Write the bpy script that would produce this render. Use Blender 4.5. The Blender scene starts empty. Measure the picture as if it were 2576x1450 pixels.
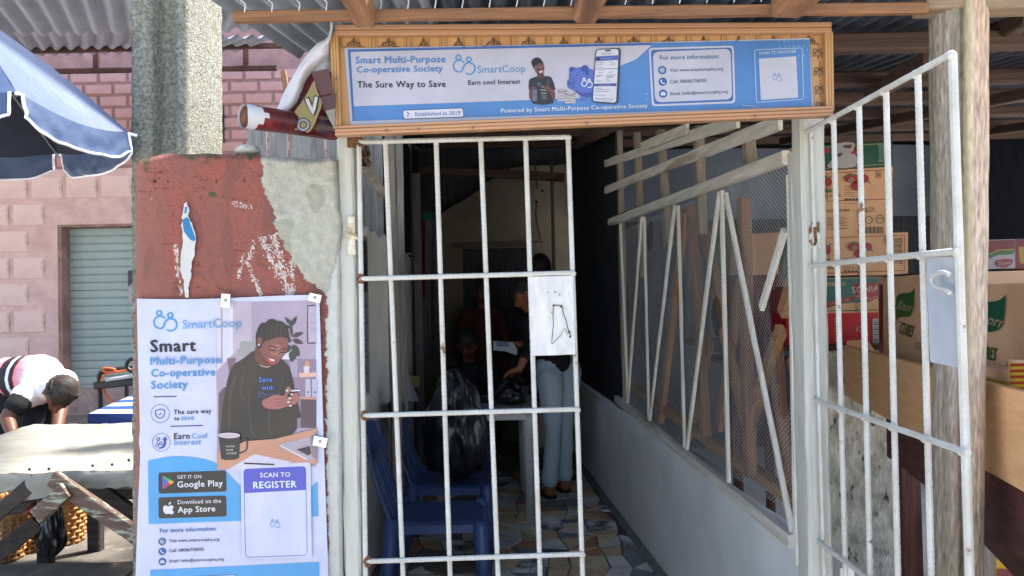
import bpy, bmesh, math, random
from mathutils import Vector, Matrix, noise as mnoise

random.seed(7)
SC = bpy.context.scene
COL = SC.collection
rad = math.radians

# ------------------------------------------------------------------ camera
F = 1950.0                      # focal length measured on a 2576 px wide picture
EYE = Vector((0, 0, 1.6))
RM = (Matrix.Rotation(rad(90.92), 3, 'X') @ Matrix.Rotation(rad(-1.15), 3, 'Z'))
cam = bpy.data.cameras.new('camera')
cam.sensor_width = 36
cam.lens = 36 * F / 2576
cam.clip_start = 0.05
cam.clip_end = 2000
camo = bpy.data.objects.new('camera', cam)
camo.matrix_world = Matrix.Translation(EYE) @ RM.to_4x4()
COL.objects.link(camo)
SC.camera = camo

# ------------------------------------------------------------------ sky, sun, exposure
SUN_EL, SUN_AZ = 58.0, 52.0     # azimuth clockwise from +Y towards +X
world = bpy.data.worlds.new('World')
SC.world = world
world.use_nodes = True
wn = world.node_tree.nodes
wl = world.node_tree.links
bg = wn['Background']
sky = wn.new('ShaderNodeTexSky')
sky.sky_type = 'NISHITA'
sky.sun_disc = False
sky.sun_elevation = rad(SUN_EL)
sky.sun_rotation = rad(SUN_AZ)
sky.air_density = 1.0
sky.dust_density = 3.0
sky.ozone_density = 0.6
wl.new(sky.outputs[0], bg.inputs[0])
bg.inputs[1].default_value = 0.15
sun = bpy.data.lights.new('sun', 'SUN')
sun.energy = 3.4
sun.angle = rad(5.0)
sun.color = (1.0, 0.95, 0.87)
suno = bpy.data.objects.new('sun', sun)
sd = Vector((math.sin(rad(SUN_AZ)) * math.cos(rad(SUN_EL)), math.cos(rad(SUN_AZ)) * math.cos(rad(SUN_EL)), math.sin(rad(SUN_EL))))
suno.rotation_euler = sd.to_track_quat('Z', 'Y').to_euler()
suno.location = (3, 3, 12)
COL.objects.link(suno)
vs = SC.view_settings
vs.view_transform = 'Standard'
vs.look = 'None'
vs.gamma = 1
vs.use_curve_mapping = False
vs.exposure = 2.0
SC.cycles.max_bounces = 8
SC.cycles.diffuse_bounces = 5
SC.cycles.caustics_reflective = False
SC.cycles.caustics_refractive = False

# ------------------------------------------------------------------ measuring helpers (picture point + distance -> place)
def ray(px, py):
    return RM @ Vector(((px - 1288) / F, -(py - 725) / F, -1.0))
def P(px, py, Y):
    d = ray(px, py)
    return EYE + d * (Y / d.y)
def PZ(px, py, z):
    d = ray(px, py)
    return EYE + d * ((z - EYE.z) / d.z)
def PP(px, py, pt, nrm):
    d = ray(px, py)
    return EYE + d * ((pt - EYE).dot(nrm) / d.dot(nrm))
def surf_plane(pt, nrm, base=0.0012, step=0.0006):
    pt = Vector(pt); nrm = Vector(nrm).normalized()
    if nrm.dot(EYE - pt) < 0: nrm = -nrm
    return lambda px, py, l=0: PP(px, py, pt, nrm) + nrm * (base + step * l)
def lerp(a, b, t): return a + (b - a) * t
def nz(x, y, z=0.0): return mnoise.noise(Vector((x, y, z)))

# ------------------------------------------------------------------ mesh collecting
class MB:
    def __init__(s):
        s.v = []; s.f = []; s.m = []
    def add(s, vs_, fs, m=0):
        o = len(s.v)
        s.v += [Vector(v) for v in vs_]
        for f in fs:
            s.f.append([i + o for i in f]); s.m.append(m)
        return s
    def box(s, lo, hi, m=0):
        x0, y0, z0 = lo; x1, y1, z1 = hi
        return s.add([(x0,y0,z0),(x1,y0,z0),(x1,y1,z0),(x0,y1,z0),(x0,y0,z1),(x1,y0,z1),(x1,y1,z1),(x0,y1,z1)],
                     [(0,3,2,1),(4,5,6,7),(0,1,5,4),(1,2,6,5),(2,3,7,6),(3,0,4,7)], m)
    def beam(s, p0, p1, w, h, up=(0,0,1), m=0, ch=0.12, n=1, jit=0.0, seed=0):
        """chamfered timber from p0 to p1: w across, h along up; jit roughens it"""
        p0 = Vector(p0); p1 = Vector(p1)
        d = (p1 - p0).normalized(); up = Vector(up)
        sx = d.cross(up)
        if sx.length < 1e-4: sx = d.cross(Vector((1, 0.01, 0)))
        sx.normalize(); uy = sx.cross(d).normalized()
        c = min(w, h) * ch; a = w / 2; b = h / 2
        prof = [(-a+c,-b),(a-c,-b),(a,-b+c),(a,b-c),(a-c,b),(-a+c,b),(-a,b-c),(-a,-b+c)]
        vs_ = []
        for i in range(n + 1):
            q = p0.lerp(p1, i / n)
            for k, (x, y) in enumerate(prof):
                j = jit * nz(i * 0.37 + seed, k * 1.3 + seed * 2.1, seed) if jit else 0
                j2 = jit * nz(i * 0.29 + seed + 40, k * 1.1, seed) if jit else 0
                vs_.append(q + sx * (x + j) + uy * (y + j2))
        fs = []
        for i in range(n):
            for k in range(8):
                fs.append((i*8+k, i*8+(k+1) % 8, (i+1)*8+(k+1) % 8, (i+1)*8+k))
        fs.append(tuple(reversed(range(8)))); fs.append(tuple(n*8+k for k in range(8)))
        return s.add(vs_, fs, m)
    def tube(s, path, r, n=8, m=0, cap=True, twist=0):
        path = [Vector(p) for p in path]
        N = len(path)
        rr = r if isinstance(r, (list, tuple)) else [r] * N
        vs_ = []; fs = []
        prev = None
        for i, p in enumerate(path):
            d = (path[min(i+1, N-1)] - path[max(i-1, 0)])
            d = d.normalized() if d.length > 1e-9 else Vector((0, 0, 1))
            if prev is None:
                x = d.cross(Vector((0, 0, 1)))
                if x.length < 0.05: x = d.cross(Vector((0, 1, 0)))
            else:
                x = prev - d * prev.dot(d)
            x.normalize(); prev = x
            y = d.cross(x)
            for k in range(n):
                a = 2 * math.pi * k / n
                rad_ = rr[i]
                if twist: rad_ = rr[i] * (1 + 0.08 * (1 if math.sin(twist * i + 2 * a) > 0.3 else 0))
                vs_.append(p + x * math.cos(a) * rad_ + y * math.sin(a) * rad_)
        for i in range(N - 1):
            for k in range(n):
                fs.append((i*n+k, i*n+(k+1) % n, (i+1)*n+(k+1) % n, (i+1)*n+k))
        if cap:
            fs.append(tuple(reversed(range(n)))); fs.append(tuple((N-1)*n+k for k in range(n)))
        return s.add(vs_, fs, m)
    def grid(s, fn, nu, nv, m=0, mfn=None):
        o = len(s.v)
        for j in range(nv + 1):
            for i in range(nu + 1):
                s.v.append(Vector(fn(i / nu, j / nv)))
        for j in range(nv):
            for i in range(nu):
                a = o + j * (nu + 1) + i
                s.f.append([a, a + 1, a + nu + 2, a + nu + 1])
                s.m.append(mfn((i+.5) / nu, (j+.5) / nv) if mfn else m)
        return s
    def ball(s, c, r, nu=10, nv=6, m=0):
        c = Vector(c); rx, ry, rz = r if isinstance(r, (tuple, list)) else (r, r, r)
        vs_ = [c + Vector((0, 0, rz))]
        for j in range(1, nv):
            t = math.pi * j / nv
            for i in range(nu):
                a = 2 * math.pi * i / nu
                vs_.append(c + Vector((rx*math.sin(t)*math.cos(a), ry*math.sin(t)*math.sin(a), rz*math.cos(t))))
        vs_.append(c - Vector((0, 0, rz)))
        fs = []
        for i in range(nu): fs.append((0, 1+i, 1+(i+1) % nu))
        for j in range(nv - 2):
            for i in range(nu):
                a = 1 + j*nu; b = a + nu
                fs.append((a+i, b+i, b+(i+1) % nu, a+(i+1) % nu))
        l = len(vs_) - 1; a = 1 + (nv-2)*nu
        for i in range(nu): fs.append((a+i, l, a+(i+1) % nu))
        return s.add(vs_, fs, m)

ORG = {}
def wloc(o):
    return ORG[o.name]
def setp(o, label=None, cat=None, group=None, kind=None):
    if label: o['label'] = label
    if cat: o['category'] = cat
    if group: o['group'] = group
    if kind: o['kind'] = kind
    return o
def thing(name, loc, label, cat, group=None):
    o = bpy.data.objects.new(name, None)
    o.empty_display_size = 0.1
    o.location = loc
    COL.objects.link(o)
    ORG[o.name] = Vector(loc)
    return setp(o, label, cat, group)
def mk(name, mb, mats, parent=None, label=None, cat=None, group=None, kind=None, smooth=False, loc=None):
    if not isinstance(mats, (list, tuple)): mats = [mats]
    if parent is not None: L = wloc(parent)
    elif loc is not None: L = Vector(loc)
    else:
        xs = [v.x for v in mb.v]; ys = [v.y for v in mb.v]; zs = [v.z for v in mb.v]
        L = Vector(((min(xs)+max(xs))/2, (min(ys)+max(ys))/2, min(zs)))
    me = bpy.data.meshes.new(name)
    me.from_pydata([v - L for v in mb.v], [], mb.f)
    for m in mats: me.materials.append(m)
    if len(mats) > 1: me.polygons.foreach_set('material_index', mb.m)
    if smooth: me.polygons.foreach_set('use_smooth', [True] * len(me.polygons))
    me.update()
    o = bpy.data.objects.new(name, me)
    COL.objects.link(o)
    if parent is not None: o.parent = parent
    else: o.location = L
    ORG[o.name] = L
    return setp(o, label, cat, group, kind)

# ------------------------------------------------------------------ materials
def lin(c):
    c /= 255.0
    return c / 12.92 if c <= 0.04045 else ((c + 0.055) / 1.055) ** 2.4
def S(r, g, b, k=1.0): return (lin(r) * k, lin(g) * k, lin(b) * k, 1)
_mc = {}
def M(name, c1, c2=None, scale=6.0, rough=0.75, bump=0.0, bscale=60.0, stretch=(1, 1, 1), metal=0.0, spec=0.3,
      lo=0.35, hi=0.65, c3=None, s3=2.0, lo3=0.55, hi3=0.65, detail=8.0, trans=0.0, bstretch=None):
    if name in _mc: return _mc[name]
    m = bpy.data.materials.new(name); m.use_nodes = True
    nt = m.node_tree; N = nt.nodes; Lk = nt.links
    b = N['Principled BSDF']
    b.inputs['Roughness'].default_value = rough
    b.inputs['Metallic'].default_value = metal
    b.inputs['Specular IOR Level'].default_value = spec
    b.inputs['Base Color'].default_value = c1
    tc = N.new('ShaderNodeTexCoord')
    mp = N.new('ShaderNodeMapping'); mp.inputs['Scale'].default_value = stretch
    Lk.new(tc.outputs['Object'], mp.inputs[0])
    out = None
    def mixcol(a, bb, fac):
        x = N.new('ShaderNodeMix'); x.data_type = 'RGBA'
        Lk.new(fac, x.inputs[0])
        if isinstance(a, tuple): x.inputs[6].default_value = a
        else: Lk.new(a, x.inputs[6])
        if isinstance(bb, tuple): x.inputs[7].default_value = bb
        else: Lk.new(bb, x.inputs[7])
        return x.outputs[2]
    def nse(sc_, l, h, off):
        n = N.new('ShaderNodeTexNoise'); n.inputs['Scale'].default_value = sc_; n.inputs['Detail'].default_value = detail
        n.inputs['Roughness'].default_value = 0.62
        mp2 = N.new('ShaderNodeMapping'); mp2.inputs['Location'].default_value = (off, off * .7, off * .3)
        Lk.new(mp.outputs[0], mp2.inputs[0]); Lk.new(mp2.outputs[0], n.inputs[0])
        r = N.new('ShaderNodeMapRange'); r.inputs[1].default_value = l; r.inputs[2].default_value = h
        Lk.new(n.outputs[0], r.inputs[0])
        return r.outputs[0]
    cur = c1
    if c2 is not None: cur = mixcol(cur, c2, nse(scale, lo, hi, 0))
    if c3 is not None: cur = mixcol(cur, c3, nse(s3, lo3, hi3, 5.3))
    if not isinstance(cur, tuple): Lk.new(cur, b.inputs['Base Color'])
    if bump:
        n = N.new('ShaderNodeTexNoise'); n.inputs['Scale'].default_value = bscale; n.inputs['Detail'].default_value = 5
        if bstretch:
            mb_ = N.new('ShaderNodeMapping'); mb_.inputs['Scale'].default_value = bstretch
            Lk.new(tc.outputs['Object'], mb_.inputs[0]); Lk.new(mb_.outputs[0], n.inputs[0])
        else: Lk.new(mp.outputs[0], n.inputs[0])
        bu = N.new('ShaderNodeBump'); bu.inputs['Strength'].default_value = bump; bu.inputs['Distance'].default_value = 0.01
        Lk.new(n.outputs[0], bu.inputs['Height']); Lk.new(bu.outputs[0], b.inputs['Normal'])
    _mc[name] = m
    return m
def wood(name, c1, c2, axis, rough=0.8, bump=0.5, c3=None, lo3=.55, hi3=.65, s3=3.0):
    st = [14, 14, 14]; st[axis] = 1.0
    return M(name, c1, c2, scale=3.0, rough=rough, bump=bump, bscale=7, stretch=tuple(st), c3=c3, s3=s3 / 6, lo3=lo3, hi3=hi3)
def attr_mat(name, rough=0.8, bump=0.4, bscale=120):
    m = M(name, (0.5, 0.5, 0.5, 1), None, rough=rough, bump=bump, bscale=bscale)
    nt = m.node_tree
    a = nt.nodes.new('ShaderNodeAttribute'); a.attribute_name = 'Col'
    nt.links.new(a.outputs['Color'], nt.nodes['Principled BSDF'].inputs['Base Color'])
    return m
PK = 0.60                       # printed paper reflects at most about two thirds
def print_mat(rgb):
    k = 'print_%d_%d_%d' % rgb
    if k in _mc: return _mc[k]
    return M(k, S(*rgb, PK), S(*[int(v*.94) for v in rgb], PK), scale=9, rough=0.38, spec=0.4, bump=.05, bscale=25)

# base palettes
WHITE_PAINT = M('white_paint', S(198,198,190), S(180,178,166), scale=9, rough=.5, bump=.25, bscale=90, c3=S(120,95,70), s3=16, lo3=.68, hi3=.72)
GATE_PAINT = M('gate_paint', S(186,186,181), S(170,167,157), scale=12, rough=.42, bump=.3, bscale=160, c3=S(112,84,62), s3=18, lo3=.655, hi3=.70)
RUST = M('rust_weld', S(70,50,40), S(130,85,50), scale=60, rough=.85, bump=.6, bscale=120)
GREY_PLASTER = M('grey_plaster', S(228,229,226), S(212,213,210), scale=3, rough=.6, bump=.15, bscale=14, c3=S(205,206,204), s3=45, lo3=.70, hi3=.73)
DARK_CLOTH = M('dark_cloth', S(30,31,36), S(44,45,50), scale=10, rough=.85)

# ------------------------------------------------------------------ flat print: shapes and lettering laid on a surface
from mathutils.geometry import tessellate_polygon
_tc = {}
def text2d(body, bold=0.0, shear=0.0):
    k = (body, bold, shear)
    if k in _tc: return _tc[k]
    c = bpy.data.curves.new('txt', 'FONT')
    c.body = body; c.size = 1; c.resolution_u = 2; c.shear = shear
    c.space_character = 1.0 + bold * 2.5
    o = bpy.data.objects.new('txt', c)
    COL.objects.link(o)
    dg = bpy.context.evaluated_depsgraph_get()
    me = bpy.data.meshes.new_from_object(o.evaluated_get(dg))
    vs_ = [(v.co.x, v.co.y) for v in me.vertices]
    fs = [tuple(p.vertices) for p in me.polygons]
    bpy.data.objects.remove(o); bpy.data.curves.remove(c); bpy.data.meshes.remove(me)
    x0 = min(v[0] for v in vs_); x1 = max(v[0] for v in vs_)
    _tc[k] = ([(v[0] - x0, v[1]) for v in vs_], fs, x1 - x0)
    return _tc[k]
def catmull(pts, n=5, closed=True):
    out = []; L = len(pts)
    rng = range(L) if closed else range(L - 1)
    for i in rng:
        p = [pts[(i + k) % L] if closed else pts[max(0, min(L - 1, i + k))] for k in (-1, 0, 1, 2)]
        for j in range(n):
            t = j / n; t2 = t*t; t3 = t2*t
            out.append(tuple(0.5 * (2*p[1][a] + (-p[0][a]+p[2][a])*t + (2*p[0][a]-5*p[1][a]+4*p[2][a]-p[3][a])*t2 + (-p[0][a]+3*p[1][a]-3*p[2][a]+p[3][a])*t3) for a in (0, 1)))
    if not closed: out.append(pts[-1])
    return out
class Print:
    def __init__(s, surf, tr=None, maxe=20):
        s.surf = surf; s.tr = tr or (lambda x, y: (x, y)); s.mb = MB(); s.mats = []; s.maxe = maxe
        s.k = math.dist(s.tr(0, 0), s.tr(1, 0))
    def mi(s, rgb):
        m = print_mat(rgb)
        if m not in s.mats: s.mats.append(m)
        return s.mats.index(m)
    def poly(s, pts, rgb, l=1, smooth=0):
        if smooth: pts = catmull(pts, smooth)
        pts = [s.tr(*p) for p in pts]
        tris = tessellate_polygon([[Vector((p[0], p[1], 0)) for p in pts]])
        mi = s.mi(rgb)
        stack = [tuple(pts[i] for i in t) for t in tris]
        while stack:
            a, b, c = stack.pop()
            e = max(math.dist(a, b), math.dist(b, c), math.dist(c, a))
            if e > s.maxe:
                ab = ((a[0]+b[0])/2, (a[1]+b[1])/2); bc = ((b[0]+c[0])/2, (b[1]+c[1])/2); ca = ((c[0]+a[0])/2, (c[1]+a[1])/2)
                stack += [(a, ab, ca), (ab, b, bc), (ca, bc, c), (ab, bc, ca)]
            else:
                s.mb.add([s.surf(p[0], p[1], l) for p in (a, b, c)], [(0, 1, 2)], mi)
        return s
    def rect(s, x0, y0, x1, y1, rgb, l=1, sk=0.0):
        return s.poly([(x0, y0), (x1, y0 + sk*(x1-x0)), (x1, y1 + sk*(x1-x0)), (x0, y1)], rgb, l)
    def disc(s, cx, cy, r, rgb, l=1, ry=None, n=20):
        ry = ry or r
        return s.poly([(cx + r*math.cos(2*math.pi*k/n), cy + ry*math.sin(2*math.pi*k/n)) for k in range(n)], rgb, l)
    def stroke(s, path, w, rgb, l=1, closed=False):
        path = [s.tr(*p) for p in path]
        if not isinstance(w, (list, tuple)):
            fine = []
            for i, p in enumerate(path):
                fine.append(p)
                if i == len(path) - 1 and not closed: break
                q = path[(i+1) % len(path)]; n_ = int(math.dist(p, q) / 12)
                fine += [(lerp(p[0], q[0], j/(n_+1)), lerp(p[1], q[1], j/(n_+1))) for j in range(1, n_+1)]
            path = fine
        mi = s.mi(rgb); N = len(path); a = []; b = []
        for i, p in enumerate(path):
            q0 = path[(i-1) % N] if closed else path[max(0, i-1)]
            q1 = path[(i+1) % N] if closed else path[min(N-1, i+1)]
            dx, dy = q1[0]-q0[0], q1[1]-q0[1]; L = math.hypot(dx, dy) or 1
            ww = s.k * (w[i] if isinstance(w, (list, tuple)) else w) / 2
            a.append(s.surf(p[0]-dy/L*ww, p[1]+dx/L*ww, l)); b.append(s.surf(p[0]+dy/L*ww, p[1]-dx/L*ww, l))
        fs = []
        for i in range(N if closed else N-1):
            j = (i+1) % N
            fs.append((i, j, N+j, N+i))
        s.mb.add(a + b, fs, mi)
        return s
    def ring(s, cx, cy, r, w, rgb, l=1, a0=0, a1=360, n=28):
        full = abs(a1 - a0) >= 360
        k = n if full else n + 1
        pts = [(cx + r*math.cos(rad(a0 + (a1-a0)*i/n)), cy + r*math.sin(rad(a0 + (a1-a0)*i/n))) for i in range(k)]
        return s.stroke(pts, w, rgb, l, closed=full)
    def rr(s, q, r, n=4):
        """rounded outline of a quad q (4 points, clockwise)"""
        out = []
        for i in range(4):
            p = q[i]; a = q[i-1]; b = q[(i+1) % 4]
            da = math.dist(p, a); db = math.dist(p, b)
            pa = (p[0]+(a[0]-p[0])*r/da, p[1]+(a[1]-p[1])*r/da); pb = (p[0]+(b[0]-p[0])*r/db, p[1]+(b[1]-p[1])*r/db)
            for k in range(n+1):
                t = k/n
                out.append(tuple((1-t)**2*pa[c] + 2*t*(1-t)*p[c] + t*t*pb[c] for c in (0, 1)))
        return out
    def text(s, body, p0, p1, rgb, l=3, bold=0.0, hs=1.0, shear=0.0):
        vs_, fs, w = text2d(body, bold, shear)
        a = s.tr(*p0); b = s.tr(*p1)
        L = math.dist(a, b); dx, dy = (b[0]-a[0])/L, (b[1]-a[1])/L; k = L / w
        mi = s.mi(rgb)
        sh_ = [(0, 0)] if bold < .004 else [(0, 0), (bold*.8, 0), (-bold*.8, 0), (0, bold*.5), (0, -bold*.5)]
        for q, (ox, oy) in enumerate(sh_):
            s.mb.add([s.surf(a[0] + dx*(x+ox)*k + dy*(y+oy)*k*hs, a[1] + dy*(x+ox)*k - dx*(y+oy)*k*hs, l + .2*q) for x, y in vs_], fs, mi)
        return s
    def logo(s, x, y, h, rgb, l=3, w=None):
        """two linked rings with heads, an open c running into an s; x,y top-left, h height"""
        w = w or h * 0.075
        s.ring(x + .24*h, y + .13*h, .105*h, w, rgb, l); s.ring(x + .73*h, y + .22*h, .105*h, w, rgb, l)
        cx, cy, R = x + .28*h, y + .53*h, .27*h
        arc1 = [(cx + R*math.cos(rad(a)), cy + R*math.sin(rad(a))) for a in range(-35, -301, -12)]
        cx2, cy2 = x + .75*h, y + .64*h
        arc2 = [(cx2 + R*math.cos(rad(a)), cy2 + R*math.sin(rad(a))) for a in range(-160, 136, 12)]
        s.stroke(arc1 + arc2, w, rgb, l)
        return s
    def build(s, name, parent, label=None):
        if not s.mb.v: return None
        o = mk(name, s.mb, s.mats, parent, label=label)
        s.mb = MB(); s.mats = []
        return o

# ================================================================== SETTING
def sheet(name, x0, y0, x1, y1, z, mat, kind='structure', n=1):
    mb = MB().grid(lambda u, v: (lerp(x0, x1, u), lerp(y0, y1, v), z), n, n)
    return mk(name, mb, mat, kind=kind, loc=((x0+x1)/2, (y0+y1)/2, z))
GROUND = M('ground_concrete', S(118,112,104), S(88,84,78), scale=1.3, rough=.9, bump=.5, bscale=18, c3=S(140,132,120), s3=7, lo3=.55, hi3=.7)
STREET = M('street_sand', S(196,193,186), S(178,175,168), scale=1.1, rough=.9, bump=.4, bscale=18)
sheet('ground', -400, -400, 400, 400, 0, STREET)
sheet('yard', -9, 3.0, -1.0, 8.1, .004, GROUND)
mk('pavement', MB().box((-14, 8.1, 0), (-2.0, 9.75, 0.31)), M('pavement_concrete', S(128,115,105), S(104,96,88), scale=2, rough=.9, bump=.4, bscale=20), kind='structure')
# broken drain covers lying across the foreground on the left
mb = MB()
for i in range(4):
    x = -4.2 + i * 1.02
    mb.beam((x, 4.42, .055), (x + 1.0, 4.40 + .02 * (i % 2), .06), .34, .11, n=10, jit=.012, seed=i * 3.1)
mk('kerb', mb, M('kerb_stone', S(122,112,98), S(84,78,68), scale=3, rough=.9, bump=.6, bscale=16, c3=S(150,120,80), s3=5, lo3=.62, hi3=.7), kind='structure')

# ------------------------------------------------------------------ pink block building
WY = 9.6
PINK = M('pink_paint', S(236,206,200), S(222,188,180), scale=2.2, rough=.8, bump=.2, bscale=30, c3=S(150,122,104), s3=1.6, lo3=.56, hi3=.72)
PINK_SHADED = M('pink_upper_shaded', S(196,156,153), S(180,138,136), scale=3, rough=.8, bump=.25, bscale=30, c3=S(120,86,84), s3=4, lo3=.58, hi3=.75)  # duskier pink: the awning's shade on the upper bricks, put into the colour
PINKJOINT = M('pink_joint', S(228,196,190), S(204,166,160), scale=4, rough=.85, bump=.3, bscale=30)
PINKJOINT_SHADED = M('pink_joint_shaded', S(168,132,130), S(140,110,108), scale=6, rough=.85, bump=.3, bscale=30)  # joints darkened to match, awning shade in the colour
bld = thing('block_building', (-5.2, WY, 0), 'pink building of painted moulded blocks with a grey roller shutter', 'building')
XL, XR = -9.5, -1.2
ZS = 3.34; ZT = 5.2
shx0 = P(146, 770, WY).x; shx1 = -3.75; shz1 = P(146, 566, WY).z; shz0 = P(240, 976, WY).z
mb = MB()
mb.box((XL, WY, 0), (shx0, WY + .3, ZS)).box((shx0, WY, shz1), (shx1, WY + .3, ZS)).box((shx1, WY, 0), (XR, WY + .3, ZS))
mk('wall', mb, PINKJOINT, bld)
mk('upper_wall', MB().box((XL, WY + .004, ZS), (XR - .004, WY + .3, ZT)), PINKJOINT_SHADED, bld)
def block_mesh(name, w, h, d, mat, k=.012):
    me = bpy.data.meshes.new(name)
    a, b = w/2, h/2
    v = [(-a, 0, -b), (a, 0, -b), (a, 0, b), (-a, 0, b), (-a+k, -d, -b+k), (a-k, -d, -b+k), (a-k, -d, b-k), (-a+k, -d, b-k)]
    me.from_pydata(v, [], [(4,5,6,7), (0,1,5,4), (1,2,6,5), (2,3,7,6), (3,0,4,7)])
    me.materials.append(mat)
    return me
BL = [block_mesh('block', .385, .275, .012 + .003*i, PINK) for i in range(3)]
BS = [block_mesh('brick', .325, .118, .012 + .003*i, PINK_SHADED, .008) for i in range(3)]
def put(me, name, parent, loc):
    o = bpy.data.objects.new(name, me); COL.objects.link(o); o.parent = parent
    o.location = Vector(loc) - wloc(parent)
    o.rotation_euler = (0, random.uniform(-.006, .006), 0)
    return o
row = 0; z = .46
while z < ZS - .1:
    x = XL + .3 + (.2 if row % 2 else 0)
    while x < XR - .15:
        if not (shx0 - .22 < x < shx1 + .22 and z < shz1 + .16) and -6.75 < x:
            put(random.choice(BL), 'block', bld, (x, WY, z))
        x += .432
    z += .332; row += 1
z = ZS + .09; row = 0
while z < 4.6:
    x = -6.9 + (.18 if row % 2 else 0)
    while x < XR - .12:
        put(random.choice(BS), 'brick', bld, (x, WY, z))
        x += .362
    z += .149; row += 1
# shutter jamb, lintel lining and plinth
mb = MB()
mb.box((shx0 - .002, WY + .004, shz0 - .2), (shx0 + .05, WY + .26, shz1)).box((shx1 - .05, WY + .004, shz0 - .2), (shx1 + .002, WY + .26, shz1))
mb.box((shx0 + .05, WY + .004, shz1 - .03), (shx1 - .05, WY + .26, shz1 + .002))
mk('shutter_jamb', mb, M('jamb_dirty', S(176,140,130), S(130,104,92), scale=3, rough=.85), bld)
mk('plinth', MB().box((-7.2, WY - .14, .305), (-2.7, WY - .002, shz0)), M('plinth_pink', S(190,160,152), S(140,118,108), scale=5, rough=.9, bump=.4, bscale=25), bld)
SHUT = M('shutter_grey', S(168,184,180), S(150,166,162), scale=1.2, rough=.5, bump=.06, bscale=20, c3=S(112,116,106), s3=5, lo3=.62, hi3=.78, stretch=(1, 1, 3))
sh = mk('roller_shutter', MB().box((shx0 + .05, WY + .2, shz0 - .1), (shx1 - .05, WY + .24, shz1)), SHUT, bld)
pitch = .0985; n = int((shz1 - shz0) / pitch) + 1
me = bpy.data.meshes.new('slat')
prof = [(0, 0), (-.012, .006), (-.016, .03), (-.016, .066), (-.012, .089), (-.002, .094)]
W = shx1 - shx0 - .1
vs_ = [(x, y, z) for (y, z) in prof for x in (-W/2, W/2)]
me.from_pydata(vs_, [], [(2*i, 2*i+1, 2*i+3, 2*i+2) for i in range(len(prof)-1)])
me.materials.append(SHUT)
for i in range(n):
    o = bpy.data.objects.new('slat', me); COL.objects.link(o); o.parent = sh
    o.location = Vector(((shx0+shx1)/2, WY + .198, shz1 - .03 - (i+1)*pitch)) - wloc(bld)
# louvred vent beside the pole
v0 = P(526, 268, WY); v1 = P(566, 360, WY)
mk('vent', MB().box((v0.x - .1, WY - .03, v1.z), (v1.x, WY + .0, v0.z)), M('vent_dark', S(70,72,72), S(50,52,54), scale=6, rough=.7), bld)
mb = MB()
for i in range(7):
    zz = lerp(v1.z, v0.z, (i+.5)/7)
    mb.beam((v0.x - .09, WY - .045, zz), (v1.x - .01, WY - .045, zz), .03, .012, up=(0, -.6, 1))
mk('vent_louvre', mb, M('vent_slat', S(84,86,86), None, rough=.7), bld)
# awning: corrugated sheets on brown purlins
ZINC_OLD = M('zinc_old', S(164,174,184), S(144,154,164), scale=1.5, rough=.55, metal=.25, bump=.1, bscale=12, c3=S(130,116,106), s3=4, lo3=.68, hi3=.75, stretch=(3, .6, 1))
FRAME_BROWN = M('frame_brown', S(96,66,58), S(70,48,44), scale=6, rough=.8, bump=.4, bscale=30)
def corr(x0, x1, ya, yb, za, zb, per=.076, amp=.011, drop=0.0, ny=6, sag=0.0):
    nx = int((x1 - x0) / per * 8)
    return MB().grid(lambda u, v: (lerp(x0, x1, u) + drop*v, lerp(ya, yb, v), lerp(za, zb, v) + amp*math.sin(2*math.pi*lerp(x0, x1, u)/per) - sag*math.sin(math.pi*v)), nx, ny)
def yline(py, Y): return P(200, py, Y).z
AW = [(4.4, 6.3, -70, 84), (6.1, 7.8, 56, 114), (7.6, 9.0, 108, 136)]  # first sheet lengthened forward and to the right to shade the market table
for i, (ya, yb, pa, pb) in enumerate(AW):
    za, zb = yline(pa, ya), yline(pb, yb)
    mk('roof_sheet', corr(-8.5, -.9 if i == 0 else -2.2, ya, yb, za + .03, zb + .0, per=.15, amp=.022, drop=-.9), ZINC_OLD, bld, smooth=True)
for i, (py, Y) in enumerate([(58, 6.6), (125, 8.4)]):
    z = yline(py, Y)
    mk('purlin', MB().beam((-9, Y, z), (-2.3, Y, z), .05, .075 if i == 0 else .06, n=20, jit=.012, seed=i), FRAME_BROWN, bld)
zb = yline(177, 9.2)
mk('awning_beam', MB().beam((-8, 9.2, zb), (-2.75, 9.2, zb - .02), .06, .055, n=8, jit=.004), FRAME_BROWN, bld)
for px in (72, 243, 620):
    a = P(px, 176, 9.2); b = P(px, 120, 9.2)
    mk('awning_post', MB().beam(a, (a.x, 9.2, b.z + .1), .07, .05, up=(0, 1, 0)), FRAME_BROWN, bld)
mk('hanging_wire', MB().tube([P(158, 70, 6.5), P(159, 78, 6.5), P(156, 84, 6.5)], .006, 5), DARK_CLOTH, bld)

# ------------------------------------------------------------------ concrete pole
PY = 3.35
def cx(px, dep=0.0): return (P(px, 300, PY).x, PY + dep)
prof = [cx(331), cx(362), cx(376, .02), cx(390, .085), cx(438, .09), cx(440, .05), cx(444, .0), cx(462), cx(470, .012), (P(524, 300, PY + .17).x, PY + .17), (P(524, 300, PY + .17).x, PY + .34), cx(331, .34)]
mb = MB(); nzv = 150; zt = 4.1
pts = []
for i in range(len(prof)):
    a, b = prof[i], prof[(i+1) % len(prof)]
    L = math.dist(a, b); k = max(1, int(L / .012))
    for j in range(k): pts.append((lerp(a[0], b[0], j/k), lerp(a[1], b[1], j/k)))
K = len(pts)
zz0 = P(331, 300, PY).z; lean = (P(335, 1450, PY).x - P(331, 300, PY).x) / (zz0 - P(335, 1450, PY).z)
for j in range(nzv + 1):
    zz = zt * j / nzv
    for i, (x, y) in enumerate(pts):
        d = .0035 * nz(x*45, y*45, zz*45) + .003 * nz(x*120, y*120, zz*120)
        mb.v.append(Vector((x + d + lean*(zz0 - zz), y + d, zz)))
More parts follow.
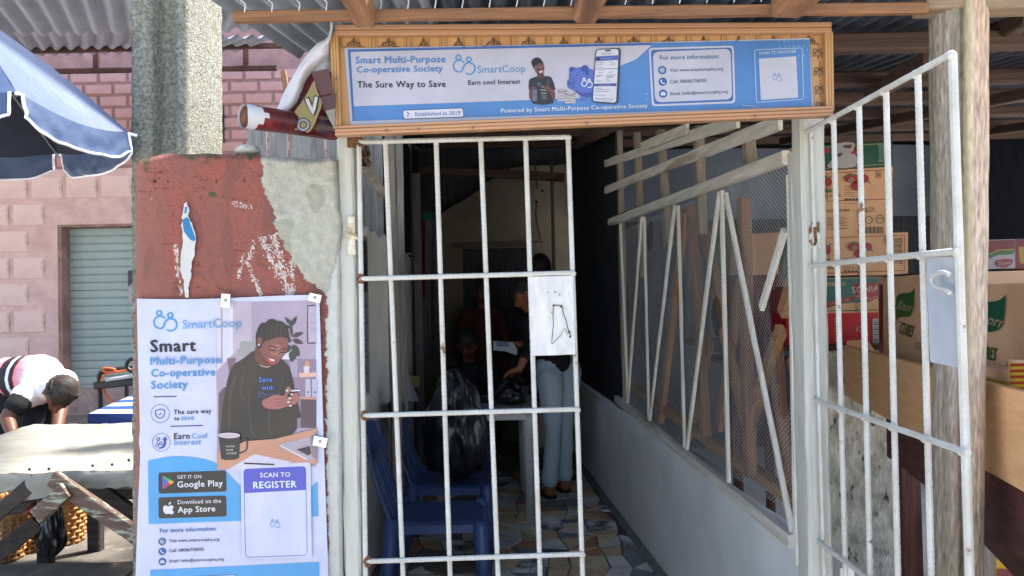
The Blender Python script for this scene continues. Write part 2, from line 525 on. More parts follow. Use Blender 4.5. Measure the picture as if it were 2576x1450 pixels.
for j in range(nzv):
    for i in range(K):
        mb.f.append([j*K+i, j*K+(i+1) % K, (j+1)*K+(i+1) % K, (j+1)*K+i]); mb.m.append(0)
mb.f.append([nzv*K+i for i in range(K)]); mb.m.append(0)
AGG = M('pole_aggregate', S(152,152,138), S(104,104,92), scale=75, rough=.92, bump=1.0, bscale=130, c3=S(92,94,74), s3=16, lo3=.58, hi3=.68, lo=.38, hi=.62)
mk('concrete_pole', mb, AGG, label='tall grooved concrete pole with a rough pebbly surface behind the red wall', cat='pole', smooth=True)

# ------------------------------------------------------------------ red plaster wall stub
RY = 2.12
def interp(tab, x):
    if x <= tab[0][0]: return tab[0][1]
    for (a, va), (b, vb) in zip(tab, tab[1:]):
        if x <= b: return lerp(va, vb, (x-a)/(b-a))
    return tab[-1][1]
TOP = [(338, 430), (342, 412), (352, 402), (372, 398), (395, 392), (430, 386), (480, 389), (520, 386), (560, 389), (640, 389), (690, 394), (740, 397), (790, 402), (812, 398), (830, 394), (845, 402), (856, 420)]
RIGHT = [(390, 846), (460, 850), (520, 856), (560, 864), (590, 862), (640, 856), (680, 858), (2300, 868)]
PATCH = [(380, 657), (470, 661), (500, 672), (530, 690), (570, 690), (600, 705), (640, 728), (670, 745), (700, 765), (730, 805), (742, 826), (760, 900)]
STRIP = [(600, 900), (640, 845), (700, 830), (760, 820), (2300, 828)]
NX, NYv = 200, 470
verts = []; cols = []
def red_col(px, py):
    n1 = nz(px*.012, py*.012, 1); n2 = nz(px*.05, py*.05, 2); n3 = nz(px*.2, py*.2, 3); n4 = nz(px*.35, py*.22, 9)
    edge = px + 9*nz(px*.06, py*.06, 4) + 5*nz(px*.25, py*.25, 5)
    if edge > interp(STRIP, py) and py > 600:
        c = Vector((lin(172), lin(173), lin(167)))
        return c * (1 + .1*n2), 0.003
    if edge > interp(PATCH, py):
        c = Vector((lin(150), lin(149), lin(136))) * (1 + .16*n1 + .14*n2 + .16*n3)
        if n1 > .25: c = c.lerp(Vector((lin(120), lin(121), lin(104))), .5)
        return c, .008 + .004*n2
    c = Vector((lin(122), lin(76), lin(68)))
    c = c.lerp(Vector((lin(130), lin(75), lin(64))), max(0, min(1, .5 + 1.6*n1)))
    c = c.lerp(Vector((lin(110), lin(70), lin(63))), max(0, min(1, 1.4*n2 + .1)))
    c = c * (1 + .15*n3)
    if py < 640 and n2 + n3*.5 > .38: c = c.lerp(Vector((lin(144), lin(78), lin(62))), .6)
    # pale streak along the left edge
    c = c.lerp(Vector((lin(128), lin(92), lin(82))), max(0, 1 - (px - 340) / 90.0) * .5)
    # moss below the broken top edge
    top = interp(TOP, px)
    for (mx, mr) in ((365, 26), (480, 36), (520, 40), (630, 16), (800, 30)):
        w = 1 - abs(px - mx) / mr - (py - top) / 26.0 + .9*n2
        if w > 0: c = c.lerp(Vector((lin(70), lin(66), lin(40))), min(1, w * 1.6))
    if math.hypot(px - 534, (py - 489)*1.2) < 9 + 8*n3: c = Vector((lin(64), lin(74), lin(40)))
    # scraps of torn paper
    fl = 0
    for (ax, ay, bx, by, w) in ((592, 512, 628, 520, 9), (612, 640, 600, 700, 7), (640, 610, 622, 660, 8), (622, 660, 660, 750, 8), (660, 600, 700, 690, 16), (690, 600, 725, 740, 16), (735, 655, 735, 750, 8), (440, 610, 450, 690, 7), (448, 690, 456, 740, 6), (380, 500, 384, 504, 2)):
        dx, dy = bx-ax, by-ay; t = max(0, min(1, ((px-ax)*dx + (py-ay)*dy) / (dx*dx+dy*dy)))
        d = math.hypot(px-ax-dx*t, py-ay-dy*t) / w
        if d < 1 and n4 + .5*n2 > -.12 + .55*d: fl = 1
    h = 0
    ck = abs(nz(px*.018 + .6*n2, py*.018, 21))
    if ck < .012 and n1 > -.1: c = c * .55; h = -.0015
    if nz(px*.02, py*.006, 33) > .3: c = c.lerp(Vector((lin(98), lin(66), lin(60))), .45)
    if fl: c = c.lerp(Vector((lin(190), lin(186), lin(180))), min(1, .55 + 1.2*max(0, n4 + .5*n3))); h = .0012
    for (hx, hy, hr) in ((389, 456, 5), (422, 457, 3), (544, 457, 3)):
        if math.hypot(px-hx, py-hy) < hr: c = Vector((.03, .02, .02))
    return c, h + .002*n2 + .0012*n3
for j in range(NYv + 1):
    v = j / NYv
    for i in range(NX + 1):
        u = i / NX
        px = lerp(341, 0, 0) + 0
        xr = 0
        pxx = lerp(341, 850, u)
        py = lerp(interp(TOP, pxx), 1700, v ** 1.12)
        pxx = lerp(341 + 4*nz(py*.03, 0, 3), interp(RIGHT, py) - 3, u)
        py = lerp(interp(TOP, pxx), 1700, v ** 1.12)
        c, h = red_col(pxx, py)
        e = min(pxx - 341, interp(RIGHT, py) - pxx, (py - interp(TOP, pxx)))
        roll = .022 * max(0, 1 - e / 14.0) ** 2
        verts.append(P(pxx, py, RY + roll - h)); cols.append(c)
# push the base of the wall down to the ground
zmin = min(v.z for v in verts)
for v in verts:
    if v.z < 1.0: v.z = 1.0 - (1.0 - v.z) * (1.0 / (1.0 - zmin))
faces = []
for j in range(NYv):
    for i in range(NX):
        a = j*(NX+1)+i
        faces.append([a, a+NX+1, a+NX+2, a+1])
rim = [i for i in range(NX+1)] + [j*(NX+1)+NX for j in range(1, NYv+1)] + [NYv*(NX+1)+i for i in range(NX-1, -1, -1)] + [j*(NX+1) for j in range(NYv-1, 0, -1)]
base = len(verts)
for k, i in enumerate(rim):
    p = verts[i].copy(); p.y = RY + .15 + .01*nz(k*.1, 0, 0); verts.append(p); cols.append(cols[i] * .9)
R_ = len(rim)
for k in range(R_): faces.append([rim[k], rim[(k+1) % R_], base+(k+1) % R_, base+k])
faces.append([base + k for k in range(R_)])
mb = MB(); mb.v = verts; mb.f = faces; mb.m = [0]*len(faces)
wallT = thing('red_wall', (P(600, 700, RY).x, RY + .07, 0), 'weathered red plaster wall stub with a grey cement patch, holding a poster', 'wall')
ro = mk('plaster', mb, attr_mat('red_plaster', rough=.85, bump=.55, bscale=70), wallT, smooth=True)
at = ro.data.color_attributes.new('Col', 'FLOAT_COLOR', 'POINT')
for i, c in enumerate(cols): at.data[i].color = (max(0, c.x), max(0, c.y), max(0, c.z), 1)
# strip of torn poster left on the wall
sf = surf_plane((0, RY - .006, 0), (0, -1, 0))
pr = Print(sf)
pts = [(463, 516), (470, 507), (477, 528), (474, 545), (486, 566), (494, 598), (491, 640), (483, 662), (480, 700), (474, 724), (477, 749), (467, 749), (462, 705), (455, 680), (457, 640), (460, 604), (457, 566), (459, 540)]
jag = []
for i, p in enumerate(pts):
    q = pts[(i+1) % len(pts)]
    for k in range(4):
        t = k/4; jag.append((lerp(p[0], q[0], t) + random.uniform(-1.8, 1.8), lerp(p[1], q[1], t) + random.uniform(-1.5, 1.5)))
pr.poly(jag, (226, 224, 220), 0)
pr.poly([(459, 553), (471, 547), (475, 549), (480, 566), (488, 588), (493, 602), (489, 608), (480, 604), (471, 594), (463, 582)], (38, 128, 186), 1)
pr.poly([(466, 520), (472, 522), (470, 536), (464, 538)], (70, 140, 190), 1)
pr.build('torn_paper', wallT)
# lump of mortar on the wall top
mb = MB().ball(P(625, 380, RY + .08), (.037, .03, .018), 14, 9)
for v in mb.v: v += Vector((1, 1, 1)) * .006 * nz(v.x*60, v.y*60, v.z*60)
mk('mortar_lump', mb, M('mortar_lump', S(190,190,180), S(160,160,150), scale=30, rough=.9, bump=.5), label='small grey lump of mortar lying on top of the red wall', cat='stone', smooth=True)

# ================================================================== SHACK ROOF
def roof_z(Y): return 2.125 + .13 * Y
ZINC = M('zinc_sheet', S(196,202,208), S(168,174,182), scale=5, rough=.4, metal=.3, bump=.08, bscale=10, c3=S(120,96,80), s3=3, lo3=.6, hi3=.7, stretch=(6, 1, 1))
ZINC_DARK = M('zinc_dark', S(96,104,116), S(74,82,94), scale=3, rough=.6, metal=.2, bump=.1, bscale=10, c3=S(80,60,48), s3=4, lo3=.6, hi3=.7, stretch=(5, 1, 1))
ROUGH_Y = wood('rough_timber_y', S(148,108,76), S(116,82,58), 1, c3=S(96,68,50))
ROUGH_X = wood('rough_timber_x', S(138,100,70), S(104,74,54), 0, c3=S(86,62,48))
DARKWOOD_X = wood('dark_timber_x', S(92,72,62), S(68,54,48), 0)
DARKWOOD_Y = wood('dark_timber_y', S(98,76,64), S(74,58,50), 1)
DARKWOOD_Z = wood('dark_timber_z', S(120,80,62), S(92,60,48), 2)
roof = thing('shack_roof', (1.2, 2.0, 2.3), 'corrugated zinc roof on rough timber rafters over the kiosk', 'roof')
X0 = -.745
def sheetmesh(x0, x1, ya, yb, off=0.0, per=.0665, amp=.016):
    nx = int((x1-x0)/per*8)
    return MB().grid(lambda u, v: (lerp(x0, x1, u), lerp(ya, yb, v), roof_z(lerp(ya, yb, v)) + off + amp*math.sin(2*math.pi*lerp(x0, x1, u)/per)), nx, 4)
mk('zinc_sheet', sheetmesh(X0, -.18, 1.8, 2.76, .01), ZINC, roof, smooth=True)
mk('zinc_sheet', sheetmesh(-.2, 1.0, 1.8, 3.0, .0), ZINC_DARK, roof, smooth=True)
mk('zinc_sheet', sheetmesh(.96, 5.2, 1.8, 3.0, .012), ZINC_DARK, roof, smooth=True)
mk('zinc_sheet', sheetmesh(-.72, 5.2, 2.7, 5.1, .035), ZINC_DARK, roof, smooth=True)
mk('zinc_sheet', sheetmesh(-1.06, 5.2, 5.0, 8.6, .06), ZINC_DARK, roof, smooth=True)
# front purlin, tied to the sheets with wire hooks
a = P(590, 40, 1.9); b = P(2330, 22, 1.9)
mk('purlin', MB().beam((a.x, 1.9, a.z - .004), (b.x, 1.9, b.z + .0), .024, .026, n=40, jit=.003, seed=3), ROUGH_X, roof)
for i in range(22):
    x = a.x + .03 + i * .0665 * 1.0
    mk('wire_hook', MB().tube([(x, 1.885, 2.318), (x + .004, 1.88, 2.336), (x - .006, 1.88, 2.345), (x - .012, 1.886, 2.352)], .0016, 5), ZINC, roof)
for i, Y in enumerate((2.42, 3.2, 3.85, 4.6, 5.5, 6.6)):
    z = roof_z(Y) - .055
    mk('purlin', MB().beam((-.6 if Y > 2.5 else -.3, Y, z), (5.0, Y, z), .06, .06, n=8, jit=.004, seed=Y), DARKWOOD_X, roof)
for x, w in ((-.345, .05), (.197, .058), (.69, .075)):
    mk('rafter', MB().beam((x + .006, 1.64, 2.300), (x - .004, 1.885, 2.304), w, .055, n=16, jit=.006, seed=x*7), ROUGH_Y, roof)
for x in (.69, 2.35, 3.6):
    mk('rafter', MB().beam((x, 2.2, roof_z(2.2) - .1), (x - .15, 6.2, roof_z(6.2) - .1), .07, .055, n=12, jit=.006, seed=x), DARKWOOD_Y, roof)
a = P(2312, 6, 1.93)
mk('eave_beam', MB().beam((a.x, 1.93, a.z - .012), (2.6, 1.93, a.z - .012), .07, .035, n=20, jit=.006, seed=8), wood('weathered_x', S(150,130,106), S(112,98,80), 0), roof)
# diagonal braces seen below the roof on the right
for (p, q, Y0, Y1) in (((2190, 240), (2345, 150), 3.4, 2.5), ((2480, 100), (2600, 35), 2.6, 2.2)):
    mk('brace', MB().beam(P(*p, Y0), P(*q, Y1), .05, .06, n=6, jit=.004), DARKWOOD_Y, roof)

# ================================================================== POSTS AND GATES
POSTW = wood('painted_post', S(184,184,175), S(168,168,157), 2, rough=.6, bump=.35, c3=S(150,140,120), lo3=.66, hi3=.74)
post = thing('gate_post', (P(890, 1400, 2.17).x, 2.19, 0), 'off-white painted timber post carrying the closed gate, by the red wall', 'post')
a = P(872, 300, 2.17); b = P(893, 1450, 2.17); d = (b - a) / (b.z - a.z)
bot = b + d * (0.0 - b.z)
mk('timber', MB().beam(a, bot, .046, .06, up=(0, -1, 0), n=60, jit=.004, seed=2), POSTW, post)
mb = MB()
for (y0, y1, dx) in ((545, 590, 0), (597, 642, 1)):
    c0 = P(873 + dx, y0, 2.13); c1 = P(893 + dx, y1, 2.13)
    mb.box((c0.x, 2.132, c1.z), (c1.x, 2.14, c0.z))
mb.tube([P(870, 590, 2.135), P(905, 598, 2.135)], .009, 8)
mk('hinge', mb, M('hinge_paint', S(206,200,184), S(150,130,100), scale=40, rough=.6, bump=.5), post)
mk('rusty_corner', MB().box((P(868, 0, 2.13).x, 2.128, P(880, 372, 2.13).z), (P(898, 0, 2.13).x + .004, 2.134, P(880, 346, 2.13).z)), RUST, post)
# thin gap batten between wall and post
a = P(862, 345, 2.2); b = P(872, 1450, 2.2); d = (b - a) / (b.z - a.z)
mk('batten', MB().beam(a, b + d * (-b.z), .02, .02, up=(0, -1, 0), n=12, jit=.003), wood('brown_batten', S(110,62,52), S(80,50,44), 2), post)

RB = .0066
def bar(p0, p1, r=RB, ribs=True):
    L = (Vector(p1) - Vector(p0)).length
    n = max(2, int(L / .0042))
    path = [Vector(p0).lerp(Vector(p1), i/n) for i in range(n+1)]
    return MB().tube(path, r, 8, twist=2.2 if ribs else 0)
def to_z(pa, pb, z):
    d = (pb - pa) / (pb.z - pa.z)
    return pb + d * (z - pb.z)
GY = 2.12
g1 = thing('rebar_gate', (P(1180, 1400, GY).x, GY, 0), 'closed white gate leaf of welded ribbed bars with a tall lock plate', 'gate', 'gate leaves of the kiosk doorway')
V1 = [(903, 352, 920, 1450), (969, 352, 1012, 1400), (1097, 350, 1131, 1410), (1209, 350, 1251, 1400), (1322, 348, 1357, 1398), (1429, 345, 1464, 1400)]
for (x0, y0, x1, y1) in V1:
    p, q = P(x0, y0, GY), P(x1, y1, GY)
    mk('upright_bar', bar(p, to_z(p, q, .04)), GATE_PAINT, g1, smooth=False)
H1 = [(903, 358, 1432, 345), (905, 702, 1443, 687), (914, 1046, 1452, 1030), (922, 1413, 1467, 1394), (931, 1775, 1480, 1755), (938, 2120, 1490, 2100)]
for i, (x0, y0, x1, y1) in enumerate(H1):
    mk('cross_bar', bar(P(x0, y0, GY - .008), P(x1, y1, GY - .008)), GATE_PAINT, g1)
for (x0, y0, x1, y1) in H1[:4]:
    mb = MB().ball(P(x0 + 3, y0, GY - .004), (.013, .011, .015), 8, 6)
    for v in mb.v: v += Vector((1, 1, 1)) * .004 * nz(v.x*150, v.y*150, v.z*150)
    mk('weld_joint', mb, RUST, g1)
    for (bx0, by0, bx1, by1) in V1[1:]:
        t = (y0 - by0) / (by1 - by0); px = lerp(bx0, bx1, t); py = lerp(y0, y1, (px - x0)/(x1 - x0))
        mk('weld_bead', MB().ball(P(px, py + 2, GY - .004), (.010, .010, .009), 8, 6), GATE_PAINT, g1, smooth=True)
PLATE = M('lock_plate', S(198,198,196), S(178,178,176), scale=14, rough=.45, bump=.25, bscale=40, c3=S(150,126,90), s3=26, lo3=.68, hi3=.72, stretch=(3, 3, 1))
q = [P(x, y, GY - .012) for x, y in ((1328, 697), (1441, 694), (1447, 892), (1337, 896))]
mb = MB().grid(lambda u, v: q[0].lerp(q[1], u).lerp(q[3].lerp(q[2], u), v) + Vector((0, .0025*math.sin(u*9) * (1 - v*.3), 0)), 18, 14)
nb = len(mb.v); mb.add([p + Vector((0, .003, 0)) for p in q], [(0, 1, 2, 3)])
lp = mk('lock_plate', mb, PLATE, g1, smooth=True)
pr = Print(surf_plane((0, GY - .0165, 0), (0, -1, 0), base=0.0))
pr.stroke([(1392, 769), (1391, 790), (1392, 820), (1389, 850), (1388, 866)], 1.6, (96, 92, 84), 0)
pr.stroke([(1391, 769), (1400, 768), (1410, 770), (1415, 775), (1417, 790), (1424, 806), (1428, 826), (1433, 838), (1436, 848)], 2.4, (112, 78, 52), 0)
pr.stroke([(1390, 866), (1400, 854), (1410, 846), (1416, 832), (1421, 826), (1428, 842)], 1.4, (104, 98, 90), 0)
for (x, y, r) in ((1393, 769, 3), (1412, 771, 3.5), (1432, 836, 3.5), (1434, 848, 3), (1408, 742, 2), (1396, 735, 2), (1378, 736, 1.6), (1388, 787, 1.5)): pr.disc(x, y, r, (128, 92, 60), 0, n=7)
pr.build('rust_streak', g1)

# open leaf, swung out towards the street
H_ = P(2046, 740, 2.12); E_ = P(2408, 740, 1.46)
gn = Vector((-(E_ - H_).y, (E_ - H_).x, 0)).normalized()
def G2(px, py, o=0.0): return PP(px, py, H_, gn) + gn * o
g2 = thing('rebar_gate', ((H_.x + E_.x)/2, (H_.y + E_.y)/2, 0), 'open white gate leaf of welded bars swung outwards, with a ring handle', 'gate', 'gate leaves of the kiosk doorway')
V2 = [(2041, 322, 2073, 1450, .0058), (2097, 300, 2127, 1450, RB), (2161, 268, 2189, 1450, RB), (2229, 232, 2259, 1450, RB), (2309, 189, 2343, 1450, RB), (2396, 136, 2439, 1450, .0085)]
for (x0, y0, x1, y1, r) in V2:
    p, q = G2(x0, y0), G2(x1, y1)
    mk('upright_bar', bar(p, to_z(p, q, .05), r, ribs=r < .008), GATE_PAINT, g2)
sg = -1 if gn.x > 0 else 1
for (x0, y0, x1, y1) in ((2041, 330, 2398, 139), (2048, 668, 2420, 632), (2055, 1006, 2446, 1140), (2063, 1360, 2442, 1640)):
    mk('cross_bar', bar(G2(x0, y0, .008*sg), G2(x1, y1, .008*sg)), GATE_PAINT, g2)
mb = MB()
for (x0, y0, x1, y1) in ((2041, 330, 2398, 139), (2048, 668, 2420, 632), (2055, 1006, 2446, 1140)):
    for (bx0, by0, bx1, by1, r) in V2[1:]:
        t = ((y0+y1)/2 - by0) / (by1 - by0); px = lerp(bx0, bx1, t); py = lerp(y0, y1, (px-x0)/(x1-x0))
        mk('weld_bead', MB().ball(G2(px, py + 2, .005*sg), .010, 8, 6), GATE_PAINT, g2, smooth=True)
q = [G2(x, y, -.004*sg) for x, y in ((2325, 648), (2403, 648), (2427, 931), (2335, 911))]
mb = MB().add(q + [p - gn*.003*sg for p in q], [(0,1,2,3), (7,6,5,4), (0,4,5,1), (1,5,6,2), (2,6,7,3), (3,7,4,0)])
mk('lock_plate', mb, M('lock_plate_grey', S(170,174,182), S(154,160,170), scale=5, rough=.5, bump=.1, bscale=20, c3=S(120,116,110), s3=40, lo3=.72, hi3=.75), g2)
hp = [(2410, 692), (2396, 686), (2380, 688), (2368, 695), (2364, 706), (2370, 718), (2384, 725), (2398, 729), (2412, 738)]
mk('ring_handle', MB().tube([G2(x, y, .016*sg) for x, y in catmull(hp, 4, False)], .0048, 8), GATE_PAINT, g2, smooth=True)

post2 = thing('gate_post', (P(2055, 1400, 2.15).x, 2.2, 0), 'off-white painted timber post carrying the open gate, at the sign end', 'post')
a = P(2031, 292, 2.15); b = P(2054, 1450, 2.15)
mk('timber', MB().beam(a, to_z(a, b, 0), .066, .075, up=(0, -1, 0), n=60, jit=.004, seed=12), POSTW, post2)
a = P(1994, 385, 2.22); b = P(2023, 1440, 2.22)
mk('stile', MB().beam(a, to_z(a, b, .75), .022, .03, up=(0, -1, 0), n=40, jit=.003, seed=13), POSTW, post2)
mb = MB()
c0 = P(2036, 560, 2.105); c1 = P(2064, 622, 2.105)
mb.box((c0.x, 2.106, c1.z), (c1.x, 2.112, c0.z))
mk('rusty_latch', mb, M('latch_rust', S(200,196,188), S(110,80,66), scale=34, rough=.7, bump=.6, lo=.45, hi=.55), post2)
mk('latch_bolt', MB().tube([P(2050, 572, 2.098), P(2052, 610, 2.098), P(2048, 618, 2.098)], .0045, 8), RUST, post2)

# ================================================================== POSTER ON THE RED WALL
PO = RY - .016
def poster_surf(px, py, l=0):
    w = .0026*math.sin(px*.021 + py*.004) + .0020*math.sin(py*.017 + px*.009 + 1) + .0016*math.sin((px + py)*.03) + .0025*math.exp(-((py - 1118 - .15*(px - 350))/14)**2)*math.exp(-(px - 350)/90) - .003*math.exp(-((px - 352)/10)**2)*math.sin(py*.03)
    return P(px, py, PO - .0004*l - w - .0006)
poster = thing('poster', (P(580, 1100, PO).x, PO, .6), 'white and blue paper advertising poster pinned to the red wall', 'poster')
PL = [(752, 344), (900, 347), (1080, 352), (1112, 349), (1140, 353), (1300, 346), (1450, 341), (1800, 343)]
PRt = [(745, 803), (900, 808), (1100, 814), (1300, 821), (1450, 826), (1800, 836)]
def psheet(u, v):
    py = lerp(752, 1790, v); x = lerp(interp(PL, py), interp(PRt, py), u)
    if v == 0: py += -7*u + 3*math.sin(u*5)
    return poster_surf(x, py, -2)
mk('sheet', MB().grid(psheet, 60, 110), print_mat((218, 221, 248)), poster, smooth=True)
z5 = lambda x, y: (328.3 + .2613*x, 745 + .2613*y)
z6 = lambda x, y: (328.3 + .2334*x, 1111 + .2334*y)
SK, WH, NAVY, BLK, LAV = (78, 160, 220), (236, 238, 250), (38, 62, 128), (34, 30, 34), (218, 221, 248)
# --- photograph of a woman at a desk
pr = Print(poster_surf, z5)
pr.poly([(820, 62), (1780, 42), (1788, 1640), (835, 1650)], (184, 166, 186), 0)
pr.poly([(820, 62), (985, 58), (985, 560), (832, 720)], (228, 222, 238), 1)
pr.poly([(985, 58), (1165, 54), (1165, 500), (985, 560)], (202, 188, 202), 1)
pr.poly([(870, 90), (885, 90), (885, 650), (872, 660)], (188, 170, 186), 2)
pr.poly([(960, 80), (985, 80), (985, 560), (962, 575)], (238, 232, 244), 2)
pr.poly([(1420, 600), (1786, 610), (1788, 1270), (1420, 1270)], (152, 132, 152), 1)
pr.poly([(1530, 610), (1610, 612), (1608, 780), (1545, 780)], (176, 162, 182), 2)
pr.poly([(1620, 742), (1786, 735), (1786, 776), (1630, 784)], (236, 190, 166), 2)
pr.poly([(1665, 680), (1725, 676), (1718, 742), (1672, 742)], (226, 216, 220), 3)
pr.poly([(1680, 640), (1700, 610), (1722, 640), (1725, 676), (1675, 680)], (222, 158, 120), 3)
for x in (1685, 1750): pr.poly([(x, 802), (x+46, 800), (x+48, 970), (x, 975)], (196, 192, 214), 2).disc(x+24, 926, 9, (60, 50, 66), 3, n=9)
pr.poly([(1610, 966), (1788, 978), (1788, 996), (1610, 990)], (214, 160, 134), 3)
pr.poly([(1640, 996), (1788, 1000), (1788, 1270), (1640, 1270)], (96, 78, 84), 2)
pr.poly([(1700, 90), (1783, 84), (1786, 458), (1708, 462), (1698, 440)], (92, 74, 92), 1).poly([(1710, 102), (1784, 97), (1786, 444), (1712, 448)], (196, 182, 202), 2)
for y, t in ((195, 'FOC'), (268, 'PLA'), (333, 'ACH')): pr.text(t, (1736, y), (1782, y - 4), (140, 124, 146), 3)
def leaf(x, y, L, a, w, rgb, l):
    dx, dy = math.cos(rad(a)), -math.sin(rad(a)); n_ = (-dy, dx)
    pr.poly([(x, y), (x+dx*L*.4+n_[0]*w, y+dy*L*.4+n_[1]*w), (x+dx*L, y+dy*L), (x+dx*L*.4-n_[0]*w, y+dy*L*.4-n_[1]*w)], rgb, l, 3)
for (x, y, L, a, w) in ((1555, 400, 180, 96, 14), (1545, 290, 110, 60, 22), (1550, 280, 100, 130, 18), (1555, 310, 90, 160, 14), (1560, 390, 110, 20, 24), (1560, 420, 110, -20, 24), (1550, 440, 100, 150, 26), (1560, 470, 130, -60, 34), (1545, 480, 120, 220, 34), (1570, 520, 120, -100, 40)):
    leaf(x, y, L, a, w, (62, 66, 64), 3)
pr.poly([(1450, 500), (1545, 500), (1535, 610), (1460, 610)], (232, 228, 238), 2)
for (x, y, r) in ((1090, 470, 40), (1150, 490, 55), (1060, 540, 40), (1120, 560, 50)): pr.disc(x, y, r, (164, 164, 160), 2, n=11)
pr.poly([(928, 600), (1012, 598), (1000, 690), (950, 722)], (126, 104, 112), 3)
pr.stroke(catmull([(840, 1280), (838, 1000), (850, 890), (930, 860)], 6, False), 14, (196, 186, 196), 3)
pr.poly([(845, 1320), (850, 940), (900, 880), (960, 880), (900, 1120), (890, 1330)], (104, 88, 92), 3)
pr.build('printed_background', poster)
pr = Print(poster_surf, z5)
HOOD = (58, 50, 44); SKN = (138, 84, 76); SKD = (108, 62, 56)
pr.poly([(1195, 530), (1090, 600), (990, 668), (945, 760), (905, 950), (880, 1130), (888, 1400), (1130, 1420), (1560, 1330), (1600, 1180), (1640, 1160), (1590, 960), (1548, 740), (1500, 650), (1430, 606), (1330, 690), (1250, 660)], HOOD, 4, 3)
for (p, w) in (([(1010, 760), (960, 1000), (950, 1300)], 26), ([(1150, 900), (1140, 1120), (1180, 1340)], 20), ([(1480, 760), (1440, 900), (1400, 960)], 16), ([(1340, 1100), (1330, 1230), (1360, 1350)], 18), ([(1100, 700), (1060, 900), (1090, 1010)], 14)):
    pr.stroke(catmull(p, 5, False), w, (74, 66, 56), 5)
pr.poly([(1215, 470), (1195, 590), (1235, 650), (1330, 682), (1400, 640), (1390, 540), (1300, 440)], SKD, 5, 3)
pr.poly([(1232, 400), (1300, 370), (1400, 380), (1500, 390), (1516, 460), (1500, 540), (1460, 590), (1410, 650), (1350, 656), (1290, 600), (1240, 510)], SKN, 6, 4)
pr.poly([(1360, 470), (1440, 470), (1470, 540), (1440, 590), (1390, 580), (1350, 560)], (164, 106, 94), 7, 3)
pr.poly([(1212, 480), (1206, 380), (1232, 300), (1262, 262), (1300, 256), (1330, 228), (1375, 224), (1410, 240), (1460, 250), (1508, 300), (1528, 380), (1520, 410), (1440, 392), (1340, 424), (1290, 440), (1262, 480), (1245, 505)], (50, 44, 40), 8, 4)
for k in range(5):
    pr.stroke(catmull([(1270 + k*42, 420 - k*4), (1262 + k*46, 340 - k*6), (1290 + k*40, 262 - k*2)], 4, False), 6, (84, 74, 66), 9)
pr.disc(1243, 432, 24, SKN, 9, 38, 12).disc(1236, 470, 10, (235, 230, 230), 10, n=8)
pr.stroke([(1326, 488), (1365, 480), (1412, 502)], 9, (50, 34, 34), 9).stroke([(1438, 524), (1470, 508), (1496, 510)], 9, (50, 34, 34), 9)
pr.stroke([(1340, 516), (1368, 528), (1398, 524)], 12, (48, 30, 32), 9).stroke([(1440, 542), (1462, 546), (1480, 538)], 11, (48, 30, 32), 9)
pr.stroke([(1420, 520), (1436, 560), (1412, 582), (1392, 574)], 6, (110, 62, 56), 9)
pr.poly([(1318, 588), (1350, 604), (1394, 610), (1390, 640), (1356, 652), (1330, 632)], (196, 66, 76), 9, 3).poly([(1328, 594), (1352, 608), (1390, 614), (1382, 628), (1350, 622)], (244, 240, 242), 10)
pr.stroke([(1240, 662), (1270, 680), (1320, 684), (1345, 678)], 7, (206, 180, 150), 9)
pr.poly([(1266, 1018), (1300, 990), (1390, 952), (1480, 958), (1500, 890), (1530, 872), (1548, 900), (1600, 930), (1616, 975), (1590, 1040), (1500, 1066), (1420, 1090), (1320, 1084), (1278, 1060)], (176, 112, 104), 10, 3)
for (p) in ([(1390, 1000), (1480, 985), (1560, 970)], [(1400, 1030), (1490, 1016), (1580, 1000)], [(1410, 1056), (1490, 1046), (1560, 1040)]): pr.stroke(p, 6, (128, 74, 70), 11)
for (x, y) in ((1506, 910), (1552, 948), (1534, 984), (1520, 1020), (1538, 1058)): pr.disc(x, y, 14, (240, 222, 222), 12, 9, 8)
pr.poly([(1500, 962), (1552, 905), (1634, 902), (1600, 930), (1560, 940), (1540, 985)], (48, 42, 46), 11).poly([(1546, 906), (1634, 901), (1632, 915), (1548, 920)], (232, 228, 236), 12)
pr.text('Save', (1240, 828), (1366, 826), (104, 140, 236), 11, .03).text('with', (1266, 904), (1378, 902), (104, 140, 236), 11, .03)
pr.logo(1232, 920, 64, (110, 110, 170), 11).text('SmartCoop', (1300, 962), (1446, 945), (110, 110, 170), 11)
pr.build('printed_figure', poster)
pr = Print(poster_surf)
pr.poly([(545, 1136), (620, 1110), (690, 1105), (797, 1078), (798, 1167), (690, 1172), (547, 1183)], (214, 156, 128), 13)
for k in range(6): pr.stroke([(600 + 10*k, 1140 + 4*k), (680, 1122 + 8*k), (795, 1098 + 9*k)], 1.2, (196, 134, 108), 14)
pr.poly([(703, 1119), (722, 1112), (797, 1096), (797, 1156), (776, 1158)], (186, 178, 190), 14).poly([(745, 1131), (780, 1122), (783, 1142), (774, 1146)], (66, 56, 60), 15).poly([(780, 1100), (797, 1085), (797, 1156), (786, 1150)], (150, 132, 142), 15)
pr.stroke([(704, 1121), (772, 1156)], 3, (236, 234, 242), 15)
pr.poly([(576, 1180), (640, 1143), (736, 1163), (690, 1174), (600, 1184)], (220, 216, 232), 14)
pr.stroke([(614, 1166), (690, 1169)], 4, (54, 44, 46), 15)
pr.poly([(550, 1098), (604, 1092), (602, 1152), (592, 1157), (565, 1158), (556, 1154)], (60, 52, 48), 15)
pr.disc(577, 1096, 27, (232, 222, 226), 16, 7).disc(577, 1097, 23, (214, 196, 196), 17, 5)
pr.stroke(catmull([(603, 1110), (618, 1104), (622, 1118), (618, 1134), (603, 1140)], 4, False), 4, (60, 52, 48), 15)
for t, y, x1 in (('FOCUS', 1126, 590), ('PLAN', 1135, 586), ('ACHIEVE', 1143.5, 595)): pr.text(t, (569, y), (x1, y - .8), (226, 218, 216), 16, .02)
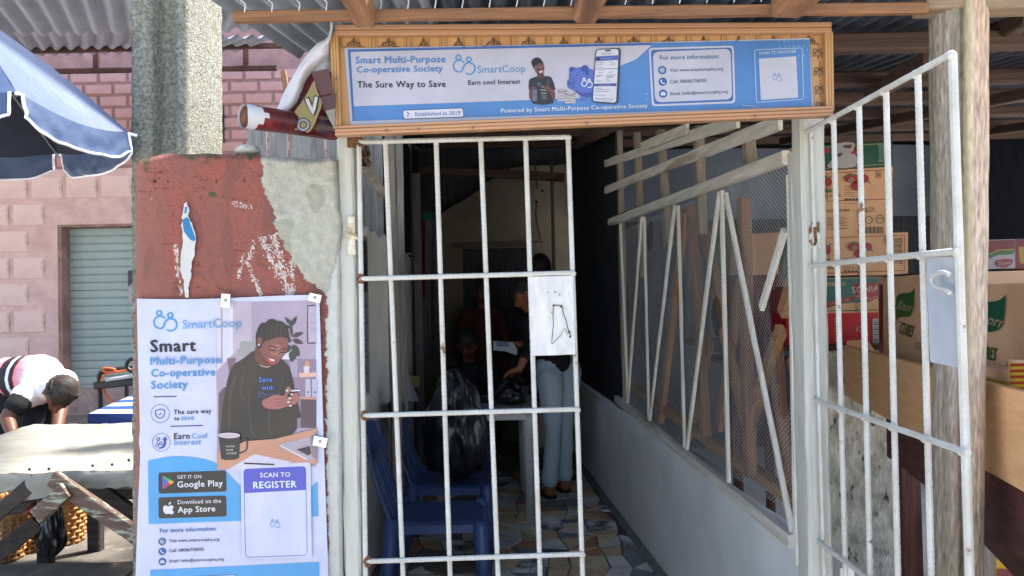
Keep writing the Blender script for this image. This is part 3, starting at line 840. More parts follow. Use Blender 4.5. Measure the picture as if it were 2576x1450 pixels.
pr.build('printed_desk', poster)
# --- headings
def line(body, p0, p1, rgb, bold=.02, l=3, tr=z5, surf=poster_surf, parent=poster, hs=1.0, shear=0.0):
    Print(surf, tr).text(body, p0, p1, rgb, l, bold, hs, shear).build('lettering', parent)
pr = Print(poster_surf, z5); pr.logo(222, 138, 218, SK, 2, 15); pr.build('logo', poster)
line('SmartCoop', (500, 316), (1066, 298), (92, 164, 222), 0, l=14)
line('Smart', (196, 540), (626, 530), BLK, .045)
line('Multi-Purpose', (194, 664), (866, 648), SK, .04, l=14)
line('Co-operative', (200, 778), (812, 766), SK, .04)
line('Society', (202, 894), (546, 886), SK, .04)
pr = Print(poster_surf, z5)
pr.stroke([(222, 971), (444, 967)], 9, NAVY, 2).stroke([(386, 1256), (695, 1247)], 9, NAVY, 2)
pr.ring(285, 1133, 88, 5, (104, 140, 196), 2).ring(295, 1410, 86, 5, (104, 140, 196), 2)
pr.stroke([(240, 1104), (284, 1090), (328, 1102), (328, 1140), (310, 1166), (284, 1180), (258, 1168), (240, 1142)], 8, NAVY, 2, True)
pr.stroke([(268, 1136), (280, 1146), (300, 1124)], 7, NAVY, 2)
pr.build('icon', poster)
line('The sure way', (416, 1140), (778, 1128), (36, 44, 72), .025)
line('to', (420, 1199), (470, 1198), (36, 44, 72), .025); line('save', (490, 1197), (610, 1193), (112, 172, 224), .02)
line('Earn', (420, 1379), (568, 1375), (36, 44, 72), .03); line('Cool', (590, 1374), (734, 1369), (112, 172, 224), .02)
line('Interest', (420, 1438), (678, 1430), (112, 172, 224), .02)
pr = Print(poster_surf, z5)
pr.ring(266, 1378, 14, 6, NAVY, 2).ring(292, 1420, 14, 6, NAVY, 2).ring(256, 1436, 14, 6, NAVY, 2).stroke([(250, 1410), (284, 1372)], 5, NAVY, 2)
pr.poly([(304, 1388), (329, 1352), (356, 1386), (342, 1387), (340, 1430), (322, 1462), (280, 1474), (262, 1462), (300, 1452), (318, 1424), (318, 1388)], (54, 86, 176), 2)
pr.build('icon', poster)
# --- store badges on the blue field
pr = Print(poster_surf, z6)
BLU = (84, 172, 232)
arc = catmull([(188, 208), (380, 168), (560, 160), (780, 188), (930, 240), (1020, 310)], 6, False)
pr.poly(arc + [(1185, 485), (1190, 855), (197, 891)], BLU, 1)
pr.poly([(212, 1386), (1200, 1340), (2033, 1299), (2040, 1700), (214, 1740)], BLU, 1)
pr.poly([(1950, 487), (2016, 431), (2025, 804), (1955, 810)], BLU, 1)
pr.poly(pr.rr([(700, 1452), (1138, 1434), (1140, 1600), (702, 1600)], 20), (40, 60, 90), 2).poly(pr.rr([(706, 1458), (1132, 1440), (1134, 1596), (708, 1596)], 18), LAV, 3)
pr.build('printed_field', poster)
for dy, kind in ((0, 'play'), (268, 'apple')):
    pr = Print(poster_surf, z6)
    pr.poly(pr.rr([(300, 336 + dy), (1030, 315 + dy), (1036, 541 + dy - 2), (303, 563 + dy)], 26), (52, 46, 44), 3)
    if kind == 'play':
        pr.poly([(344, 372), (410, 440), (344, 510)], (98, 96, 206), 4).poly([(344, 372), (352, 371), (434, 412), (408, 438)], (62, 190, 96), 5).poly([(344, 508), (410, 440), (434, 466), (352, 510)], (212, 48, 48), 5).poly([(408, 438), (434, 412), (470, 436), (434, 466)], (238, 176, 72), 5)
    else:
        pr.poly([(408, 700), (430, 690), (456, 694), (466, 708), (452, 726), (454, 748), (468, 760), (452, 784), (434, 784), (408, 778), (386, 784), (366, 770), (352, 736), (354, 706), (374, 690)], (240, 240, 246), 4, 4).poly([(410, 682), (416, 662), (436, 652), (430, 674)], (240, 240, 246), 4, 3)
    pr.build('store_badge', poster)
line('GET IT ON', (504, 402), (762, 396), (240, 240, 246), .015, 5, z6)
line('Google Play', (508, 496), (994, 480), (246, 246, 250), .03, 5, z6)
line('Download on the', (510, 676), (976, 660), (240, 240, 246), .015, 5, z6)
line('App Store', (512, 768), (912, 752), (246, 246, 250), .03, 5, z6)
pr = Print(poster_surf, z6)
pr.poly(pr.rr([(1186, 262), (1940, 225), (1955, 1250), (1200, 1270)], 30), LAV, 14)
fr = pr.rr([(1220, 300), (1888, 270), (1905, 1226), (1240, 1250)], 40)
pr.stroke(fr, 6, (86, 110, 170), 15, True)
pr.poly(pr.rr([(1220, 300), (1888, 270), (1890, 420), (1222, 450)], 40) , (88, 92, 202), 16).poly([(1221, 390), (1890, 360), (1893, 522), (1225, 557)], (88, 92, 202), 16)
pr.logo(1505, 836, 104, (96, 150, 214), 16, 6)
pr.build('scan_panel', poster)
line('SCAN TO', (1398, 388), (1720, 380), (242, 242, 252), .04, 18, z6)
line('REGISTER', (1326, 506), (1788, 492), (236, 240, 252), .045, 18, z6)
line('For more information:', (318, 984), (922, 960), (46, 112, 188), .025, 3, z6)
pr = Print(poster_surf, z6)
def icons(surf, tr, spots, r, parent, l=2):
    for n_, (x, y) in enumerate(spots):
        pr = Print(surf, tr)
        pr.disc(x, y, r, (56, 104, 172), l).ring(x, y, r*.92, r*.1, (36, 66, 130), l+1)
        LT = (230, 236, 248)
        if n_ == 0: pr.ring(x, y, r*.5, r*.1, LT, l+1, n=16).stroke([(x-r*.5, y), (x+r*.5, y)], r*.09, LT, l+1.3).ring(x, y, r*.26, r*.09, LT, l+1.6, n=12)
        if n_ == 1: pr.stroke(catmull([(x-r*.42, y-r*.42), (x-r*.25, y+r*.12), (x+r*.12, y+r*.38), (x+r*.46, y+r*.4)], 4, False), [r*.3]*3 + [r*.18]*7 + [r*.3]*3, LT, l+1)
        if n_ == 2: pr.rect(x-r*.55, y-r*.4, x+r*.55, y+r*.4, LT, l+1).stroke([(x-r*.52, y-r*.36), (x, y+r*.08), (x+r*.52, y-r*.36)], r*.12, (80, 110, 170), l+2)
        pr.build('icon', parent)
icons(poster_surf, z6, ((340, 1080), (342, 1187), (343, 1296)), 40, poster)
line('Visit www.smartcoophq.org', (416, 1088), (956, 1070), (44, 44, 74), .01, 3, z6)
line('Call: 08086758005', (416, 1196), (788, 1178), (44, 44, 74), .01, 3, z6)
line('Email: hello@smartcoophq.org', (418, 1306), (1004, 1284), (44, 44, 74), .01, 3, z6)
# nailed paper tabs holding the poster
for (x, y, w, h, a) in ((567, 757, 22, 34, .06), (792, 750, 30, 20, .22), (805, 1112, 34, 24, .2)):
    q = []
    for sx, sy in ((-1, -1), (1, -1), (1, 1), (-1, 1)):
        dx, dy = sx*w/2, sy*h/2
        q.append(P(x + dx*math.cos(a) - dy*math.sin(a), y + dx*math.sin(a) + dy*math.cos(a), PO - .016))
    mb = MB().add(q + [p + Vector((0, .002, 0)) for p in q], [(0,1,2,3), (0,4,5,1), (1,5,6,2), (2,6,7,3), (3,7,4,0)])
    t = mk('fixing_tab', mb, M('tab_paper', S(232,234,236), S(216,218,222), scale=20, rough=.6), poster)
    mk('nail', MB().ball(P(x, y - 1, PO - .018), (.0045, .002, .0045), 10, 6), M('nail_steel', S(140,138,132), None, rough=.4, metal=.8), t, smooth=True)

# ================================================================== SIGNBOARD
SY = 2.0
PVC = M('pvc_tan', S(164,126,80), S(154,114,72), scale=4, rough=.4, spec=.4, stretch=(6, 6, .4), bump=.04, bscale=30)
PVC2 = M('pvc_trim', S(164,124,90), S(152,112,80), scale=3, rough=.35, spec=.4, stretch=(.4, 6, 6))
sign = thing('signboard', (P(1465, 340, SY).x, SY + .03, P(1465, 340, SY).z), 'long tan panelled signboard with a blue and white banner above the gate', 'sign')
c = [(838, 72), (2083, 64), (2086, 290), (845, 342)]
def sq(u, v, y=0.0):
    x = lerp(lerp(c[0][0], c[1][0], u), lerp(c[3][0], c[2][0], u), v); yy = lerp(lerp(c[0][1], c[1][1], u), lerp(c[3][1], c[2][1], u), v)
    return P(x, yy, SY + y)
def slab(q, y0, y1):
    f = [P(x, y, SY + y0) for x, y in q]; b = [Vector((p.x, SY + y1, p.z)) for p in f]
    n = len(q)
    return MB().add(f + b, [tuple(range(n)), tuple(reversed(range(n, 2*n)))] + [(i, n+i, n+(i+1) % n, (i+1) % n) for i in range(n)])
# ribbed panel strips, each its own board
NB = 28
for i in range(NB):
    x0, x1 = i/NB, (i+1)/NB
    q = []
    for (u, v) in ((x0, .03), (x1 - .0006, .03), (x1 - .0006, .97), (x0, .97)):
        q.append((lerp(lerp(c[0][0], c[1][0], u), lerp(c[3][0], c[2][0], u), v), lerp(lerp(c[0][1], c[1][1], u), lerp(c[3][1], c[2][1], u), v)))
    mk('panel_board', slab(q, .0 + .0006*(i % 2), .02), PVC, sign)
ORN = (104, 78, 50)
pr = Print(lambda px, py, l=0: P(px, py, SY - .0022))
for i in range(NB + 1):
    u = i/NB
    xt = lerp(846, 2078, u); yt = lerp(92, 84, u); xb = lerp(850, 2082, u); yb = lerp(330, 282, u)
    for o, w in ((0, 1.4), (9, .9), (14, .9)):
        pr.stroke([(xt + o, yt), (xt + o + 1.5, yt + 30)], w, ORN, 0)
        if i % 2: pr.stroke([(xb + o, yb - 14), (xb + o, yb)], w, ORN, 0)
    if i % 2 == 0 and i < NB:
        cxp, cyp = xt + 44, yt + 18; k = 1.0 if (i // 4) % 2 == 0 else .6
        for s in (-1, 1):
            pr.ring(cxp + s*11*k, cyp + 3, 5*k, 2.2, ORN, 0, n=12).stroke(catmull([(cxp, cyp - 12), (cxp + s*7*k, cyp - 4), (cxp + s*20*k, cyp + 8), (cxp + s*26*k, cyp + 9)], 3, False), 1.8, ORN, 0)
        pr.disc(cxp, cyp - 10, 2.5, ORN, 0, n=8).disc(cxp, cyp - 3, 4*k, ORN, 0, n=9).disc(cxp, cyp + 5, 3*k, ORN, 0, n=8)
    pr.build('ornament', sign)
for (x, y) in ((2059, 128), (2062, 175), (2064, 222), (2066, 262)):
    pr.disc(x, y, 3, ORN, 0, n=8).disc(x, y + 14, 2.4, ORN, 0, n=8).stroke([(x, y - 20), (x, y + 22)], 1.2, ORN, 0)
    for s in (-1, 1): pr.ring(x + s*8, y, 5, 2, ORN, 0, n=10).ring(x + s*10, y + 10, 4, 1.8, ORN, 0, n=10)
    pr.build('ornament', sign)
def trimrail(a, b, w, h, steps=3, name='trim_rail'):
    mb = MB()
    for k in range(steps):
        t = (k + .5) / steps - .5
        off = Vector((0, 0, h * t))
        mb.beam(P(*a, SY - .012 + .005*abs(t)*2) + off, P(*b, SY - .012 + .005*abs(t)*2) + off, .03, h/steps*.94, up=(0, 0, 1), ch=.18)
    return mk(name, mb, PVC2, sign)
trimrail((846, 80), (2086, 73), .03, .028, 2)
trimrail((846, 332), (2090, 282), .03, .026, 3)
for (a, b) in (((842, 90), (850, 326)), ((2082, 84), (2085, 280))):
    mb = MB()
    for k in range(3): mb.beam(P(a[0] + (k-1)*7, a[1], SY - .008), P(b[0] + (k-1)*7, b[1], SY - .008), .0068, .02, up=(0, -1, 0), ch=.2)
    mk('side_trim', mb, PVC, sign)
for (x, y) in ((972, 329), (1053, 325), (1190, 322), (1477, 310), (1900, 292), (847, 198)):
    mk('screw', MB().ball(P(x, y, SY - .03), (.0035, .0025, .0035), 8, 5), M('screw_dark', S(120,104,88), None, rough=.5, metal=.6), sign)
BY = SY - .0042
def ban_surf(px, py, l=0):
    w = .0006*math.sin(px*.02) + .0005*math.sin(px*.011 + py*.03)
    return P(px, py, BY - .0004*l - w)
bq = [(866, 122), (1300, 114), (1700, 105), (2036, 96), (2046, 274), (1700, 289), (1300, 303), (882, 318)]
pr = Print(ban_surf); pr.poly(bq, (196, 198, 214), -3)
ban = pr.build('banner_sheet', sign)
BB, BD, BW = (84, 134, 196), (66, 106, 174), (208, 208, 222)
pr = Print(ban_surf)
pr.poly([(875, 125), (2036, 100), (2043, 268), (887, 305)], BB, 0)
pr.poly([(875, 125), (1640, 108), (1640, 114), (880, 131)], BD, 1)
pr.poly([(875, 125), (880, 125), (892, 305), (887, 305)], BD, 1)
pr.poly([(882, 131), (1640, 114), (1600, 150), (1560, 166), (1500, 195), (1470, 247), (1200, 257), (890, 268)], (196, 194, 208), 2)
pr.poly(pr.rr([(1632, 121), (1846, 115), (1850, 260), (1640, 268)], 10), (200, 202, 216), 2).poly(pr.rr([(1637, 126), (1841, 120), (1845, 255), (1645, 263)], 8), BD, 3).poly(pr.rr([(1642, 131), (1838, 123), (1842, 250), (1648, 258)], 16), (196, 196, 210), 4)
pr.stroke(pr.rr([(1898, 126), (2018, 121), (2021, 250), (1903, 258)], 5), 2, (176, 204, 236), 3, True)
pr.poly([(1909, 148), (2003, 142), (2008, 246), (1914, 252)], (200, 200, 212), 3)
pr.poly(pr.rr([(1012, 277), (1166, 271), (1168, 296), (1014, 301)], 5), (60, 90, 140), 3).poly(pr.rr([(1014, 279), (1164, 273), (1166, 294), (1016, 299)], 5), (220, 220, 232), 4)
pr.stroke([(1023, 282), (1029, 287), (1024, 293)], 2.2, (60, 80, 130), 5)
for (x, y) in ((1960, 104), (1973, 104), (1982, 103), (1995, 103), (2007, 102), (2021, 101), (1962, 119), (1975, 118), (1985, 117), (1997, 117), (2009, 116), (2022, 116), (2020, 128), (2030, 127), (2009, 141), (2022, 140), (1627, 237), (1628, 250)): pr.disc(x, y, 2.6, (122, 168, 222), 4, n=9)
pr.stroke([(1866, 265), (1895, 268), (1925, 276)], 1.6, (170, 190, 220), 4)
pr.logo(1140, 138, 54, (92, 150, 196), 4, 4)
pr.build('printed_field', ban)
def bl(t, p0, p1, rgb, bold=.02, l=5): Print(ban_surf).text(t, p0, p1, rgb, l, bold).build('lettering', ban)
bl('Smart Multi-Purpose', (895, 160), (1120, 157), (82, 136, 194), .04)
bl('Co-operative Society', (898, 183), (1113, 180), (82, 136, 194), .04)
bl('The Sure Way to Save', (899, 221), (1121, 219), (30, 28, 40), .022)
bl('SmartCoop', (1201, 184), (1322, 181), (92, 150, 196), 0)
bl('Earn cool Interest', (1178, 214), (1309, 211), (30, 28, 40), .022)
bl('Established in 2019', (1045, 292), (1158, 289), (82, 116, 172), .012)
bl('Powered by Smart Multi-Purpose Co-operative Society', (1261, 284), (1629, 271), (212, 220, 238), .035)
bl('For more information:', (1660, 151), (1810, 147), (56, 92, 140), .015)
bl('Visit www.smartcoophq.org', (1685, 181), (1819, 177), (50, 50, 76), .005)
bl('Call: 08086758005', (1686, 210), (1777, 207), (50, 50, 76), .005)
bl('Email: hello@smartcoophq.org', (1687, 240), (1831, 234), (50, 50, 76), .005)
bl('SCAN TO REGISTER', (1910, 138), (2003, 133), (206, 218, 236), .025)
icons(ban_surf, None, ((1666, 177), (1667, 206), (1668, 236)), 10.5, ban, 5)
pr = Print(ban_surf); pr.logo(1944, 184, 22, (130, 160, 196), 4, 2); pr.build('logo', ban)
zb = lambda x, y: (1250 + .264*x*.9463, 75.8 + .264*y*.9463 - .0)      # tracing frame of the picture group
zb = lambda x, y: (1250.0 + x*.2451*1.0 , 75.76 + y*.2451*1.0)
zb = lambda x, y: ((1980 + x/3.788)/1.5839, (120 + y/3.788)/1.5839)
pr = Print(ban_surf, zb)
T = (44, 42, 50)
pr.poly([(500, 740), (600, 705), (720, 700), (820, 715), (885, 900), (845, 920), (850, 1105), (545, 1110), (530, 900), (485, 910), (480, 800)], T, 5, 2)
pr.poly([(610, 640), (700, 640), (720, 720), (670, 745), (605, 712)], (92, 56, 50), 6)
pr.poly([(562, 540), (600, 490), (680, 480), (715, 540), (710, 610), (680, 670), (630, 680), (585, 630)], (112, 68, 58), 6, 3)
pr.poly([(520, 490), (545, 440), (600, 416), (650, 430), (690, 480), (695, 510), (640, 500), (585, 530), (560, 590), (545, 560)], (36, 32, 34), 7, 3)
pr.stroke([(565, 566), (600, 570), (640, 566), (680, 552), (716, 536)], 8, (196, 190, 196), 8)
pr.disc(622, 572, 16, (70, 44, 42), 8, 12, 9).disc(686, 552, 15, (70, 44, 42), 8, 11, 9)
pr.poly([(634, 628), (690, 612), (680, 642), (650, 650)], (236, 232, 232), 8)
pr.poly([(770, 750), (788, 748), (780, 820), (800, 860), (870, 930), (880, 1020), (850, 1050), (800, 960), (720, 890), (712, 850), (750, 840)], (112, 68, 58), 7, 3)
pr.poly([(500, 880), (580, 860), (580, 1000), (520, 1060), (485, 1010)], (112, 68, 58), 6, 2)
pr.poly(pr.rr([(528, 888), (616, 885), (612, 1086), (522, 1088)], 12), (46, 44, 54), 8).poly([(537, 900), (606, 898), (603, 1074), (532, 1076)], (120, 112, 134), 9).logo(548, 960, 46, (60, 60, 90), 10)
for (t, y, x0, x1) in (('SA', 868, 672, 708), ('INVES', 918, 662, 745), ('EARN', 966, 674, 748)): pr.text(t, (x0, y), (x1, y), (200, 200, 208), 6, .03)
pr.logo(612, 796, 46, (150, 186, 196), 6).stroke([(676, 990), (746, 986), (746, 1046), (678, 1050)], 5, (150, 150, 156), 6, True).ring(712, 1018, 10, 5, (190, 190, 196), 6, n=10)
pr.build('printed_figure', ban)
pr = Print(ban_surf, zb)
for (x0, x1, y0, y1, l) in ((915, 1058, 915, 1075, 5), (1028, 1186, 965, 1105, 7)):
    pr.poly([(x0, y0), (x1, y0 - 4), (x1, y1), (x0, y1 + 4)], (206, 198, 204), l)
    n = int((y1-y0)/24)
    for k in range(n): pr.stroke([(x0, y0 + 18 + 24*k), ((x0+x1)/2, y0 + 26 + 24*k), (x1, y0 + 15 + 24*k)], 7, (100, 88, 96), l + 1)
    pr.disc((x0+x1)/2, y0, (x1-x0)/2, (96, 86, 96), l + 1, 18, 16).disc((x0+x1)/2, y0 - 2, (x1-x0)/2*.8, (198, 192, 200), l + 2, 12, 14)
PG, PGD = (88, 112, 190), (66, 80, 158)
pr.poly([(1095, 760), (1090, 660), (1150, 590), (1260, 565), (1370, 580), (1480, 650), (1490, 990), (1410, 1010), (1340, 1000), (1330, 1062), (1262, 1062), (1250, 990), (1190, 940), (1120, 880)], PG, 8, 3)
pr.poly([(1170, 900), (1300, 960), (1480, 930), (1480, 1000), (1340, 1000), (1250, 985)], PGD, 9, 2)
pr.poly([(1096, 640), (1098, 572), (1130, 560), (1188, 576), (1150, 610)], PGD, 9, 2).poly([(1250, 600), (1290, 548), (1330, 530), (1378, 560), (1388, 640), (1360, 700), (1330, 640)], PGD, 9, 2)
pr.disc(1118, 808, 60, PGD, 9, 84).disc(1110, 808, 50, PG, 10, 72).stroke([(1088, 786), (1090, 836)], 16, (44, 52, 110), 11).stroke([(1122, 786), (1124, 836)], 16, (44, 52, 110), 11)
pr.disc(1116, 680, 9, (36, 40, 90), 10, n=9).disc(1204, 682, 10, (36, 40, 90), 10, n=9)
pr.logo(1278, 724, 158, (220, 222, 236), 11, 15)
pr.build('printed_piggy_bank', ban)
pr = Print(ban_surf, zb)
pr.poly(pr.rr([(1500, 290), (1872, 268), (1830, 1118), (1440, 1090)], 60), (50, 54, 78), 12).poly(pr.rr([(1492, 294), (1848, 272), (1806, 1110), (1436, 1084)], 55), (40, 44, 66), 13).poly(pr.rr([(1502, 304), (1838, 284), (1798, 1100), (1446, 1074)], 48), (214, 214, 226), 14)
pr.poly(pr.rr([(1632, 304), (1718, 299), (1716, 322), (1630, 327)], 10), (40, 40, 56), 15)
pr.poly([(1494, 400), (1844, 380), (1840, 452), (1488, 474)], (92, 104, 172), 15).disc(1528, 436, 27, (40, 44, 80), 16, n=14).stroke([(1566, 436), (1728, 426)], 9, (130, 160, 220), 16)
pr.stroke([(1478, 594), (1834, 582)], 7, (46, 50, 84), 15).poly([(1468, 812), (1806, 804), (1802, 848), (1464, 852)], (76, 80, 150), 15).stroke([(1540, 832), (1716, 828)], 8, (160, 164, 206), 16)
for (x0, y0, x1, y1) in ((1506, 494, 1610, 494), (1500, 524, 1590, 524), (1710, 488, 1752, 488), (1708, 518, 1806, 514), (1506, 566, 1580, 566), (1524, 644, 1602, 642), (1686, 640, 1740, 638), (1490, 688, 1604, 684), (1490, 706, 1560, 704), (1650, 682, 1792, 678), (1650, 702, 1770, 698), (1650, 722, 1750, 718), (1650, 742, 1694, 740), (1486, 770, 1580, 768), (1644, 770, 1716, 768), (1478, 880, 1586, 880), (1478, 904, 1716, 904), (1474, 930, 1690, 930), (1468, 982, 1648, 986), (1472, 1034, 1764, 1042), (1490, 1058, 1736, 1062)):
    pr.stroke([(x0, y0), (x1, y1)], 6, (96, 98, 120), 15)
pr.logo(1588, 342, 36, (96, 110, 150), 15, 4).stroke([(1630, 362), (1728, 356)], 9, (96, 110, 150), 15)
pr.build('printed_phone', ban)

# ================================================================== OLD ROLLED BANNER HANGING AT THE SIGN'S LEFT END
z3 = lambda x, y: ((880 + x/2.59)/1.5839, (y/2.59)/1.5839)
old = thing('rolled_banner', P(720, 330, 2.0), 'torn old red banner, half rolled up, hanging off the left end of the signboard', 'banner')
FLEX = M('flex_white', S(186,186,188), S(166,166,170), scale=5, rough=.55, bump=.2, bscale=14)
FLEXRED = M('flex_red', S(92,30,34), S(44,18,20), scale=14, rough=.35, bump=.15, bscale=20, c3=S(128,40,42), s3=9, lo3=.58, hi3=.66)
def strip(L, R, Yf, nu=8, nv=30, bul=.02):
    def pick(C, v):
        t = v * (len(C) - 1); i = min(int(t), len(C) - 2); return tuple(lerp(C[i][k], C[i+1][k], t - i) for k in (0, 1))
    L = catmull(L, 6, False); R = catmull(R, 6, False)
    def fn(u, v):
        a, b = pick(L, v), pick(R, v)
        x, y = z3(lerp(a[0], b[0], u), lerp(a[1], b[1], u))
        return P(x, y, Yf(u, v) - bul*math.sin(math.pi*u) + .010*nz(u*3, v*8, 2) + .004*nz(u*9, v*22, 6))
    return MB().grid(fn, nu, nv)
Lc = [(470, 1325), (560, 1170), (650, 960), (760, 760), (860, 600), (985, 460), (1095, 390), (1130, 250), (1080, 110)]
Rc = [(560, 1300), (770, 1120), (850, 950), (890, 820), (1050, 640), (1130, 530), (1145, 420), (1172, 260), (1120, 118)]
mk('folded_flap', strip(Lc, Rc, lambda u, v: 1.985 + .02*u - .012*v), FLEX, old, smooth=True)
Lc = [(450, 1335), (640, 1150), (740, 1080), (830, 950), (870, 850), (915, 760)]
Rc = [(1185, 1425), (1180, 1300), (1170, 1200), (1165, 1050), (1160, 900), (1165, 740)]
mk('printed_face', strip(Lc, Rc, lambda u, v: 2.0 - .012*(1-v), bul=.012), FLEXRED, old, smooth=True)
Lc = [(930, 750), (980, 690), (1010, 640), (1100, 560)]; Rc = [(1165, 740), (1160, 690), (1160, 640), (1155, 520)]
mk('shaded_flap', strip(Lc, Rc, lambda u, v: 2.035, 6, 10), FLEX, old, smooth=True)
bs = lambda px, py, l=0: P(px, py, 1.955 - .0006*l)
pr = Print(bs, z3)
pr.poly([(960, 835), (985, 920), (1030, 1020), (1040, 1090), (1000, 1200), (960, 1300), (900, 1370), (830, 1345), (720, 1335), (750, 1240), (760, 1160), (830, 1060), (900, 950)], (158, 132, 84), 0, 3)
pr.poly([(950, 930), (1010, 1030), (1020, 1080), (960, 1210), (880, 1340), (790, 1320), (800, 1230), (830, 1160), (880, 1060)], (146, 138, 72), 1, 3)
pr.stroke([(880, 1010), (960, 1170), (990, 990)], 62, (26, 22, 24), 2); pr.stroke([(884, 1020), (950, 1170), (986, 1000)], 34, (206, 200, 196), 3)
pr.ring(850, 1290, 52, 46, (30, 26, 28), 2, n=18); pr.ring(850, 1290, 52, 24, (150, 148, 150), 3, n=18)
pr.build('lettering', old)
pr = Print(lambda px, py, l=0: P(px, py, 1.956), z3)
pr.poly([(930, 745), (1110, 708), (1170, 960), (1030, 990), (985, 880)], (96, 58, 52), 0).poly([(1030, 1000), (1196, 965), (1180, 1120), (1080, 1140), (1040, 1060)], (84, 52, 48), 0)
pr.poly([(1078, 1145), (1178, 1122), (1172, 1330), (1120, 1240)], (150, 146, 130), 0)
pr.build('tape_patch', old)
# the roll itself: a spiral of sheet round a cardboard core
a = P(612, 292, 1.87); b = P(842, 326, 2.075)
ax = (b - a).normalized(); up = Vector((0, 0, 1)); side = ax.cross(up).normalized(); upp = side.cross(ax)
def spiral(t0, t1, ra, rb):
    def fn(u, v):
        t = lerp(t0, t1, v); r = lerp(ra, rb, v)
        q = a.lerp(b, u + (.03*nz(v*5, 1, 2) if u == 0 else 0))
        return q + (side*math.cos(t) + upp*math.sin(t)) * r * (1 + .06*nz(u*3, t, 4))
    return MB().grid(fn, 20, 60, mfn=lambda u, v: 1 if u > .14 + .04*math.sin(v*20) and v > .5 else 0)
mk('roll', spiral(0, 9, .027, .031), [FLEX, FLEXRED], old, smooth=True)
mk('core', MB().tube([a + ax*.006, a.lerp(b, .9)], .0262, 16), M('core_brown', S(110,66,44), S(60,36,28), scale=20, rough=.7), old, smooth=True)

# sticks and boards of the neighbouring shed, seen past the sign
mb = MB().beam(P(713, 180, 4.2), P(738, 330, 4.0), .03, .02, up=(0, -1, 0))
mk('leaning_stick', mb, ROUGH_X, label='thin pale stick leaning under the zinc roof edge beside the rolled banner', cat='stick')
shed = thing('board_fence', (-1.4, 5.0, 0), 'grey weathered board fence panel behind the concrete pole and banner', 'fence')
GB = wood('grey_boards', S(150,148,142), S(112,110,106), 2)
for i in range(8):
    x = -1.62 + i*.125
    mk('board', MB().beam((x, 5.0, 0), (x + .01*(i % 3 - 1), 5.0, 2.75 + .06*(i % 3)), .118, .02, up=(0, -1, 0), n=10, jit=.004, seed=i), GB, shed)

# ================================================================== KIOSK INSIDE
def RWX(Y): return 1.053 - .067*Y
FZ = .10
KF = M('screed', S(120,116,108), S(92,88,82), scale=4, rough=.7, bump=.2)
mb = MB().box((-.95, 2.14, 0), (RWX(2.14) + .12, 8.3, FZ))
floor = mk('floor', mb, KF, kind='structure')
# crazy paving of broken tiles
def crazy():
    rnd = random.Random(11)
    TM = [M('tile_white', S(234,232,225), S(193,193,193), scale=7, rough=.3, bump=.02), M('tile_beige', S(223,196,159), S(193,166,132), scale=9, rough=.4, bump=.15, bscale=30, c3=S(160,152,140), s3=12, lo3=.55, hi3=.7), M('tile_terra', S(200,143,113), S(175,123,98), scale=9, rough=.4),
          M('tile_grey', S(145,148,148), S(113,118,120), scale=8, rough=.35, bump=.15, bscale=30, c3=S(150,146,136), s3=12, lo3=.55, hi3=.7), M('tile_marble', S(236,236,236), S(109,107,107), scale=6, rough=.25, lo=.45, hi=.6), M('tile_dark', S(68,66,66), S(45,45,47), scale=8, rough=.35, bump=.15, bscale=30, c3=S(150,146,136), s3=12, lo3=.55, hi3=.7), M('tile_tan', S(212,182,145), S(234,216,186), scale=5, rough=.4, bump=.15, bscale=30, c3=S(160,152,140), s3=12, lo3=.55, hi3=.7)]
    # irregular cells: jittered grid quads, some cut in two, shrunk for the joint
    cx_, cy_ = .155, .19
    nx, ny = 12, 18
    pt = {}
    for j in range(ny+1):
        for i in range(nx+1):
            pt[i, j] = Vector((-.93 + i*cx_ + rnd.uniform(-.055, .055), 3.35 + j*cy_ + rnd.uniform(-.065, .065)))
    cells = []
    for j in range(ny):
        for i in range(nx):
            q = [pt[i, j], pt[i+1, j], pt[i+1, j+1], pt[i, j+1]]
            r = rnd.random()
            if r < .45: cells += [[q[0], q[1], q[2]], [q[0], q[2], q[3]]] if rnd.random() < .5 else [[q[0], q[1], q[3]], [q[1], q[2], q[3]]]
            elif r < .55:
                m1 = q[0].lerp(q[1], .5); m2 = q[3].lerp(q[2], .45)
                cells += [[q[0], m1, m2, q[3]], [m1, q[1], q[2], m2]]
            else: cells.append(q)
    k = 0; rest = MB()
    for ce in cells:
        c0 = sum(ce, Vector((0, 0))) / len(ce)
        if c0.x > RWX(c0.y) - .03 or c0.x < -.76: continue
        ce = [c0 + (p - c0) * .93 for p in ce]
        n = len(ce)
        pxx = c0.x / c0.y * F + 1288
        mi = rnd.choices(range(7), (7, 6, 1.6, 3, 3, .7, 6))[0]
        h = FZ + .008 + rnd.uniform(0, .002)
        mb = MB().add([(p.x, p.y, h) for p in ce] + [(p.x, p.y, FZ - .004) for p in ce], [tuple(range(n))] + [(i, n+i, n+(i+1) % n, (i+1) % n) for i in range(n)])
        if pxx > 960 and k < 290: mk('tile', mb, TM[mi], floor); k += 1
        else: rest.add(mb.v, mb.f)
    if rest.v: mk('tile_rest', rest, TM[3], floor, kind='stuff')
crazy()
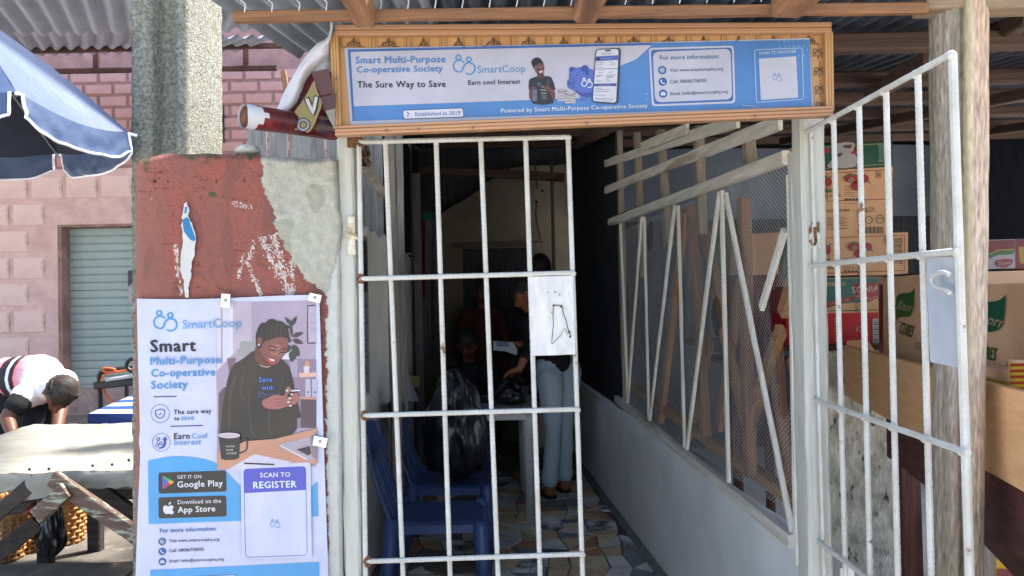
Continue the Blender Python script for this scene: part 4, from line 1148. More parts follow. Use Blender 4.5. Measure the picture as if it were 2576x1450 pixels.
# low wall on the right
lw = thing('low_wall', (RWX(4.5) + .07, 4.5, 0), 'long low grey plastered wall along the right side of the kiosk', 'wall')
def lowwall(u, v):
    Y = lerp(2.2, 7.6, v); x = RWX(Y)
    # profile round from inner foot over the rounded shoulder to the outer foot
    prof = [(-.0, 0), (0, .25), (0, .5), (0, .70), (.002, .78), (.012, .815), (.022, .832), (.03, .838), (.04, .835), (.04, 0)]
    t = u * (len(prof) - 1); i = min(int(t), len(prof) - 2); f = t - i
    px_ = lerp(prof[i][0], prof[i+1][0], f); pz = lerp(prof[i][1], prof[i+1][1], f)
    return (x + px_ + .004*nz(Y*3, pz*5, 1), Y, pz + (.006*nz(Y*5, 3, px_*9) if pz > .6 else 0))
mk('plaster', MB().grid(lowwall, 36, 90), GREY_PLASTER, lw, smooth=True)
mk('end_face', MB().box((RWX(2.2), 2.19, 0), (RWX(2.2) + .04, 2.2, .83)), GREY_PLASTER, lw)
mk('skirting', MB().add([(RWX(2.2), 2.2, FZ), (RWX(7.6), 7.6, FZ), (RWX(7.6) - .03, 7.6, FZ + .012), (RWX(2.2) - .03, 2.2, FZ + .012), (RWX(2.2), 2.2, FZ + .05), (RWX(7.6), 7.6, FZ + .05)], [(3, 2, 5, 4), (0, 1, 2, 3)]), M('mortar_joint', S(140,138,130), S(110,108,102), scale=8, rough=.9, bump=.4), lw)
# left inner wall with an uneven broken top
liw = thing('inner_wall', (-.84, 4.2, 0), 'grey plastered inner wall with a broken top edge, behind the closed gate', 'wall')
def ltop(Y): return 1.99 + .03*math.sin(Y*3) + .05*nz(Y*5, 0, 0)
LX = -.80
mb = MB().grid(lambda u, v: (LX + .004*nz(u*20, v*9, 1), lerp(2.25, 6.2, u), lerp(0, ltop(lerp(2.25, 6.2, u)), v)), 90, 20)
mk('plaster', mb, GREY_PLASTER, liw, smooth=True)
mb = MB().grid(lambda u, v: (lerp(LX, LX - .14, v), lerp(2.25, 6.2, u), ltop(lerp(2.25, 6.2, u))), 90, 2).box((LX - .14, 2.25, 0), (LX - .135, 6.2, 1.9)).box((LX - .138, 6.195, 0), (LX, 6.2, 2.0))
mk('wall_back', mb, M('broken_block', S(150,146,136), S(110,106,98), scale=14, rough=.9, bump=.7, bscale=40), liw)
# dark boarding above the inner wall
dk = thing('dark_boarding', (-.98, 4.8, 0), 'dark timber boarding above the inner wall under the kiosk roof', 'boarding')
DKB = wood('dark_boards', S(84,86,92), S(62,64,70), 2)  # plain dark blue-grey boards
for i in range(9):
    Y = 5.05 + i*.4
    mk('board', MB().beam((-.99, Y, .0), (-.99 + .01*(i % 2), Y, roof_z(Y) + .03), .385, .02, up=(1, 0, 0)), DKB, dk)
# timber studs on the left
stl = thing('timber_stud', (P(987, 1000, 4.35).x, 4.35, 0), 'pale upright timber stud standing against the inner wall', 'stud', 'studs at the inner wall')
a = P(975, 340, 4.35); b = P(1000, 1030, 4.35)
mk('timber', MB().beam((-.655, 4.35, FZ), (-.665, 4.35, roof_z(4.35) - .09), .05, .05, up=(0, -1, 0), n=20, jit=.003), wood('stud_pale', S(150,140,124), S(120,112,100), 2), stl)
st2 = thing('timber_stud', (-.74, 6.1, 0), 'dim grey timber stud at the far end of the inner wall', 'stud', 'studs at the inner wall')
mk('timber', MB().beam((-.735, 6.12, FZ), (-.74, 6.12, 2.62), .065, .05, up=(0, -1, 0)), wood('stud_dim', S(110,108,108), S(90,88,90), 2), st2)
# wooden prop with torn sacking in the upper left corner of the doorway
mk('broken_prop', MB().beam(P(907, 408, 2.75), P(966, 490, 2.85), .035, .03, up=(0, -1, 0), n=10, jit=.006), wood('prop_pale', S(150,144,132), S(120,114,104), 0), label='short broken pale prop slanting behind the top left of the closed gate', cat='prop')
mb = strip([(300, 180), (330, 230), (380, 300), (395, 380)], [(400, 160), (420, 220), (440, 300), (425, 370)], lambda u, v: 2.7, 6, 12, .02)
mb.v = [P((1320 + (z_[0]))/1.5839, 0, 2.7) if False else z_ for z_ in mb.v]
z4 = lambda x, y: ((1320 + x/2.685)/1.5839, (520 + y/2.685)/1.5839)
def rag(u, v):
    x, y = z4(lerp(300, 410 + 20*v, u) + 25*nz(u*3, v*4, 1), lerp(160, 390, v) + 14*nz(u*5, v*3, 5))
    return P(x, y, 2.68 + .05*nz(u*4, v*4, 8))
mk('torn_sack', MB().grid(rag, 10, 14), M('sack_cloth', S(128,108,92), S(92,78,68), scale=20, rough=.9), label='torn brown sacking hanging at the top left corner of the doorway', cat='sack', smooth=True)
# notice on the inner wall
nt_ = thing('wall_notice', (LX + .01, 4.05, 1.2), 'white printed notice pasted on the inner wall behind the gate', 'notice')
mk('sheet', MB().add([(LX + .010, 3.98, 1.19), (LX + .010, 4.25, 1.10), (LX + .010, 4.26, 1.96), (LX + .010, 3.98, 1.97)], [(0, 1, 2, 3)]), print_mat((170, 168, 186)), nt_)
mb = MB()
for k in range(13):
    z = 1.22 + k*.03
    mb.add([(LX + .013, 4.05, z), (LX + .013, 4.2 - .03*(k % 3), z), (LX + .013, 4.2 - .03*(k % 3), z + .01), (LX + .013, 4.05, z + .01)], [(0, 1, 2, 3)])
mb.add([(LX + .012, 4.0, 1.66), (LX + .012, 4.24, 1.66), (LX + .012, 4.24, 1.94), (LX + .012, 4.0, 1.94)], [(0, 1, 2, 3)])
mk('print_lines', mb, print_mat((66, 62, 78)), nt_)
# back wall with broken plaster, lintel and dark doorway
bw = thing('back_wall', (-.1, 8.0, 0), 'beige plastered back wall with a jagged broken top and a dark doorway', 'wall')
BYb = 7.9
pts = [(1060, 575), (1115, 534), (1160, 508), (1206, 478), (1223, 459), (1250, 444), (1280, 427), (1316, 417), (1353, 418), (1440, 414)]
PLB = M('beige_plaster', S(150,142,124), S(132,124,108), scale=3, rough=.85, bump=.15, bscale=12)
poly = []
for i, p in enumerate(pts[:-1]):
    q = pts[i+1]
    for k in range(6): t = k/6; poly.append((lerp(p[0], q[0], t) + random.uniform(-2, 2), lerp(p[1], q[1], t) + random.uniform(-2, 2)))
poly.append(pts[-1])
top = [P(x, y, BYb) for x, y in poly]
zl = P(1240, 625, BYb).z; dx0 = P(1165, 700, BYb).x; dx1 = P(1330, 700, BYb).x
mb = MB()
for a, b in zip(top, top[1:]):
    for (z0) in ((0,),):
        lo_a = zl if dx0 < (a.x+b.x)/2 < dx1 else 0
        mb.add([(a.x, BYb, lo_a), (b.x, BYb, lo_a), b, a], [(0, 1, 2, 3)])
        mb.add([a, b, (b.x, BYb + .14, b.z), (a.x, BYb + .14, a.z)], [(0, 1, 2, 3)])
mk('plaster', mb, PLB, bw)
mk('lintel', MB().beam((dx0 - .1, BYb - .02, zl + .03), (dx1 + .02, BYb - .02, zl + .04), .05, .055), wood('lintel_wood', S(126,116,104), S(96,88,80), 0), bw)
pr = Print(lambda px, py, l=0: P(px, py, BYb - .006))
pr.stroke([(1347, 420), (1349, 445), (1352, 476)], 3, (50, 46, 40), 0).stroke([(1350, 505), (1348, 540), (1352, 570), (1358, 590), (1360, 603)], 2.6, (50, 46, 40), 0).stroke([(1344, 610), (1356, 607), (1366, 611)], 3, (50, 46, 40), 0).disc(1364, 480, 4, (50, 46, 40), 0, n=8).disc(1350, 508, 4, (50, 46, 40), 0, n=8)
pr.build('crack', bw)
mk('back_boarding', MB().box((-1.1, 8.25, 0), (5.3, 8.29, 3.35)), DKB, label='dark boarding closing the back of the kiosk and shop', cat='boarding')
st3 = thing('timber_stud', (P(1393, 700, 7.2).x, 7.2, 0), 'dim grey timber post beside the cracked back wall', 'stud', 'studs at the inner wall')
a = P(1384, 407, 7.2); b = P(1402, 900, 7.2)
mk('timber', MB().box((a.x, 7.2, FZ), (b.x, 7.26, a.z)), wood('stud_dim', None, None, 2) if False else _mc['stud_dim'], st3)
mk('cross_beam', MB().beam(P(1060, 428, 6.6), P(1420, 447, 6.6), .05, .07, n=8, jit=.004), DARKWOOD_X, label='dim cross beam under the roof in front of the back wall', cat='beam')
# folded flag-coloured cloth hanging at the end of the inner wall
def cl(u, v):
    x, y = lerp(1052, 1096, u) - 4*v*u, lerp(536, 900, v)
    return P(x, y, 6.35 + .04*math.sin(u*11) * (.3 + v))
mb = MB().grid(cl, 16, 40, mfn=lambda u, v: 0 if v < .04 else (1 if (u < .45 and .06 < v < .6) else 2))
mk('hanging_cloth', mb, [M('cloth_green', S(40,96,84), None, rough=.9), M('cloth_maroon', S(110,34,44), None, rough=.9), M('cloth_grey', S(96,98,106), S(76,78,88), scale=6, rough=.9)], label='green, red and grey cloth hanging past the end of the inner wall', cat='cloth', smooth=True)

# ================================================================== LATTICE SCREEN ON THE LOW WALL
lat = thing('lattice_screen', (RWX(3.8) + .03, 3.8, .83), 'timber lattice screen with wire mesh and white slats standing on the low wall', 'screen')
lp0 = Vector((RWX(2.0), 2.0, 0)); lp1 = Vector((RWX(7.0), 7.0, 0))
ln = Vector((-(lp1 - lp0).y, (lp1 - lp0).x, 0)).normalized()
if ln.x > 0: ln = -ln                                  # towards the corridor
def LP(px, py, off=0.0): return PP(px, py, lp0 + Vector((.02, 0, 0)), ln) + ln * off
WSLAT = wood('slat_white', S(226,224,214), S(206,202,190), 2, rough=.65, bump=.3, c3=S(140,118,96), lo3=.62, hi3=.7)
WSLAT_Y = wood('slat_white_y', S(214,210,198), S(188,182,166), 1, rough=.7, bump=.35, c3=S(132,108,88), lo3=.56, hi3=.66)
BRN = wood('lattice_brown', S(138,104,82), S(108,80,64), 2)
BRN_Y = wood('lattice_brown_y', S(140,106,84), S(110,82,64), 1)
def slat(p, q, w, mat, th=.014, off=.0, name='slat', n=14, jit=.002):
    a, b = LP(*p, off), LP(*q, off)
    return mk(name, MB().beam(a, b, w, th, up=ln, n=n, jit=jit, seed=p[0]*.1), mat, lat)
# rails
slat((2002, 396), (1545, 560), .045, WSLAT_Y, .03, .03, 'rail', 30)
slat((2002, 385), (1547, 550), .03, BRN_Y, .04, .0, 'rail', 30)
slat((1990, 308), (1536, 479), .05, WSLAT_Y, .016, .035, 'rail', 30, .004)
slat((1880, 305), (1535, 412), .05, WSLAT_Y, .016, .035, 'rail', 30, .004)
slat((1760, 325), (1640, 370), .05, WSLAT_Y, .016, .055, 'rail', 10, .004)
slat((2018, 1362), (1562, 1003), .045, WSLAT_Y, .03, .03, 'bottom_rail', 30)
slat((1996, 1295), (1570, 975), .05, wood('rail_tan', S(160,122,84), S(128,96,68), 1), .05, -.07, 'back_rail', 16)
# studs behind
for (x0, y0, x1, y1, w) in ((1546, 330, 1562, 1005, .055), (1590, 335, 1606, 700, .03), (1648, 330, 1668, 620, .05), (1740, 320, 1750, 590, .05), (1862, 330, 1868, 420, .05), (1722, 520, 1760, 1100, .05), (1852, 500, 1868, 1200, .06)):
    slat((x0, y0), (x1, y1), w, _mc['stud_pale'] if x0 < 1700 or y1 < 800 else BRN, .04, -.03, 'stud', 10)
# leaning brown pieces behind the mesh
BR = [((1700, 530), (1640, 1060)), ((1734, 560), (1800, 880)), ((1818, 700), (1765, 1080)), ((1790, 830), (1850, 1080)), ((1855, 1050), (1900, 880)), ((1900, 850), (1922, 1230)), ((1995, 590), (1935, 790)), ((1960, 1100), (2005, 990)), ((1938, 900), (2012, 1300)), ((1930, 830), (1870, 1010)), ((1752, 860), (1700, 1100))]
for i, (p, q) in enumerate(BR):
    slat(p, q, .05, BRN if i % 3 else _mc['rail_tan'], .03, -.05 - .015*(i % 3), 'batten', 10, .003)
# white V-slats in front of the mesh
for (p, q, w) in (((1709, 517), (1643, 1068), .02), ((1717, 517), (1734, 1143), .018), ((1823, 484), (1739, 1135), .02), ((1829, 480), (1847, 1224), .02), ((1839, 488), (2013, 1354), .021), ((1991, 580), (1931, 776), .03), ((1569, 563), (1588, 1015), .018), ((1624, 546), (1587, 1020), .018), ((1630, 546), (1642, 1062), .018), ((2003, 440), (2022, 1420), .02)):
    slat(p, q, w, WSLAT, .014, .022, 'slat', 24, .002)
# wire mesh: real diamond wires, joined
mw = MB()
y0, y1 = 2.36, 5.15; z0, z1 = .88, 2.05
du, dv = .0125, .0085; hw = .0011
nu = int((y1 - y0)/du); nv = int((z1 - z0)/dv)
def mpt(i, j):
    Y = y0 + i*du; zz = z0 + j*dv
    wv = .010*nz(Y*3, zz*3, 4)
    return Vector((RWX(Y) + .022 + wv, Y, zz))
vv = []; ff = []
keep = lambda i, j: nz(i*.03, j*.02, 7) > -.42
for j in range(0, nv):
    for i in range(nu):
        if not keep(i, j): continue
        s_ = 1 if (i + j) % 2 == 0 else 0
        a = mpt(i, j + (0 if s_ else 1)); b = mpt(i + 1, j + (1 if s_ else 0))
        o = len(vv); vv += [a + Vector((0, 0, -hw)), b + Vector((0, 0, -hw)), b + Vector((0, 0, hw)), a + Vector((0, 0, hw))]
        ff.append([o, o+1, o+2, o+3])
mw.v = vv; mw.f = ff; mw.m = [0]*len(ff)
mk('wire_mesh', mw, M('mesh_wire', S(206,208,206), S(170,172,170), scale=3, rough=.5, metal=.3), lat, kind='stuff')
# dark sheet closing the far end of the screen
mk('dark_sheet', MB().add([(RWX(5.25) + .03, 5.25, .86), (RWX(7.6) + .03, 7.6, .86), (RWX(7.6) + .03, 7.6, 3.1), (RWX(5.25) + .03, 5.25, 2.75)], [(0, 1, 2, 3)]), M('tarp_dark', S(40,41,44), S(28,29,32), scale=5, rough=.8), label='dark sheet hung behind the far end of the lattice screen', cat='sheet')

# ================================================================== SHOP ON THE RIGHT
mk('shop_side_wall', MB().box((4.6, 6.4, 0), (4.65, 8.25, 3.2)), DKB, label='dark boarding on the far side of the neighbouring shop', cat='boarding')
TARP = M('tarp_blue', S(104,112,126), S(84,92,106), scale=1.5, rough=.7, bump=.1, bscale=5)
mk('tarpaulin', MB().grid(lambda u, v: (lerp(.75, 5.1, u), 7.6 + .05*math.sin(u*17) , lerp(2.35, 3.05, v)), 40, 4), TARP, label='grey blue tarpaulin strip hung under the roof at the back of the shop', cat='tarpaulin', smooth=True)
# round timber pole at the street edge
pole = MB(); pcol = []
def polefn(u, v):
    z = lerp(0, 2.325, v); a = 2*math.pi*u
    c0 = P(2412, 20, 1.95); c1 = P(2412, 1450, 1.95)
    t = (z - c0.z) / (c1.z - c0.z)
    r = lerp(.068, .053, max(0, min(1, t))) * (1 + .08*nz(math.cos(a)*1.6, math.sin(a)*1.6, z*2.5) + .05*nz(math.cos(a)*6, math.sin(a)*6, z*7))
    ac = 4.32 + .18*nz(z*1.5, 7, 0)
    r -= math.exp(-((a - ac)/.13)**2) * .02
    r += .0016*nz(math.cos(a)*60, math.sin(a)*60, z*6)
    n1 = nz(math.cos(a)*14, math.sin(a)*14, z*2.2); n2 = nz(math.cos(a)*40, math.sin(a)*40, z*38); n3 = nz(math.cos(a)*3, math.sin(a)*3, z*1.3)
    sm_ = lambda e0, e1, x_: max(0, min(1, (x_ - e0)/(e1 - e0)))
    n4 = nz(math.cos(a)*22, math.sin(a)*22, z*45); n5 = nz(math.cos(a)*9, math.sin(a)*9, z*28)
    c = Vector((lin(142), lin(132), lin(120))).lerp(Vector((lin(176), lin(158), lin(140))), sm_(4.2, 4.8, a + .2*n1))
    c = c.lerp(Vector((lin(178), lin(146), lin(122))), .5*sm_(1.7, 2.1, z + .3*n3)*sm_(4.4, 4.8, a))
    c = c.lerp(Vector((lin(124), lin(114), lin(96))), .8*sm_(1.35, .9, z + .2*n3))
    c = c * (1 + .2*n1 + .45*n2 + .4*n4 + .35*n5)
    c = c.lerp(Vector((lin(182), lin(172), lin(130))), .6*sm_(.3, .05, abs(a - ac - .14) + .25*n4)*sm_(1.0, 1.3, z))
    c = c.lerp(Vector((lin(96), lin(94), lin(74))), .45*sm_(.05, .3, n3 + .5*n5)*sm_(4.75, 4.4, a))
    c = c * (1 - .6*sm_(.09, .02, abs(a - ac) + .06*n4))  # dark cleft: shade inside the groove painted in, together with moss
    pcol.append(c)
    x = lerp(c0.x, c1.x, t)
    return (x + r*math.cos(a), 1.95 + r*math.sin(a), z)
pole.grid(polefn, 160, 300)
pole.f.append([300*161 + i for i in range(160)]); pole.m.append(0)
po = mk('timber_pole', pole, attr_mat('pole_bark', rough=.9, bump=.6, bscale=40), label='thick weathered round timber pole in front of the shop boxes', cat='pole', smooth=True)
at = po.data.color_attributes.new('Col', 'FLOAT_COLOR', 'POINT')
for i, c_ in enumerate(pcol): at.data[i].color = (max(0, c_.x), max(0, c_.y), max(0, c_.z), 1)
# counter of planks, running out towards the street
b0 = Vector((1.53, 3.6, 0)); b1 = Vector((1.02, 1.0, 0)); bu = (b1 - b0).normalized(); bn = Vector((-bu.y, bu.x, 0))
if bn.x > 0: bn = -bn
def BP(s, off, z): return b0 + bu*s - bn*off + Vector((0, 0, z))
ctr = thing('shop_counter', (1.75, 2.6, 0), 'shop counter of tan and dark brown planks on posts', 'counter')
TANP = wood('counter_tan', S(226,180,132), S(212,164,116), 1, rough=.65, bump=.2, c3=S(160,110,70), lo3=.64, hi3=.78)
DBR = wood('counter_dark', S(92,54,46), S(66,40,38), 1, rough=.7)
DBZ = wood('counter_dark_z', S(96,56,48), S(60,36,34), 2, rough=.7)
LB = (b1 - b0).length
mk('front_board', MB().beam(BP(0, .012, 1.245), BP(LB, .012, 1.25), .024, .235, n=20, jit=.004, seed=1), TANP, ctr)
mk('under_board', MB().beam(BP(.6, .035, 1.05), BP(LB, .035, 1.02), .024, .17, n=14, jit=.006, seed=5), DBR, ctr)
mk('brace_board', MB().beam(BP(1.0, .07, 1.02), BP(LB, .1, .78), .024, .16, n=10, jit=.006, seed=6), DBR, ctr)
mk('top_board', MB().add([BP(-.5, .03, 1.2), BP(LB, .03, 1.2), BP(LB, 1.0, 1.2), BP(-.5, 1.0, 1.2), BP(-.5, .03, 1.165), BP(LB, .03, 1.165), BP(LB, 1.0, 1.165), BP(-.5, 1.0, 1.165)], [(0,1,2,3), (4,7,6,5), (0,4,5,1), (1,5,6,2), (2,6,7,3), (3,7,4,0)]), DBR, ctr)
for (s, off, w) in ((.62, .09, .075), (2.4, .35, .07), (-.3, .7, .08)):
    p = BP(s, off, 0)
    mk('leg', MB().beam(p, (p.x, p.y, 1.16), w, .06, up=(0, -1, 0), n=10, jit=.003, seed=s), DBZ, ctr)
# tan side board propped at the inner end
q = [(2130, 858), (2180, 855), (2215, 905), (2245, 990), (2235, 1015), (2130, 1000)]
mk('end_board', (lambda f: MB().add(f + [p + Vector((.01, .02, 0)) for p in f], [tuple(range(6)), tuple(range(11, 5, -1))] + [(i, 6+i, 6+(i+1) % 6, (i+1) % 6) for i in range(6)]))([P(x, y, 3.62) for x, y in q]), TANP, ctr)
# rough grey slab standing under the boxes
a = P(2085, 884, 3.75); b = P(2300, 884, 3.75)
mb = MB().grid(lambda u, v: (lerp(a.x - .05, b.x, u), 3.75 - .01*nz(u*4, v*12, 2), lerp(0, 1.325, v)), 20, 60).box((a.x - .05, 3.76, 0), (b.x, 3.86, 1.325))
mk('stone_slab', mb, M('slab_grey', S(206,202,190), S(140,138,128), scale=9, rough=.95, bump=1.0, bscale=30, stretch=(2, 2, 1), c3=S(66,64,58), s3=14, lo3=.58, hi3=.66), label='rough grey slab standing upright under the stacked cartons', cat='slab')
mk('shelf', MB().box((1.0, 3.76, 1.328), (2.3, 4.7, 1.35)), DBR, label='brown plank shelf carrying the stack of cartons', cat='shelf')
a = P(2452, 1262, 1.9)
sp = P(2470, 1300, 2.35)
mk('short_post', MB().beam((sp.x, 2.35, 0), (sp.x, 2.35, 1.0), .05, .05, up=(0, -1, 0), n=16, jit=.005), wood('post_grey', S(130,126,118), S(92,90,84), 2), label='short grey timber post behind the round pole, under the counter', cat='post')

CARD = M('cardboard', S(214,172,134), S(202,158,122), scale=6, rough=.8, bump=.05, bscale=40)
GRN, RED, DKR = (44, 128, 62), (190, 48, 50), (150, 40, 44)
def carton(name, q, depth, mat, label, group=None, Y=3.85, sag=0.0):
    """q: front face corners in the picture (tl, tr, br, bl) at distance Y"""
    f = [P(x, y, Y) for x, y in q]
    d = Vector((.03, depth, 0))
    t = thing(name, ((f[0].x+f[1].x)/2, Y + depth/2, min(f[2].z, f[3].z)), label, 'carton', group)
    n = 8
    def face(u, v): 
        p = f[0].lerp(f[1], u).lerp(f[3].lerp(f[2], u), v)
        return p + Vector((.0015*nz(u*5, v*4, f[0].x*9), -.003*math.sin(math.pi*u)*math.sin(math.pi*v), 0))
    mb = MB().grid(face, n, n)
    bk = [p + d for p in f]
    o = len(mb.v)
    mb.add(f + bk, [(0, 4, 5, 1), (1, 5, 6, 2), (2, 6, 7, 3), (3, 7, 4, 0), (7, 6, 5, 4)])
    mk('body', mb, mat, t)
    # top flaps
    e = Vector((0, 0, .003))
    fl = MB().add([f[0] + e, f[1] + e, f[1] + d*.48 + e*1.5, f[0] + d*.48 + e*1.5, f[0] + d*.52 + e*1.5, f[1] + d*.52 + e*1.5, bk[1] + e, bk[0] + e], [(0, 1, 2, 3), (4, 5, 6, 7)])
    mk('flap', fl, mat, t)
    return t, (lambda px, py, l=0: P(px, py, Y - .005 - .0006*l))
G = 'cartons stacked behind the open gate'
# red carton
t, sf = carton('carton', [(1978, 790), (2218, 786), (2218, 882), (1978, 880)], .3, M('card_red', S(196,36,50), S(180,30,44), scale=5, rough=.5), 'bright red carton at the bottom of the stack, with a barcode', G, 3.9)
pr = Print(sf); pr.poly([(2195, 803), (2217, 801), (2218, 872), (2196, 874)], (226, 226, 232), 0)
for k in range(14): pr.stroke([(2198, 808 + k*4.4), (2216, 807 + k*4.4)], 1.2 + (k % 3)*.7, (40, 40, 50), 1)
for k in range(9): pr.stroke([(2098, 802 + k*8), (2103 + (k % 3)*2, 802 + k*8)], 2, (230, 200, 204), 0)
pr.text('Tomato', (2152, 826), (2184, 824), (232, 210, 212), 0); pr.text('Paste', (2154, 836), (2182, 835), (232, 210, 212), 0)
pr.build('printing', t)
pr = Print(lambda px, py, l=0: P(px, py, 3.87)); 
# teal and tan carton
t, sf = carton('carton', [(2072, 700), (2220, 697), (2220, 786), (2072, 789)], .3, CARD, 'teal and tan carton with a red banner, resting on the red carton', G, 3.9)
pr = Print(sf); pr.poly([(2073, 702), (2219, 699), (2219, 716), (2180, 760), (2120, 764), (2073, 778)], (72, 132, 122), 0)
pr.poly([(2076, 762), (2130, 748), (2148, 746), (2148, 757), (2130, 759), (2076, 775)], RED, 1).poly([(2146, 713), (2219, 711), (2219, 745), (2182, 762), (2150, 748)], (206, 66, 68), 1)
pr.poly(pr.rr([(2076, 711), (2126, 709), (2126, 719), (2076, 721)], 3), (206, 186, 130), 1)
pr.text('210g x', (2078, 719), (2098, 718), (90, 90, 60), 2); pr.text('UP', (2112, 718), (2123, 717.5), (90, 90, 60), 2); pr.text('TOMATO MIX', (2082, 769), (2140, 756), (236, 196, 160), 2)
pr.text('SONIA', (2144, 738), (2212, 733), (238, 226, 200), 2, .02).stroke([(2150, 746), (2175, 744), (2190, 754), (2205, 746)], 2, (238, 200, 130), 2)
pr.stroke([(2073, 783), (2219, 780)], 2, (90, 110, 70), 1)
pr.text('SON', (2151, 757), (2151, 783), (40, 36, 34), 3, .0).text('MATO', (2150, 715), (2150, 750), (50, 44, 46), 3)
pr.build('printing', t)
# three tan vegetable-print cartons
for (q, lab, big) in (([(2070, 592), (2284, 585), (2284, 688), (2070, 695)], 'long tan carton with red border, pepper pictures and a barcode at its right end', 1),
                 ([(2074, 515), (2246, 508), (2246, 588), (2074, 593)], 'tan carton with plain green stamps, between two red bordered cartons', 2),
                 ([(2072, 430), (2246, 420), (2246, 508), (2074, 514)], 'tan red bordered carton directly under the green carton', 3)):
    t, sf = carton('carton', q, .3, CARD, lab, G, 3.9)
    (x0, y0), (x1, y1), (x2, y2), (x3, y3) = q
    pr = Print(sf)
    if big != 2: pr.stroke([(x0 + 8, y0 + 7), (x1 - 8, y1 + 7), (x2 - 8, y2 - 7), (x3 + 8, y3 - 7)], 1.8, (196, 74, 66), 0, True)
    if big == 2:
        pr.text('TOMATO MIX', (x0 + 6, y0 + 20), (x0 + 64, y0 + 17), (74, 56, 44), 0, .02).text('5g x 50', (x0 + 100, y0 + 14), (x0 + 126, y0 + 12), (74, 56, 44), 0).text('(SACHETS)', (x0 + 98, y0 + 20), (x0 + 126, y0 + 18), (74, 56, 44), 0)
        for k in range(6): pr.stroke([(x0 + 7, y0 + 34 + k*4), (x0 + 50 + 8*(k % 2), y0 + 32 + k*4)], 1.2, (96, 74, 58), 0)
        pr.text('A GB company', (x0 + 7, y0 + 64), (x0 + 58, y0 + 61), (74, 56, 44), 0)
        pr.ring(x0 + 112, y0 + 39, 9, 2, (96, 136, 84), 0, n=16).ring(x0 + 140, y0 + 37, 10, 2, (96, 136, 84), 0, n=16).stroke([(x0 + 134, y0 + 38), (x0 + 140, y0 + 33), (x0 + 147, y0 + 37)], 2, (96, 136, 84), 0)
        for k in range(16): pr.stroke([(x0 + 100 + k*3.2, y0 + 56), (x0 + 100.6 + k*3.2, y0 + 73)], .9 + (k % 3)*.5, (60, 48, 40), 0)
        pr.text('GINO', (x0 + 84, y0 + 10), (x0 + 84, y0 + 76), (222, 104, 46), 1, .05, 1.0)
    else:
        mx = x0 + (92 if big == 1 else 82); my = (y0 + y3)/2 - 18
        for (dx, dy, r, rgb) in ((-16, -4, 13, (196, 60, 66)), (18, -4, 14, (196, 60, 66)), (0, -2, 15, (206, 74, 60)), (2, 14, 15, (188, 48, 66)), (-13, -1, 7, (214, 178, 130)), (-13, -1, 4, (120, 160, 90)), (14, 4, 6, (226, 210, 180))):
            pr.disc(mx + dx, my + dy, r, rgb, 0 + int(20 - r), r*.8, 14)
        pr.poly([(mx + 26, my + 4), (mx + 40, my + 10), (mx + 30, my + 2)], (70, 130, 70), 3).stroke([(mx - 28, my - 8), (mx - 14, my - 16), (mx + 2, my - 12)], 3, (70, 130, 70), 9)
        vx = x0 + 12
        pr.disc(vx, my + 4, 9, (190, 54, 56), 1, 12, 12).stroke([(vx - 4, my + 16), (vx - 5, my + 24)], 2, (190, 54, 56), 1).stroke([(vx + 4, my + 16), (vx + 5, my + 24)], 2, (190, 54, 56), 1).stroke([(vx - 10, my - 10), (vx, my - 6), (vx + 10, my - 11)], 3, (70, 120, 70), 2).disc(vx, my + 28, 9, (80, 130, 70), 1, 3, 9)
        pr.text('PEPPER', (x0 + 2, y3 - 28), (x0 + 36, y3 - 30), (60, 52, 40), 0).text('& ONION', (x0 + 2, y3 - 16), (x0 + 42, y3 - 19), (60, 52, 40), 0)
        for k in range(6): pr.stroke([(x0 + 52, y3 - 44 + k*5), (x0 + (82 if k % 2 else 76), y3 - 45 + k*5)], 1, (110, 84, 66), 0)
        for k in range(5): pr.rect(x0 + 54 + k*9, y3 - 14, x0 + 60 + k*9, y3 - 9, (70, 58, 48), 0)
        pr.text('GIN', (x0 + 88, my + 20), (x0 + 88, y3 - 5), (222, 92, 46), 2, .05, 1.0)
        bx = x1 - 34 if big == 1 else x1 - 16
        for k in range(16): pr.stroke([(bx, y1 + 14 + k*4.2), (bx + 16, y1 + 13.6 + k*4.2)], .9 + (k % 3)*.6, (56, 46, 40), 0)
        if big == 1: pr.text('841010577669', (x1 - 13, y1 + 80), (x1 - 13, y1 + 14), (70, 58, 50), 0)
        pr.stroke([(bx - 26, y1 + 12), (bx - 14, y1 + 12), (bx - 14, y1 + 28), (bx - 26, y1 + 28)], 1.2, (70, 58, 50), 0, True).stroke([(bx - 22, y1 + 25), (bx - 22, y1 + 15)], 1.4, (70, 58, 50), 0).stroke([(bx - 18, y1 + 25), (bx - 18, y1 + 15)], 1.4, (70, 58, 50), 0)
    # glossy tape strip
    pr.build('printing', t)
t, sf = carton('carton', [(2068, 366), (2244, 356), (2246, 418), (2072, 428)], .3, M('card_green', S(34,88,68), S(28,74,58), scale=5, rough=.5), 'dark green carton with torn white paper at the top of the stack', G, 3.9)
pr = Print(sf)
pr.stroke([(2072, 371), (2198, 363), (2240, 361), (2232, 386), (2242, 412), (2074, 424)], 1.6, (190, 190, 120), 0)
pr.poly([(2104, 362), (2150, 360), (2146, 382), (2158, 400), (2150, 420), (2104, 424), (2080, 418), (2098, 396)], (206, 200, 196), 1, 2).poly([(2120, 366), (2144, 364), (2140, 374), (2122, 372)], (120, 84, 70), 2).poly([(2106, 386), (2120, 384), (2116, 394), (2104, 396)], (130, 88, 76), 2)
pr.disc(2080, 380, 8, (190, 50, 60), 1, n=10).poly([(2140, 382), (2160, 378), (2158, 386), (2142, 388)], (206, 50, 60), 2).text('O', (2148, 378), (2156, 377), (210, 40, 50), 3, .04)
